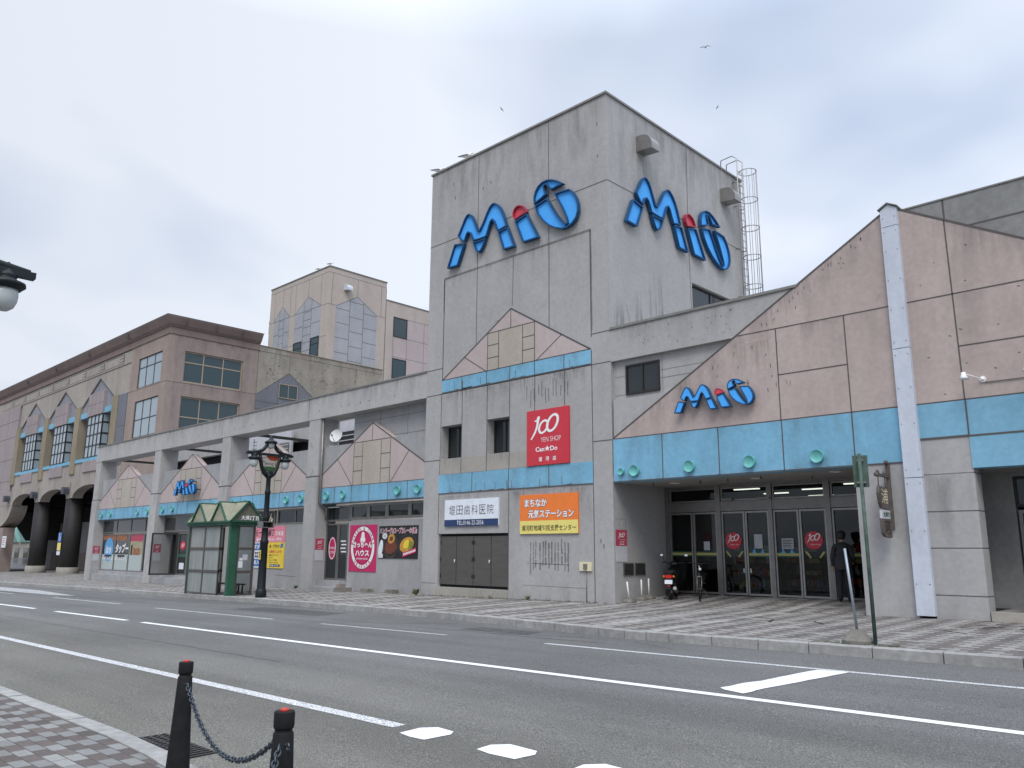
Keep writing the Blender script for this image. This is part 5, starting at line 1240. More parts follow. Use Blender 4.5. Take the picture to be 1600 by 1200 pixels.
# restaurant posters in the fourth bay
t, f = board('restaurant_poster', 'crimson restaurant poster with a white oval ring beside the food photo', 'poster', 'y', SY, -27.64, -25.85, .83, 2.63, 'sign_crimson', .025)
cx_, cz_ = -26.745, 1.75
mb = MB(); ring(mb, 'y', f-.002, cx_, cz_, .78, .82, .15, 0, 0, 0, 1, 48); ring(mb, 'y', f-.003, cx_, cz_, .585, .635, .015, 0, 1, 0, 1, 48); part('oval_ring', mb, ['white_ink', 'black_ink'], t)
mb = MB(); ring(mb, 'y', f-.004, cx_, cz_, .80, .84, .02, 0, 0, 0, 1, 48)
part('ring_outline', mb, 'black_ink', t)
def around(s_, rx, rz, a0, a1, size, mat, flip=False):
    for i, ch in enumerate(s_):
        if ch == ' ': continue
        a = a0+(a1-a0)*i/(len(s_)-1); x, z = cx_+rx*math.cos(a), cz_+rz*math.sin(a)
        o = text('ring_letter', ch, 'y', 0, -size*.38, size*.38, -size/2, size/2, mat, None, .02, 0)
        if o is None: continue
        r = a-PI/2 if not flip else a+PI/2
        for v in o.data.vertices:
            u, q = v.co.x, v.co.z; v.co = (x+u*math.cos(r)-q*math.sin(r), f-.006, z+u*math.sin(r)+q*math.cos(r))
        o.parent = t; o.location = -t.location
around('BOKKEN & CURRY', .70, .74, PI*.93, PI*.07, .13, 'sign_crimson'); around('URAKAWA', .70, .74, PI*1.27, PI*1.73, .14, 'sign_crimson', True)
mb = MB(); mb.prism([(cx_-.14, 1.96), (cx_+.14, 1.96), (cx_+.17, 2.06), (cx_+.11, 2.16), (cx_+.09, 2.30), (cx_+.04, 2.36), (cx_-.04, 2.36), (cx_-.09, 2.30), (cx_-.11, 2.16), (cx_-.17, 2.06)], 'y', f-.003, f-.001); part('bell_emblem', mb, 'white_ink', t)
text('lettering_outline', 'さっちゃん', 'y', f-.004, cx_-.64, cx_+.66, 1.72, 2.0, 'sign_crimson', t, .09)
text('lettering', 'さっちゃん', 'y', f-.008, cx_-.62, cx_+.64, 1.74, 1.98, 'white_ink', t, .05); text('lettering', 'ハウス', 'y', f-.008, cx_-.46, cx_+.46, 1.42, 1.66, 'white_ink', t, .045)
text('lettering', 'SATCHAN HOUSE', 'y', f-.008, cx_-.38, cx_+.38, 1.29, 1.35, 'white_ink', t, .02)
t, f = board('food_poster', 'black food photo poster of hamburger steak and curry bowls', 'poster', 'y', SY, -25.70, -23.35, 1.35, 2.56, 'black_ink', .025)
text('lettering_outline', 'ハンバーグ&スープカレーの名店', 'y', f, -25.66, -23.40, 2.25, 2.50, 'white_ink', t, .05, .003)
text('lettering', 'ハンバーグ&スープカレーの名店', 'y', f, -25.64, -23.42, 2.27, 2.48, 'sign_crimson', t, .0, .006)
plz = [0]
def plate(c, rx, rz, tilt, mats, name):
    for m, q in mats:
        k = plz[0]; plz[0] += 1
        mb = MB(); mb.face([(x, f-.002-.0008*k, z) for x, z in ringpts(c[0], c[1], rx*q, rz*q, tilt, 32)]); part(name, mb, m, t)
M['bowl_dark'] = plain('dark_bowl', (.045, .045, .05), .4); M['meat'] = plain('grilled_meat', (.16, .045, .03), .5, var=.5, scale=22); M['gold_food'] = plain('golden_food', (.52, .27, .05), .5, var=.4, scale=14); M['green_food'] = plain('green_vegetable', (.10, .26, .04), .5)
plate((-24.98, 1.83), .44, .46, .1, (('stain_wood', 1), ('black_ink', .94)), 'skillet')
plate((-24.95, 1.78), .36, .27, .2, (('meat', 1),), 'meat_patty'); plate((-24.92, 2.08), .22, .17, .3, (('gold_food', 1), ('meat', .5)), 'potato')
plate((-23.95, 1.85), .55, .40, .25, (('bowl_dark', 1), ('black_ink', .92)), 'curry_bowl'); plate((-23.98, 1.85), .42, .27, .3, (('gold_food', 1),), 'curry')
plate((-24.0, 1.88), .20, .14, .6, (('sign_yellow2', 1),), 'noodles')
for x in (-23.86, -23.78, -23.7):
    mb = MB(); mb.face([(x, f-.016, 1.62), (x+.05, f-.016, 1.62), (x+.07, f-.016, 1.98), (x+.02, f-.016, 1.98)]); part('green_beans', mb, 'green_food', t)
plate((-25.56, 1.72), .13, .33, -.2, (('sign_pale', 1),), 'rice_plate'); plate((-25.32, 2.18), .15, .11, 0, (('sign_pale', 1), ('sign_grey', .7)), 'cup')
patch(t, 'y', f, -25.69, -25.42, 1.37, 1.52, 'white_ink', 'caption', 3)
for k in range(2): text('caption_text', 'ハンバーグ', 'y', f-.007, -25.66, -25.46, 1.40+k*.06, 1.44+k*.06, 'black_ink', t)
mb = MB(); mb.face([(-24.2, f-.017, 1.40), (-23.42, f-.017, 1.58), (-23.42, f-.017, 1.76), (-24.2, f-.017, 1.55)]); part('ribbon', mb, 'sign_crimson', t)
mb = MB()
for k in range(9): x = -24.15+k*.08; mb.face([(x, f-.018, 1.46+k*.018), (x+.055, f-.018, 1.47+k*.018), (x+.055, f-.018, 1.55+k*.018), (x, f-.018, 1.54+k*.018)])
part('ribbon_text', mb, 'white_ink', t)
# ramen posters in the third bay
t, f = board('ramen_sign', 'rose ramen alley sign over a yellow and a blue poster', 'sign', 'y', SY, -35.34, -32.61, 1.985, 2.70, 'sign_pink', .03)
text('lettering', 'らーめん横丁', 'y', f, -35.2, -33.5, 2.25, 2.58, 'black_ink', t, .02, shear=.15); text('lettering', 'ミオ店', 'y', f, -33.42, -32.75, 2.27, 2.48, 'white_ink', t, .03)
text('lettering', '塩味らーめん・担々メン・海鮮麺', 'y', f, -35.1, -32.85, 2.03, 2.18, 'white_ink', t, .03)
t, f = board('blue_poster', 'blue and white poster behind the street lamp post', 'poster', 'y', SY, -35.34, -34.05, .84, 1.98, 'sign_pale', .03)
patch(t, 'y', f, -35.28, -34.1, 1.62, 1.94, 'sign_blue'); patch(t, 'y', f, -35.28, -34.1, .90, 1.24, 'sign_blue')
text('lettering', '時計修理', 'y', f-.003, -35.2, -34.2, 1.68, 1.88, 'white_ink', t, .03); text('lettering', '名入れ彫', 'y', f-.003, -35.2, -34.2, .98, 1.18, 'white_ink', t, .03)
text('lettering', '電池交換 修理', 'y', f-.003, -35.15, -34.25, 1.44, 1.56, 'black_ink', t, .02); text('lettering', '眼鏡 補聴器', 'y', f-.003, -35.15, -34.25, 1.29, 1.40, 'black_ink', t, .02)
t, f = board('gold_poster', 'bright yellow poster with black writing under the rose sign', 'poster', 'y', SY, -34.03, -32.61, .84, 1.98, 'sign_yellow2', .03)
text('lettering', '金・プラチナ', 'y', f, -33.9, -33.0, 1.70, 1.90, 'black_ink', t, .03); text('lettering', 'お買取りします!', 'y', f, -33.9, -32.8, 1.50, 1.63, 'sign_red', t, .02)
mb = MB(); mb.face([(-32.95, f-.003, 1.72), (-32.72, f-.003, 1.76), (-32.68, f-.003, 1.94), (-32.92, f-.003, 1.90)]); part('burst', mb, 'sign_blue', t)
for k, s_ in enumerate(('・指輪 ネックレス', '・ピアス', '・ブローチ 時計', '・プラチナ メガネ')): text('lettering', s_, 'y', f, -33.95, -33.95+.1*len(s_), 1.38-k*.11, 1.45-k*.11, 'black_ink', t, .015)
patch(t, 'y', f, -33.8, -32.9, .90, 1.01, 'navy_ink'); text('lettering', '時計メガネ', 'y', f-.004, -33.72, -32.98, .92, .99, 'white_ink', t, .02)
t, f = board('ramen_lightbox', 'dark box sign with pale lettering in the transom above the rose sign', 'sign', 'y', SY, -35.0, -33.47, 2.80, 3.40, 'frame_alu', .10)
patch(t, 'y', f, -34.95, -33.52, 2.84, 3.36, 'frame_dark'); text('lettering', 'らーめん', 'y', f-.003, -34.9, -33.6, 2.88, 3.28, 'cream_box', t, .045)
# red 100-yen plates on the pillars, each with a blank plate below
def pillar_plate(label, axis, d, u0, u1, v0, v1, v2, group='red pillar plates'):
    t, f = board('pillar_sign', label, 'sign', axis, d, u0, u1, v0, v1, 'sign_red_dull', .012, None, group)
    wd = u1-u0
    part('numerals', logo100(axis, f, u0+wd*.18, v0+(v1-v0)*.45, wd*.6, (v1-v0)*.38), 'white_ink', t)
    text('lettering', 'yen shop', axis, f, u0+wd*.38, u0+wd*.84, v0+(v1-v0)*.36, v0+(v1-v0)*.41, 'white_ink', t, .02); text('lettering', 'Can★Do', axis, f, u0+wd*.3, u0+wd*.74, v0+(v1-v0)*.22, v0+(v1-v0)*.29, 'white_ink', t, .02); text('lettering', '浦河店', axis, f, u0+wd*.3, u0+wd*.72, v0+(v1-v0)*.07, v0+(v1-v0)*.14, 'white_ink', t, .02)
    return t
def blank_plate(label, d, u0, u1, v0, v1):
    mb = MB(); mb.box(d, u0, v0, d+.012, u1, v1); single('blank_plate', mb, 'sign_grey', label, 'plate', 'blank grey plates')
pillar_plate('small red 100-yen plate on the porch side wall by the wall vents', 'x', TX1, 18.68, 19.2, 1.80, 2.25, 0)
blank_plate('blank grey plate above the two wall vents in the porch', TX1, 18.68, 19.2, 1.36, 1.795)
for (a, b), la, lb in zip((PX[3], PX[1], PX[0]), ('small red 100-yen plate on the pillar beside the restaurant door', 'small red 100-yen plate on the pillar behind the open glass door', 'small red 100-yen plate on the end pillar by the round columns'), ('blank grey plate on the pillar beside the restaurant door', 'blank grey plate on the pillar behind the open glass door', 'blank grey plate on the end pillar by the round columns')):
    zz0 = 1.20+fl(b)
    pillar_plate(la, 'x', b, YF+.07, YF+.47, zz0+.42, zz0+.87, 0); blank_plate(lb, b, YF+.07, YF+.47, zz0-.02, zz0+.41)
# outlet box on the tower wall
t = thing('meter_box', 'small cream outlet box low on the tower wall', 'box', (-15.04, YF, 1.09))
mb = MB(); mb.box(-15.27, YF-.05, 1.09, -14.83, YF, 1.34); part('cover', mb, 'cream_box', t)
mb = MB(); mb.box(-15.10, YF-.09, 1.14, -14.98, YF-.05, 1.29); mb.tube([(-15.04, YF-.02, 1.09), (-15.04, YF-.02, .15)], .012, 6); part('socket', mb, ['frame_alu'], t)
# ------------------------------------------------------------------ bus shelter
zs = far_z(-30.5, 15)
sh = thing('bus_shelter', 'green framed bus shelter with grimy panes and a pointed roof on the pavement', 'bus shelter', (-30.4, 15.05, zs))
SX0, SX1, SY0, SY1 = -32.15, -28.66, 14.56, 15.56
def paneframe(axis, d, u0, u1, v0, v1, nu, nv, th=.05, fr=.095, gm='glass_shelter'):
    f = MB(); g = MB()
    P = (lambda a0, a1, b0, b1, e0, e1, B: B.box(a0, e0, b0, a1, e1, b1)) if axis == 'y' else (lambda a0, a1, b0, b1, e0, e1, B: B.box(e0, a0, b0, e1, a1, b1))
    for k in range(nu+1): u = u0+(u1-u0)*k/nu; P(max(u0, u-fr/2), min(u1, u+fr/2), v0, v1, d, d+th, f)
    for k in range(nv+1): v = v0+(v1-v0)*k/nv; P(u0, u1, max(v0, v-fr/2), min(v1, v+fr/2), d-.004, d+th+.004, f)
    P(u0+.02, u1-.02, v0+.02, v1-.02, d+th*.4, d+th*.5, g)
    o = part('panel_frame', f, 'brown_alu', sh); part('pane', g, gm, o); return o
paneframe('y', SY0+.02, SX0+.08, -29.52, zs+.02, zs+2.56, 2, 3)
paneframe('x', SX1-.06, SY0+.32, SY1-.02, zs+.02, zs+2.56, 1, 3, gm='glass_clear')
paneframe('x', SX0+.0, SY0+.1, SY1-.02, zs+.02, zs+2.56, 1, 3)
paneframe('y', SY1-.06, SX0+.08, -31.1, zs+.02, zs+2.56, 1, 3)
for a, b, c, d, m_ in ((SX1-.14, SY0-.02, SX1, SY0+.30, 'green_paint'), (SX0, SY0, SX0+.07, SY0+.08, 'green_paint'), (SX1-.06, SY1-.06, SX1, SY1, 'brown_alu'), (SX0, SY1-.08, SX0+.09, SY1, 'green_paint')):
    part('post', MB().box(a, b, zs-.05, c, d, zs+2.6), m_, sh)
zb_ = zs+2.58; za_ = zs+3.46
part('eaves_beam', MB().box(SX0-.05, SY0-.08, zb_, SX1+.08, SY1+.08, zb_+.13), 'green_paint', sh)
rf = MB(); tm = MB(); y0, y1 = SY0-.12, SY1+.24; ze = zb_+.13; gx = ((-31.80, -30.50), (-30.12, -28.86)); ex0, ex1 = SX0-.12, SX1+.14
xr = (y0+y1)/2; zr = zs+3.47
for (a, b) in gx:
    c = (a+b)/2
    rf.face([(a, y0, ze), (c, y0, za_), (c, y1, za_), (a, y1, ze)], 0); rf.face([(c, y0, za_), (b, y0, ze), (b, y1, ze), (c, y1, za_)], 0)
    rf.face([(a+.04, y0+.03, ze), (b-.04, y0+.03, ze), (c, y0+.03, za_-.05)], 1); rf.face([(a+.04, y1-.03, ze), (b-.04, y1-.03, ze), (c, y1-.03, za_-.05)], 1)
    for y in (y0, y1):
        for p in ((a, b), (b, a)):
            tm.loft([[(p[0]-.035, y-.03, ze), (p[0]+.035, y-.03, ze), (p[0]+.035, y+.03, ze), (p[0]-.035, y+.03, ze)], [(c-.035, y-.03, za_), (c+.035, y-.03, za_), (c+.035, y+.03, za_), (c-.035, y+.03, za_)]], 0, False)
    tm.tube([(c, y0, za_), (c, y1, za_)], .03, 6)
for s_ in ((ex0, ex1),):
    rf.face([(ex0, y0, ze), (ex1, y0, ze), (ex1, xr, zr), (ex0, xr, zr)], 0); rf.face([(ex0, xr, zr), (ex1, xr, zr), (ex1, y1, ze), (ex0, y1, ze)], 0)
    for x in (ex0, ex1):
        e = .03 if x < -30 else -.03
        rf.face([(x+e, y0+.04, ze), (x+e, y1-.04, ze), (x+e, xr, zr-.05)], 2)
        for p in (y0, y1): tm.loft([[(x-.03, p-.04, ze), (x+.03, p-.04, ze), (x+.03, p+.04, ze), (x-.03, p+.04, ze)], [(x-.03, xr-.04, zr), (x+.03, xr-.04, zr), (x+.03, xr+.04, zr), (x-.03, xr+.04, zr)]], 0, False)
        tm.box(x-.03, y0, ze-.02, x+.03, y1, ze+.04)
    tm.tube([(ex0, xr, zr), (ex1, xr, zr)], .03, 6); tm.box(ex0, y0-.03, ze-.03, ex1, y0+.02, ze+.03); tm.box(ex0, y1-.02, ze-.03, ex1, y1+.03, ze+.03)
M['gable_pane'] = plain('gable_end_sheet', (.30, .29, .21), .5, var=.15); M['gable_dark'] = plain('dark_gable_sheet', (.13, .13, .10), .5, var=.15)  # the side gable ends take the darker sheet
part('roof_sheet', rf, ['roof_pane', 'gable_pane', 'gable_dark'], sh); part('roof_trim', tm, 'green_paint', sh)
text('lettering', '大通3丁目', 'x', ex1-.02, y0+.42, y1-.22, ze+.05, ze+.23, 'white_ink', sh, .03)
for k, (a, b, v, h) in enumerate(((14.94, 15.12, 1.02, .24), (15.1, 15.3, 1.30, .2), (14.98, 15.1, 1.28, .10))): patch(sh, 'x', SX1-.02, a, b, zs+v, zs+v+h, 'sign_pale' if k != 1 else 'sign_grey', 'paper_notice', 2)
bn = thing('bench', 'low dark bench inside the bus shelter', 'bench', (-29.6, 15.2, zs))
mb = MB(); mb.box(-31.2, 15.05, zs+.38, -28.9, 15.42, zs+.43); part('seat', mb, 'brown_alu', bn)
for x in (-31.0, -29.35, -29.05):
    mb = MB(); mb.box(x, 15.08, zs, x+.05, 15.13, zs+.38); mb.box(x, 15.34, zs, x+.05, 15.39, zs+.38); mb.box(x, 15.13, zs+.05, x+.05, 15.34, zs+.09); part('leg', mb, 'frame_dark', bn)

# ------------------------------------------------------------------ ornate street lamps
M['glass_red'] = plain('red_stained_glass', (.27, .04, .015), .3, var=.5, scale=18); M['glass_green'] = plain('green_stained_glass', (.03, .09, .03), .3, var=.6, scale=18)
M['glass_milk'] = glass('clear_lamp_panel', (.95, .93, .93), .8, .95); M['horse_grey'] = plain('grey_metal_horse', (.20, .20, .21), .4)
def street_lamp(loc, label, plates):
    t = thing('street_lamp', label, 'street lamp', loc, 0, 'ornate street lamps')
    P = lambda n, mb, m: part(n, mb, m, t, True)
    mb = MB(); mb.lathe([(.19, -.1), (.19, .22), (.165, .26), (.15, .30), (.14, 1.0), (.135, 1.85), (.15, 1.87), (.15, 1.95), (.12, 2.0), (.105, 2.7), (.12, 2.72), (.12, 2.78), (.098, 2.85), (.088, 3.6), (.105, 3.62), (.105, 3.70), (.085, 3.75), (.08, 4.15), (.11, 4.2), (.12, 4.32), (.05, 4.36)], n=20)
    P('post', mb, 'navy_iron')
    a = MB()
    for s in (-1, 1):
        # lower tulip arms, the bar, and the horns that sweep up to the crown
        a.tube([(0, s*.06, 4.25), (0, s*.20, 4.36), (0, s*.30, 4.55), (0, s*.37, 4.80), (0, s*.40, 5.05)], [.085, .08, .07, .065, .06], 8)
        a.tube([(0, s*.12, 5.50), (0, s*.15, 5.38), (0, s*.21, 5.28), (0, s*.31, 5.17), (0, s*.50, 5.10), (0, s*.86, 5.06)], [.075, .07, .065, .065, .06, .05], 8)
        a.box(-.06, min(0, s*.92), 4.99, .06, max(0, s*.92), 5.07)
        a.ball((0, s*.62, 5.13), .025, 0, 8, 6)
    a.ball((0, 0, 4.34), (.10, .17, .13)); P('arm', a, 'navy_iron')
    c = MB(); c.lathe([(.22, 5.44), (.22, 5.50), (.17, 5.53), (.10, 5.57), (.06, 5.64), (.015, 5.74)], n=18); P('crown', c, 'navy_iron')
    g = MB(); g.lathe([(.13, 5.46), (.135, 5.38), (.12, 5.30), (.07, 5.25), (.01, 5.24)], n=18); P('crown_globe', g, 'lamp_glass')
    for s in (-1, 1):
        y = s*.62
        h = MB(); h.lathe([(.06, 5.06), (.09, 5.0), (.12, 4.97), (.10, 4.95), (.13, 4.92), (.215, 4.885), (.22, 4.85), (.185, 4.82), (.17, 4.80), (.01, 4.80)], (0, y, 0), 22); o = P('lamp_hood', h, 'navy_iron')
        g = MB(); g.lathe([(.145, 4.80), (.15, 4.74), (.145, 4.66), (.115, 4.58), (.06, 4.535), (.01, 4.53)], (0, y, 0), 22); part('globe', g, 'lamp_glass', o)
    # stained panel in the tulip: milky glass, red top, green foot and a galloping horse
    out = [(-.33, 4.98), (-.31, 4.78), (-.24, 4.56), (-.13, 4.42), (.13, 4.42), (.24, 4.56), (.31, 4.78), (.33, 4.98)]
    m = MB(); m.prism(out, 'x', -.008, .008); po = P('glass_panel', m, 'glass_milk')
    for e in (1, -1):
        r = MB(); r.face([(e*.012, y, z) for y, z in [(-.14, 4.98), (.32, 4.98), (.31, 4.86), (.2, 4.81), (.06, 4.82), (-.06, 4.88)]]); part('red_glass', r, 'glass_red', po)
        r = MB(); r.face([(e*.012, y, z) for y, z in [(-.245, 4.58), (-.13, 4.42), (.13, 4.42), (.25, 4.58), (.0, 4.60)]]); part('green_glass', r, 'glass_green', po)
        hr = [(-.30, 4.735), (-.265, 4.80), (-.23, 4.83), (-.225, 4.80), (-.18, 4.77), (-.12, 4.76), (.02, 4.74), (.10, 4.755), (.16, 4.745), (.25, 4.70), (.30, 4.695), (.24, 4.72), (.17, 4.735), (.12, 4.70), (.17, 4.66), (.16, 4.63), (.12, 4.66), (.05, 4.69), (-.05, 4.69), (-.10, 4.67), (-.15, 4.64), (-.20, 4.65), (-.16, 4.67), (-.13, 4.70), (-.19, 4.73), (-.23, 4.76), (-.27, 4.73)]
        r = MB(); r.face([(e*.016, y, z-.02) for y, z in hr]); part('horse_cutout', r, 'horse_grey', po)
    if plates:
        b = MB(); b.box(-.2, -.22, 2.40, .2, .22, 2.43); b.box(-.2, -.22, 2.60, .2, .22, 2.63); b.box(-.2, -.22, 2.43, -.17, .22, 2.60); b.box(-.2, .19, 2.43, .2, .22, 2.60); b.box(-.2, -.22, 2.43, .2, -.19, 2.60); P('post_bracket', b, 'frame_alu')
        b = MB(); b.box(-.06, -.145, 1.30, .06, -.135, 1.62); P('yellow_label', b, 'sign_yellow2')
        b = MB()
        for k in range(3): b.box(-.03, -.15, 1.36+k*.08, .03, -.145, 1.41+k*.08)
        P('label_text', b, 'black_ink')
    return t
street_lamp((-26.72, 14.86, far_z(-26.7, 14.9)), 'dark ornate street lamp with twin globes beside the bus shelter', True)
street_lamp((-11.0, 1.80, near_z(-11.0, 1.8)), 'dark ornate street lamp reaching in at the left edge of the photo', False)

# ------------------------------------------------------------------ bollards, chains, drain
bol = None
def bollard(x, y, label):
    global bol
    z = near_z(x, y)
    if bol: return dup(bol, (x, y, z), None, label)
    t = thing('bollard', label, 'bollard', (x, y, z), 0, 'black bollards with red caps')
    mb = MB(); mb.lathe([(.088, -.05), (.084, .05), (.073, .25), (.060, .50), (.051, .70), (.049, .703), (.044, .705), (.044, .722), (.049, .724), (.052, .735), (.052, .80), (.049, .806), (.01, .806)], n=24); part('post', mb, 'black_iron', t, True)
    mb = MB(); mb.lathe([(.024, .804), (.024, .814), (.018, .819), (.01, .816)], n=16); part('reflector', mb, 'red_cap', t, True)
    for s in (-1, 1):
        mb = MB(); ax = Vector((.86*s, -.22*s if s > 0 else .12, 0)).normalized()
        mb.tube([ax*.042+Vector((0, 0, .655)), ax*.078+Vector((0, 0, .655))], .010, 6)
        q = ax.cross(Vector((0, 0, 1)))
        mb.tube([ax*(.088+.018*math.cos(k*PI/5))+Vector((0, 0, .650+.018*math.sin(k*PI/5))) for k in range(11)], .006, 6)
        part('chain_eye', mb, 'chain', t, True)
    bol = t; return t
B1, B2, B3 = (-6.13, 2.84), (-3.86, 2.325), (-1.95, .72)
bollard(*B1, 'black bollard whose whole chain hangs to its right, the farther one')
bollard(*B2, 'black bollard nearest the bottom edge, its chain eye facing the viewer')
bollard(*B3, 'black bollard beyond the frame at the end of the second chain')
def chain(a, b, sag, label, link_l=.050):
    A = Vector((a[0], a[1], near_z(*a)+.65)); B = Vector((b[0], b[1], near_z(*b)+.65)); d = (B-A); d.z = 0; d.normalize()
    A += d*.105; B -= d*.105
    n = 240; pts = [A.lerp(B, k/n)-Vector((0, 0, sag*4*(k/n)*(1-k/n))) for k in range(n+1)]
    s = [0]
    for p, q in zip(pts, pts[1:]): s.append(s[-1]+(q-p).length)
    def at(x):
        x = max(0, min(s[-1], x)); k = max(0, min(n-1, next((i for i in range(n) if s[i+1] >= x), n-1)))
        return pts[k].lerp(pts[k+1], (x-s[k])/max(1e-6, s[k+1]-s[k]))
    mb = MB(); pitch = link_l*.72; m = int(s[-1]/pitch); side = Vector((-d.y, d.x, 0))
    for k in range(m+1):
        c = at(k*pitch); t = (at(k*pitch+.02)-at(k*pitch-.02)).normalized(); w_ = side if k % 2 else t.cross(side).normalized()
        w_ = (w_+ (t.cross(w_))*.25*math.sin(k*1.3)).normalized()
        lp = []
        for q in range(13):
            a_ = 2*PI*q/12; lp.append(c+t*(math.cos(a_)*link_l*.5)+w_*(math.sin(a_)*link_l*.29))
        mb.tube(lp, .0052, 6, 0, False)
    o = single('chain', mb, 'chain', label, 'chain', 'bollard chains')
    return o
chain(B1, B2, .265, 'galvanised chain sagging between the two black bollards')
chain(B2, B3, .30, 'galvanised chain dropping from the nearest bollard out of the frame')
mb = MB(); zr_ = lambda x, y: road_z(x, y)
gx0, gx1, gy0, gy1 = -8.2, -7.12, 3.27, 3.64
for k in range(15): x = gx0+(gx1-gx0)*k/14; mb.box(x-.014, gy0, road_z(x, gy0)-.02, x+.014, gy1, road_z(x, gy1)+.010)
for k in range(6): y = gy0+(gy1-gy0)*k/5; mb.box(gx0, y-.013, road_z(gx0, y)-.02, gx1, y+.013, road_z(gx0, y)+.016)
mb.face([(gx0, gy0, road_z(gx0, gy0)+.003), (gx1, gy0, road_z(gx1, gy0)+.003), (gx1, gy1, road_z(gx1, gy1)+.003), (gx0, gy1, road_z(gx0, gy1)+.003)], 1)
single('drain_grate', mb, ['frame_dark', 'void'], 'steel drain grate in the road beside the kerb', 'drain')

# ------------------------------------------------------------------ signs and posts by the entrance
zp = far_z(-5.1, 13.45)
t = thing('bus_stop_sign', 'green pole with a plate seen from behind on the kerb', 'sign', (-5.08, 13.42, zp))
mb = MB(); mb.tube([(-5.08, 13.42, zp-.05), (-5.095, 13.41, zp+3.0)], .030, 10); part('pole', mb, 'green_pole', t)
mb = MB(); dv = Vector((.98, -.2)).normalized(); nv_ = Vector((.2, .98)).normalized(); c = Vector((-5.10, 13.44)); zt = zp+2.98
def obox(mb, c, u, v, a0, a1, b0, b1, z0, z1, m=0):
    q = [c+u*a0+v*b0, c+u*a1+v*b0, c+u*a1+v*b1, c+u*a0+v*b1]
    mb.loft([[(p.x, p.y, z0) for p in q], [(p.x, p.y, z1) for p in q]], m, False)
pv = Vector((.36, -.93)).normalized(); pu = Vector((.93, .36)).normalized()
obox(mb, c, pu, pv, -.115, .115, -.05, -.035, zt-.52, zt)
part('plate', mb, 'green_pole', t)
mb = MB(); obox(mb, c, pu, pv, -.05, .05, -.035, .03, zt-.10, zt-.07); obox(mb, c, pu, pv, -.07, .07, -.035, .03, zt-.46, zt-.43); part('clamp', mb, 'frame_alu', t)
t = thing('post_base', 'leaning grey pipe set in a round concrete block on the kerb', 'post', (-5.37, 13.46, zp))
mb = MB(); mb.lathe([(.235, -.02), (.24, .05), (.10, .20), (.085, .215), (.01, .215)], (-5.37, 13.46, zp), 20, 0, False); part('concrete_foot', mb, 'conc_block', t)
mb = MB(); mb.tube([(-5.365, 13.46, zp+.15), (-5.46, 13.44, zp+1.48)], .022, 10); part('pipe', mb, 'galv', t)
# bracket sign hanging on the pier
t = thing('hanging_sign', 'weathered wooden hanging sign on an iron bracket beside the doors', 'sign', (-6.45, 18.5, 2.1))
mb = MB(); mb.box(-6.50, YF-.06, 2.15, -6.42, YF, 3.56); mb.box(-6.50, 17.88, 3.26, -6.43, YF-.05, 3.32); mb.lathe([(.04, 0), (.045, .04), (.04, .08), (.01, .08)], (-6.46, YF-.1, 3.56), 10); mb.ball((-6.46, 17.86, 3.29), .05)
for y in (17.95, 18.35): mb.tube([(-6.46, y, 3.27), (-6.46, y, 3.05)], .012, 6); mb.lathe([(.035, 0), (.04, .05), (.03, .09)], (-6.46, y, 3.3), 8)
part('bracket', mb, 'stain_wood', t)
mb = MB(); mb.prism([(17.86, 2.9), (17.92, 3.06), (18.1, 3.02), (18.3, 3.07), (18.42, 3.0), (18.40, 2.62), (18.42, 2.55), (17.98, 2.58), (17.90, 2.7)], 'x', -6.49, -6.43); part('upper_board', mb, 'stain_wood', t)
mb = MB(); mb.box(-6.485, 17.95, 2.36, -6.435, 18.42, 2.54); part('middle_board', mb, 'sign_grey', t)
mb = MB(); mb.prism([(17.92, 2.36), (18.42, 2.36), (18.45, 1.98), (18.36, 1.95), (18.05, 1.98), (17.95, 2.05)], 'x', -6.49, -6.43); part('lower_board', mb, 'stain_wood', t)
text('carved_character', '浦', 'x', -6.43, 17.98, 18.34, 2.68, 3.0, 'cream_box', t, .0, .006); text('carved_character', '河', 'x', -6.43, 18.02, 18.36, 2.03, 2.32, 'black_ink', t, .01, .006); text('carved_character', '大通り', 'x', -6.435, 18.0, 18.38, 2.39, 2.51, 'green_paint', t, .03, .006)
# white rods in small concrete blocks along the porch wall
rod = None
for i, (y, lean, lab) in enumerate(((18.92, -.12, 'white rod in a concrete block nearest the road, leaning most'), (19.5, -.03, 'white rod in a concrete block, middle one under the wall vents'), (19.86, -.04, 'white rod in a concrete block deepest in the porch, the shortest looking'))):
    z = ent_z(-13.7, y); x = -13.78
    if rod is None:
        t = thing('marker_rod', lab, 'post', (x, y, z), 0, 'white rods in concrete blocks')
        mb = MB(); mb.loft([[(-.15, -.13, -.02), (.15, -.13, -.02), (.15, .13, -.02), (-.15, .13, -.02)], [(-.15, -.13, .05), (.15, -.13, .05), (.15, .13, .05), (-.15, .13, .05)], [(-.06, -.05, .14), (.06, -.05, .14), (.06, .05, .14), (-.06, .05, .14)]], 0, False); part('block', mb, 'conc_block', t, True)
        mb = MB(); mb.tube([(0, 0, .1), (0, 0, .58)], .022, 8); part('rod', mb, 'white', t, True); rod = t
        for ch in t.children:
            if ch.name.startswith('rod'): ch.rotation_euler = (0.12, -.05, 0)
    else:
        r = dup(rod, (x, y, z), None, lab)
        for ch in r.children:
            if ch.name.startswith('rod'): ch.rotation_euler = (-lean*.3, 0, 0)
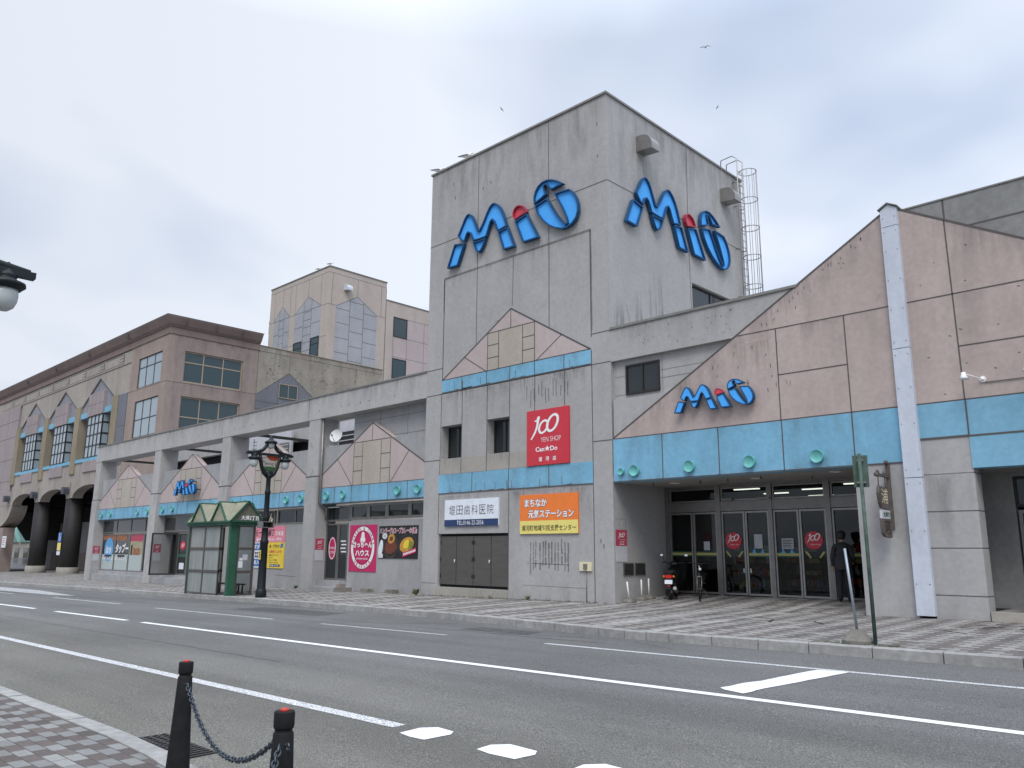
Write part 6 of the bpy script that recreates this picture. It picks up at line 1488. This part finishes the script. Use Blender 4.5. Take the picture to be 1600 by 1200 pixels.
# gooseneck wall lamps on the right
wl0 = None
for x, z, lab in ((-4.40, 5.19, 'white gooseneck wall lamp right of the pale cover strip'), (-3.26, 5.19, 'white gooseneck wall lamp cut by the right edge of the photo')):
    if wl0 is None:
        t = thing('wall_lamp', lab, 'wall lamp', (x, YF-.015, z), 0, 'white wall lamps')
        mb = MB(); mb.disc('y', -.02, (0, 0), .065, .02, 0, 20); mb.ball((0, -.03, 0), .04); part('mount', mb, 'white', t, True)
        mb = MB(); mb.tube([(0, -.03, 0), (-.12, -.18, .05), (-.24, -.34, .09)], .012, 8); part('arm', mb, 'white', t, True)
        mb = MB(); mb.lathe([(.03, .07), (.045, .06), (.048, .0), (.055, -.01), (.095, -.08), (.085, -.08), (.01, -.03)], (-.26, -.36, .06), 18); part('lamp_shade', mb, 'white', t, True); wl0 = t
    else: dup(wl0, (x, YF-.015, z), None, lab)
mb = MB(); mb.tube([(-4.36, YF-.03, 5.12), (2, YF-.03, 5.12)], .010, 6); single('conduit', mb, 'flash', 'thin cable run between the two white wall lamps', 'cable')
# lamps on the arcade pilasters
al = None
for x, lab in ((-75.0, 'dark box lamp on the arcade above the nearest round column'), (-83.5, 'dark box lamp on the arcade above the second round column'), (-92.2, 'dark box lamp on the arcade at the left end above the brown pier')):
    if al is None:
        t = thing('box_lamp', lab, 'wall lamp', (x, AY-.02, 6.1), 0, 'dark box lamps'); mb = MB(); mb.box(-.3, -.05, -.3, .3, 0, 1.1); part('back_plate', mb, 'base_stone', t, True)
        mb = MB(); mb.prism([(-.32, .1), (.32, .1), (.32, .5), (.2, .68), (-.32, .68)], 'y', -.5, -.05); part('housing', mb, 'lamp_dark', t, True); al = t
    else: dup(al, (x, AY-.02, 6.1), None, lab)
mb = MB(); mb.tube([(-66.8, 29.8, 2.4), (-66.8, 29.3, 2.55)], .05, 8); mb.ball((-66.8, 29.0, 2.5), (.45, .45, .35)); single('dome_lamp', mb, 'black_iron', 'black dome lamp on the grey wall behind the nearest column', 'wall lamp')
# notices on the dark columns and end pier
t = thing('parking_sign', 'blue wheelchair sign over yellow and white plates on a dark column', 'sign', (-75.5, 23.15, 1.5))
cxp, cyp = -75.28, AY+.62-.76
for (z0, z1, m) in ((2.42, 3.2, 'sign_blue'), (1.72, 2.36, 'sign_yellow'), (1.35, 1.66, 'sign_pale')):
    mb = MB(); mb.box(cxp-.4, cyp-.05, z0-.2, cxp+.4, cyp-.02, z1-.2); part('plate', mb, m, t)
mb = MB(); mb.ball((cxp-.05, cyp-.06, 2.85), (.07, .01, .07)); ring(mb, 'y', cyp-.056, cxp+.03, 2.5, .18, .18, .05); mb.box(cxp-.1, cyp-.056, 2.5, cxp-.02, cyp-.052, 2.78); mb.box(cxp-.1, cyp-.056, 2.5, cxp+.15, cyp-.052, 2.56); part('wheelchair_symbol', mb, 'white_ink', t)
mb = MB(); mb.box(-92.6, AY-.09, 1.75, -91.3, AY-.055, 2.85); o = single('paper_notice', mb, 'sign_pale', 'white notice on the brown pier at the left edge', 'notice')
mb = MB()
for k in range(4): mb.box(-92.4, AY-.095, 2.0+k*.2, -91.6+.15*(k % 2), AY-.091, 2.06+k*.2)
part('notice_text', mb, 'sign_red_dull', o)
# satellite dish and mast
t = thing('satellite_dish', 'white satellite dish on the parapet in the open bay', 'satellite dish', (-28.75, 19.0, 5.9))
mb = MB(); n_ = Vector((.35, -.9, .28)).normalized(); a_ = n_.cross(Vector((0, 0, 1))).normalized(); b_ = a_.cross(n_); cc = Vector((-28.76, 18.98, 6.36)); rings = []
for k in range(7):
    r = .06+.25*k/6*.98; dpt = .10*(r/.3)**2; rings.append([cc+n_*(dpt-.08)+a_*(r*math.cos(q*2*PI/28))*1.0+b_*(r*math.sin(q*2*PI/28))*.95 for q in range(28)])
mb.loft(rings, 0); part('reflector', mb, 'white', t)
mb = MB(); mb.tube([cc-b_*.28, cc+n_*.30-b_*.12], .012, 6); mb.ball(tuple(cc+n_*.30-b_*.10), .045); part('feed_arm', mb, 'frame_alu', t)
mb = MB(); mb.tube([(-28.72, 19.08, 5.85), (-28.72, 19.08, 7.1)], .022, 8); mb.tube([(-28.72, 19.08, 6.3), tuple(cc)], .02, 6); mb.tube([(-29.3, 19.0, 5.96), (-28.7, 19.06, 5.94)], .02, 6); part('mast', mb, 'white', t)
t = thing('tv_antenna', 'white mast with short aerial rods behind the street lamp crown', 'antenna', (-37.0, 19.6, 5.9))
mb = MB(); mb.tube([(-37.05, 19.7, 5.0), (-37.05, 19.7, 7.05)], .03, 8); part('mast', mb, 'white', t)
mb = MB()
for k in range(5): mb.tube([(-37.1, 19.65, 6.2+k*.17), (-36.75, 19.68, 6.2+k*.17)], .014, 5)
part('rod', mb, 'frame_dark', t)

# ------------------------------------------------------------------ small things along the wall foot
for i, (x, lab) in enumerate(((-25.9, 'low grey concrete block at the wall foot under the crimson poster'), (-24.35, 'low grey concrete block at the wall foot under the food poster'))):
    z = fl(x); mb = MB(); mb.loft([[(x-.25, 18.62, z-.05), (x+.25, 18.62, z-.05), (x+.25, 18.95, z-.05), (x-.25, 18.95, z-.05)], [(x-.22, 18.64, z+.14), (x+.22, 18.64, z+.14), (x+.22, 18.93, z+.14), (x-.22, 18.93, z+.14)]], 0, False); single('kerb_block', mb, 'conc_block', lab, 'block', 'low concrete blocks')
x = -27.35; z = fl(x); mb = MB(); mb.box(x-.13, 18.48, z+.16, x+.11, 18.75, z+.27); mb.box(x-.11, 18.5, z+.27, x+.09, 18.73, z+.275, 1); single('flower_pot', mb, ['brown_wall', 'earth'], 'small dull red planter on the end of the restaurant step', 'planter')
mb = MB(); mb.loft([[(-27.5, 18.35, z-.05), (-26.9, 18.35, z-.05), (-26.9, 18.85, z-.05), (-27.5, 18.85, z-.05)], [(-27.48, 18.38, z+.16), (-26.95, 18.38, z+.16), (-26.95, 18.83, z+.16), (-27.48, 18.83, z+.16)]], 0, False); single('concrete_block', mb, 'conc_block', 'grey concrete block under the dull red planter', 'block')
wr = random.Random(5)
def weed(x, y, r, n, label):
    z = fl(x) if y > 14 else 0; mb = MB()
    for k in range(n):
        a = wr.uniform(0, 2*PI); h = r*wr.uniform(.5, 1.3); d = Vector((math.cos(a), math.sin(a)*.5)); s = Vector((-d.y, d.x))*r*.13
        b = Vector((x, y))+d*r*wr.uniform(0, .4); m_ = b+d*h*.35; e = b+d*h*.7
        mb.face([(b.x, b.y, z), (m_.x+s.x, m_.y+s.y, z+h*.6), (e.x, e.y, z+h), (m_.x-s.x, m_.y-s.y, z+h*.55)])
    single('weed', mb, 'leaf', label, 'weed', 'weeds at the wall foot')
weed(-22.62, 18.5, .19, 40, 'largest green weed clump at the left corner of the tower')
weed(-17.3, 18.53, .13, 20, 'small weed tuft under the orange and yellow sign')
weed(-18.9, 18.50, .10, 14, 'small weed tuft below the steel doors')
weed(-23.2, 18.9, .16, 22, 'weed tuft at the wall foot under the food poster')
weed(-31.2, 18.95, .16, 20, 'weed tuft by the pillar right of the yellow poster')
for k in range(26):
    pass
mb = MB()
for k in range(420):
    x = wr.uniform(-22.3, -14.3); h = wr.uniform(.015, .06)*(1.6 if wr.random() < .1 else 1); y = 18.56+wr.uniform(-.05, .02); z = fl(x)-.003; d = wr.uniform(-.02, .02)
    mb.face([(x-.012, y, z), (x+.012, y, z), (x+d, y-.01, z+h)])
for k in range(110):
    x = wr.uniform(-5.9, -4.7); y = 13.28+abs(wr.gauss(0, .12)); z = far_z(x, y); h = wr.uniform(.008, .03); mb.face([(x-.012, y, z), (x+.012, y, z), (x+wr.uniform(-.02, .02), y, z+h)])
o = link('moss', mb.mesh('moss', mats_of('leaf'))); o['kind'] = 'stuff'

# ------------------------------------------------------------------ gulls
def gull(label, loc, rz, fly=False, scale=1.0, group='gulls'):
    t = thing('gull', label, 'bird', loc, rz, group)
    k = scale
    if not fly:
        V = [(0, -.20, .17), (0, -.08, .17), (0, .04, .19), (0, .13, .24), (0, .16, .29), (0, .20, .29), (0, .24, .283)]; V = [Vector(v)*k for v in V]
        R = [.028*k, .062*k, .068*k, .045*k, .036*k, .03*k, .010*k]
        me = skinned('body', V, [(i, i+1) for i in range(len(V)-1)], R, 2, 1, ('white', 'sign_yellow'), lambda c: 1 if c.y > .225*k else 0)
        link('body', me, t, True)
        mb = MB()
        for s in (-1, 1): mb.loft([[(s*.066*k, .06*k, .215*k), (s*.074*k, .04*k, .17*k), (s*.04*k, .02*k, .245*k)], [(s*.062*k, -.12*k, .19*k), (s*.066*k, -.14*k, .165*k), (s*.03*k, -.12*k, .225*k)], [(s*.02*k, -.30*k, .165*k), (s*.02*k, -.31*k, .155*k), (s*.012*k, -.30*k, .17*k)]], 0)
        part('wing', mb, 'horse_grey', t, True)
        mb = MB()
        for s in (-1, 1): mb.tube([(s*.025*k, 0, .13*k), (s*.025*k, .005*k, 0)], .006*k, 5)
        part('leg', mb, 'sign_yellow', t, True)
    else:
        V = [(0, -.22, 0), (0, -.08, 0), (0, .06, .01), (0, .16, .02), (0, .23, .01)]; V = [Vector(v)*k for v in V]
        link('body', skinned('body', V, [(i, i+1) for i in range(4)], [.03*k, .06*k, .062*k, .045*k, .015*k], 2, 1, ('horse_grey',)), t, True)
        for s in (-1, 1):
            mb = MB(); st = [(.04, .07, -.07, 0), (.22, .10, -.05, .16), (.36, .11, -.02, .17 if s < 0 else .12), (.58, .06, -.01, .15 if s < 0 else -.02), (.70, .0, -.02, .12 if s < 0 else -.10)]
            mb.loft([[(s*x*k, a*k, z*k), (s*x*k, (a+b)/2*k, (z+.02)*k), (s*x*k, b*k, z*k), (s*x*k, (a+b)/2*k, (z-.008)*k)] for x, a, b, z in st], 0); part('wing', mb, 'horse_grey', t, True)
    return t
def along(px, py, dist):
    d = (r2*(px-800)/F_PX-u2*(py-600)/F_PX+fw).normalized(); return EYE+d*dist
gull('grey and white gull standing on the tower roof edge', (-20.65, YF+.12, TZ+.07), -.85, False, 1.12)
gull('gull crouching at the left end of the tower roof', (-22.28, YF+.12, TZ+.07), -.6, False, 1.0)
gull('gull standing on the corner of the cream tower block', (X2-.2, Y2+.15, 27.74), -.8, False, 1.25)
gull('gull on the cream tower block roof edge, left of the corner', (-64.2, Y2+.15, 27.74), -1.0, False, 1.2)
gull('gull gliding high above the tower, the largest bird in the sky', along(1102, 74, 105), .3, True)
gull('tiny gull in the sky left of the tower top', along(784, 171, 150), 1.9, True)
gull('tiny gull in the sky right of the tower top', along(1121, 168, 170), 2.5, True)

# ------------------------------------------------------------------ scooter, bicycle, person at the entrance
sxx, syy = -13.12, 19.95; heading = math.atan2(.89, -.42)     # local +x is forward
t = thing('scooter', 'black motor scooter seen from behind beside the porch wall', 'scooter', (sxx, syy, ent_z(sxx, syy)), heading)
P = lambda n, mb, m: part(n, mb, m, t, True)
M['scooter_black'] = plain('black_scooter_paint', (.013, .013, .014), .25, 0, .6); M['tyre'] = plain('tyre_rubber', (.016, .016, .016), .85); M['tail_red'] = plain('red_tail_lens', (.55, .02, .015), .2)
M['mirror_glass'] = plain('mirror_glass', (.75, .78, .8), .05, 1.0)
def wheel(parent, x, r, w_, name='wheel', spokes=0):
    mb = MB(); n = 28; prof = [(r-.05*r*3, -w_*.5), (r*.93, -w_*.5), (r, -w_*.2), (r, w_*.2), (r*.93, w_*.5), (r-.05*r*3, w_*.5)]
    mb.loft([[(x+a*math.cos(2*PI*k/n), b, r+a*math.sin(2*PI*k/n)) for a, b in prof] for k in range(n+1)], 0, True, False); o = part(name, mb, 'tyre', parent, True)
    mb = MB()
    if spokes:
        mb.loft([[(x+a*math.cos(2*PI*k/n), b, r+a*math.sin(2*PI*k/n)) for a, b in ((r*.86, -w_*.35), (r*.9, 0), (r*.86, w_*.35))] for k in range(n+1)], 0, True, False)
        for k in range(spokes): a = 2*PI*k/spokes; mb.tube([(x+.02*math.cos(a+.6), (-1)**k*.025, r+.02*math.sin(a+.6)), (x+r*.87*math.cos(a), 0, r+r*.87*math.sin(a))], .0018, 4)
        mb.tube([(x, -.05, r), (x, .05, r)], .018, 8)
    else:
        for k in range(5): a = 2*PI*k/5; mb.tube([(x, 0, r), (x+r*.8*math.cos(a), 0, r+r*.8*math.sin(a))], .02, 6)
        mb.tube([(x, -.06, r), (x, .06, r)], .045, 10)
    part('rim', mb, 'frame_steel', o, True); return o
wheel(t, 0, .215, .09); wheel(t, 1.17, .215, .085)
mb = MB()
def sect(x, hw, z0, z1, r=.3): return [(x, -hw, z0+(z1-z0)*r), (x, -hw*.75, z0), (x, hw*.75, z0), (x, hw, z0+(z1-z0)*r), (x, hw, z1-(z1-z0)*.25), (x, hw*.6, z1), (x, -hw*.6, z1), (x, -hw, z1-(z1-z0)*.25)]
mb.loft([sect(-.24, .09, .56, .70), sect(-.12, .14, .46, .74), sect(.08, .165, .34, .74), sect(.30, .165, .30, .72), sect(.40, .15, .24, .50), sect(.48, .15, .24, .34), sect(.78, .15, .24, .33), sect(.86, .17, .24, .40)], 0)
P('body', mb, 'scooter_black')
mb = MB(); mb.loft([[(x, -hw, z), (x, hw, z), (x+.03, hw*.9, z+.0), (x+.06, hw*.6, z+.02), (x+.06, -hw*.6, z+.02), (x+.03, -hw*.9, z)] for x, hw, z in ((.84, .16, .26), (.88, .22, .45), (.92, .22, .65), (.96, .16, .85), (.97, .10, .92))], 0); P('leg_shield', mb, 'scooter_black')
mb = MB(); mb.loft([sect(-.22, .10, .72, .78), sect(-.05, .145, .72, .82), sect(.25, .14, .72, .80), sect(.44, .09, .72, .78)], 0); P('seat', mb, 'tyre')
mb = MB(); mb.tube([(.93, -.33, 1.02), (.95, -.2, 1.0), (.98, 0, .97), (.95, .2, 1.0), (.93, .33, 1.02)], .018, 8); mb.ball((.99, 0, .98), (.10, .14, .085)); mb.tube([(1.17, 0, .22), (1.0, 0, .95)], .03, 8); P('handlebar', mb, 'scooter_black')
for s in (-1, 1):
    mb = MB(); mb.tube([(.95, s*.24, 1.02), (.95, s*.34, 1.18)], .007, 6); mb.ball((.95, s*.36, 1.22), (.02, .065, .05)); o = P('mirror', mb, 'scooter_black')
    mb = MB(); mb.ball((.933, s*.36, 1.22), (.008, .055, .042)); part('mirror_face', mb, 'mirror_glass', o, True)
mb = MB(); mb.loft([sect(-.30, .085, .60, .675), sect(-.24, .11, .585, .69)], 0); P('tail_light', mb, 'tail_red')
for s in (-1, 1):
    mb = MB(); mb.ball((-.22, s*.135, .64), (.04, .03, .035)); P('indicator', mb, 'sign_orange')
mb = MB(); mb.loft([[(-.31, -.105, .44), (-.31, .105, .44), (-.30, .105, .44), (-.30, -.105, .44)], [(-.28, -.105, .55), (-.28, .105, .55), (-.27, .105, .55), (-.27, -.105, .55)]], 0, False); P('licence_plate', mb, 'sign_pale')
mb = MB(); mb.loft([[(-.20, -.07, .58), (-.20, .07, .58), (-.18, .07, .58), (-.18, -.07, .58)], [(-.31, -.06, .30), (-.31, .06, .30), (-.29, .06, .30), (-.29, -.06, .30)]], 0, False); P('mudguard', mb, 'tyre')
mb = MB(); mb.ball((-.305, 0, .385), (.008, .04, .018)); P('reflector', mb, 'tail_red')
mb = MB(); mb.tube([(.35, -.15, .20), (.1, -.16, .22), (-.05, -.165, .25), (-.26, -.165, .33)], [.02, .05, .055, .05], 10); P('exhaust', mb, 'frame_alu')
mb = MB(); mb.loft([sect(.0, .09, .12, .32), sect(.34, .11, .12, .36)], 0); mb.ball((0, .09, .22), (.09, .05, .09)); P('engine', mb, 'frame_dark')
mb = MB(); mb.tube([(.22, .08, .16), (.10, .20, .0)], .013, 6); mb.tube([(.22, -.08, .16), (.10, -.20, .0)], .013, 6); P('stand', mb, 'frame_dark')
mb = MB(); mb.loft([[(1.17+a*math.cos(b), y, .22+a*math.sin(b)) for y in (-.055, 0, .055) for a in ((.255 if y == 0 else .245),)] for b in [PI*.05+PI*.75*k/8 for k in range(9)]], 0, True, False); P('front_mudguard', mb, 'scooter_black')

bxx, byy = -12.05, 19.75; hb = math.atan2(-.86, .50)
t = thing('bicycle', 'dark bicycle standing end-on before the glass doors', 'bicycle', (bxx, byy, ent_z(bxx, byy)), hb)
P = lambda n, mb, m: part(n, mb, m, t, True)
wheel(t, 0, .335, .042, 'wheel', 16); wheel(t, -1.05, .335, .042, 'wheel', 16)
mb = MB()
hd, ht, bb_, st_, ra = (-.13, 0, .62), (-.17, 0, .80), (-.60, 0, .30), (-.74, 0, .78), (-1.05, 0, .335)
mb.tube([hd, bb_], .022, 8); mb.tube([ht, st_], .018, 8); mb.tube([bb_, st_], .018, 8)
for s in (-1, 1): mb.tube([(bb_[0], s*.03, bb_[2]), (ra[0], s*.06, ra[2])], .011, 6); mb.tube([(st_[0], s*.03, st_[2]-.06), (ra[0], s*.06, ra[2])], .010, 6)
mb.tube([hd, ht], .026, 8); P('frame', mb, 'scooter_black')
mb = MB()
for s in (-1, 1): mb.tube([(-.12, s*.055, .66), (-.06, s*.06, .5), (0, s*.055, .335)], .010, 8)
mb.tube([(-.12, -.06, .66), (-.12, .06, .66)], .018, 8); P('fork', mb, 'frame_steel')
mb = MB(); mb.tube([ht, (-.19, 0, .98)], .014, 8); mb.tube([(-.30, -.29, 1.03), (-.22, -.22, 1.03), (-.17, -.08, 1.0), (-.17, .08, 1.0), (-.22, .22, 1.03), (-.30, .29, 1.03)], .013, 8); P('handlebar', mb, 'frame_dark')
for s in (-1, 1):
    mb = MB(); mb.tube([(-.25, s*.25, 1.03), (-.34, s*.30, 1.03)], .018, 8); P('grip', mb, 'tyre')
mb = MB(); mb.ball((-.06, .03, .86), (.05, .04, .04)); mb.tube([(-.06, .03, .86), (-.18, 0, .95)], .01, 6); P('front_light', mb, 'white')
mb = MB(); mb.loft([sect(-.95, .08, .90, .95), sect(-.82, .07, .91, .96), sect(-.66, .025, .92, .95)], 0); mb.tube([(-.74, 0, .78), (-.79, 0, .92)], .014, 6); P('saddle', mb, 'tyre')
mb = MB()
for s, z in ((1, .17), (-1, -.17)): mb.tube([(bb_[0], s*.06, .30), (bb_[0]+.02, s*.07, .30+z)], .010, 6); mb.box(bb_[0]-.03, s*.07, .29+z, bb_[0]+.07, s*.16, .31+z)
mb.tube([(bb_[0], .05, .3), (bb_[0], .06, .3)], .09, 20); P('crank', mb, 'frame_dark')
mb = MB(); mb.tube([(-1.0, .06, .32), (-.86, .25, .0)], .010, 6); P('stand', mb, 'frame_alu')

px_, py_ = -8.50, 20.75
t = thing('person', 'person in dark jacket and trousers standing back to us at the glass doors', 'person', (px_, py_, ent_z(px_, py_)), .35)
V = []; E_ = []; R_ = []
def jt(p, r, par=None):
    V.append(Vector(p)); R_.append(r); i = len(V)-1
    if par is not None: E_.append((par, i))
    return i
pel = jt((0, 0, .90), (.17, .125)); wst = jt((0, .0, 1.06), (.175, .13), pel); ch = jt((0, -.01, 1.25), (.185, .14), wst); up_ = jt((0, .0, 1.39), (.12, .085), ch)
nk = jt((0, .02, 1.47), .056, up_); h1 = jt((0, .045, 1.55), (.068, .078), nk); h2 = jt((0, .05, 1.625), (.074, .088), h1); h3 = jt((0, .045, 1.685), (.05, .06), h2)
nose = jt((0, .135, 1.585), .014, h1)
for s in (-1, 1): jt((s*.08, .03, 1.60), .018, h2)
hand_tips = []
for s in (-1, 1):
    hp = jt((s*.09, 0, .86), (.10, .105), pel); kn = jt((s*.105, .015, .49), (.078, .082), hp); an = jt((s*.11, -.01, .09), (.062, .068), kn); toe = jt((s*.12, .13, .045), (.045, .035), an)
    shd = jt((s*.178, -.005, 1.37), (.075, .07), up_); el = jt((s*.235, -.02 if s < 0 else .02, 1.09), (.066, .066), shd)
    wr_ = jt((s*.245, .05 if s < 0 else .19, .86 if s < 0 else .98), (.036, .034), el)
    pd = Vector((0, .25, -.97)) if s < 0 else Vector((-.05, .9, -.15)); pd.normalize(); pm = jt(V[wr_]+pd*.065, (.030, .020), wr_)
    sd_v = Vector((0, 1, .25)) if s < 0 else Vector((0, .0, 1))
    for q, (o, ln) in enumerate(((-.028, .062), (-.010, .074), (.010, .070), (.027, .054))):
        f1 = jt(V[pm]+pd*.03+sd_v*o, .0085, pm); f2 = jt(V[f1]+pd*ln*.6+Vector((-s*.012, 0, 0)), .008, f1); jt(V[f2]+pd*ln*.35+Vector((-s*.022, 0, 0)), .007, f2)
    t1 = jt(V[wr_]+pd*.035-sd_v*.030, .010, wr_); jt(V[t1]+pd*.035-sd_v*.020, .008, t1)
def zone(c):
    if c.z < .085: return 0
    if c.z < .88 and abs(c.x) < .2: return 1
    if c.z > 1.475: return 3
    d = min((c-V[i]).length for i in hand_ids)
    return 3 if d < .055 else 2
hand_ids = [i for i in range(len(V)) if isinstance(R_[i], float) and R_[i] < .0105]+[i for i in range(len(V)) if R_[i] == (.030, .020)]
M['skin'] = plain('skin', (.36, .22, .16), .55); M['trousers'] = plain('dark_trousers', (.020, .021, .026), .85, var=.2); M['jacket'] = plain('charcoal_jacket', (.030, .031, .036), .8, var=.2)
link('body', skinned('body', V, E_, R_, 0, 2, ('black_ink', 'trousers', 'jacket', 'skin'), zone), t, True)
mb = MB(); mb.ball((0, .035, 1.625), (.108, .122, .105), 0, 18, 12); mb.lathe([(.118, 1.64), (.116, 1.69), (.09, 1.735), (.04, 1.755), (.01, 1.757)], (0, .045, 0), 20)
part('hair', mb, 'black_ink', t, True)
mb = MB(); mb.loft([[((.205*math.cos(a)*k), -.01+.16*math.sin(a)*k, z) for a in [2*PI*q/20 for q in range(20)]] for k, z in ((1.02, .80), (1.03, .88), (1.0, 1.0), (1.02, 1.12))], 0, True, False); part('jacket_hem', mb, 'jacket', t, True)
for s in (-1, 1):
    mb = MB(); mb.ball((s*.03, .128, 1.605), (.013, .006, .008)); part('eye', mb, 'black_ink', t, True)
mb = MB(); mb.ball((0, .122, 1.535), (.022, .008, .006)); part('mouth', mb, 'sign_red_dull', t, True)
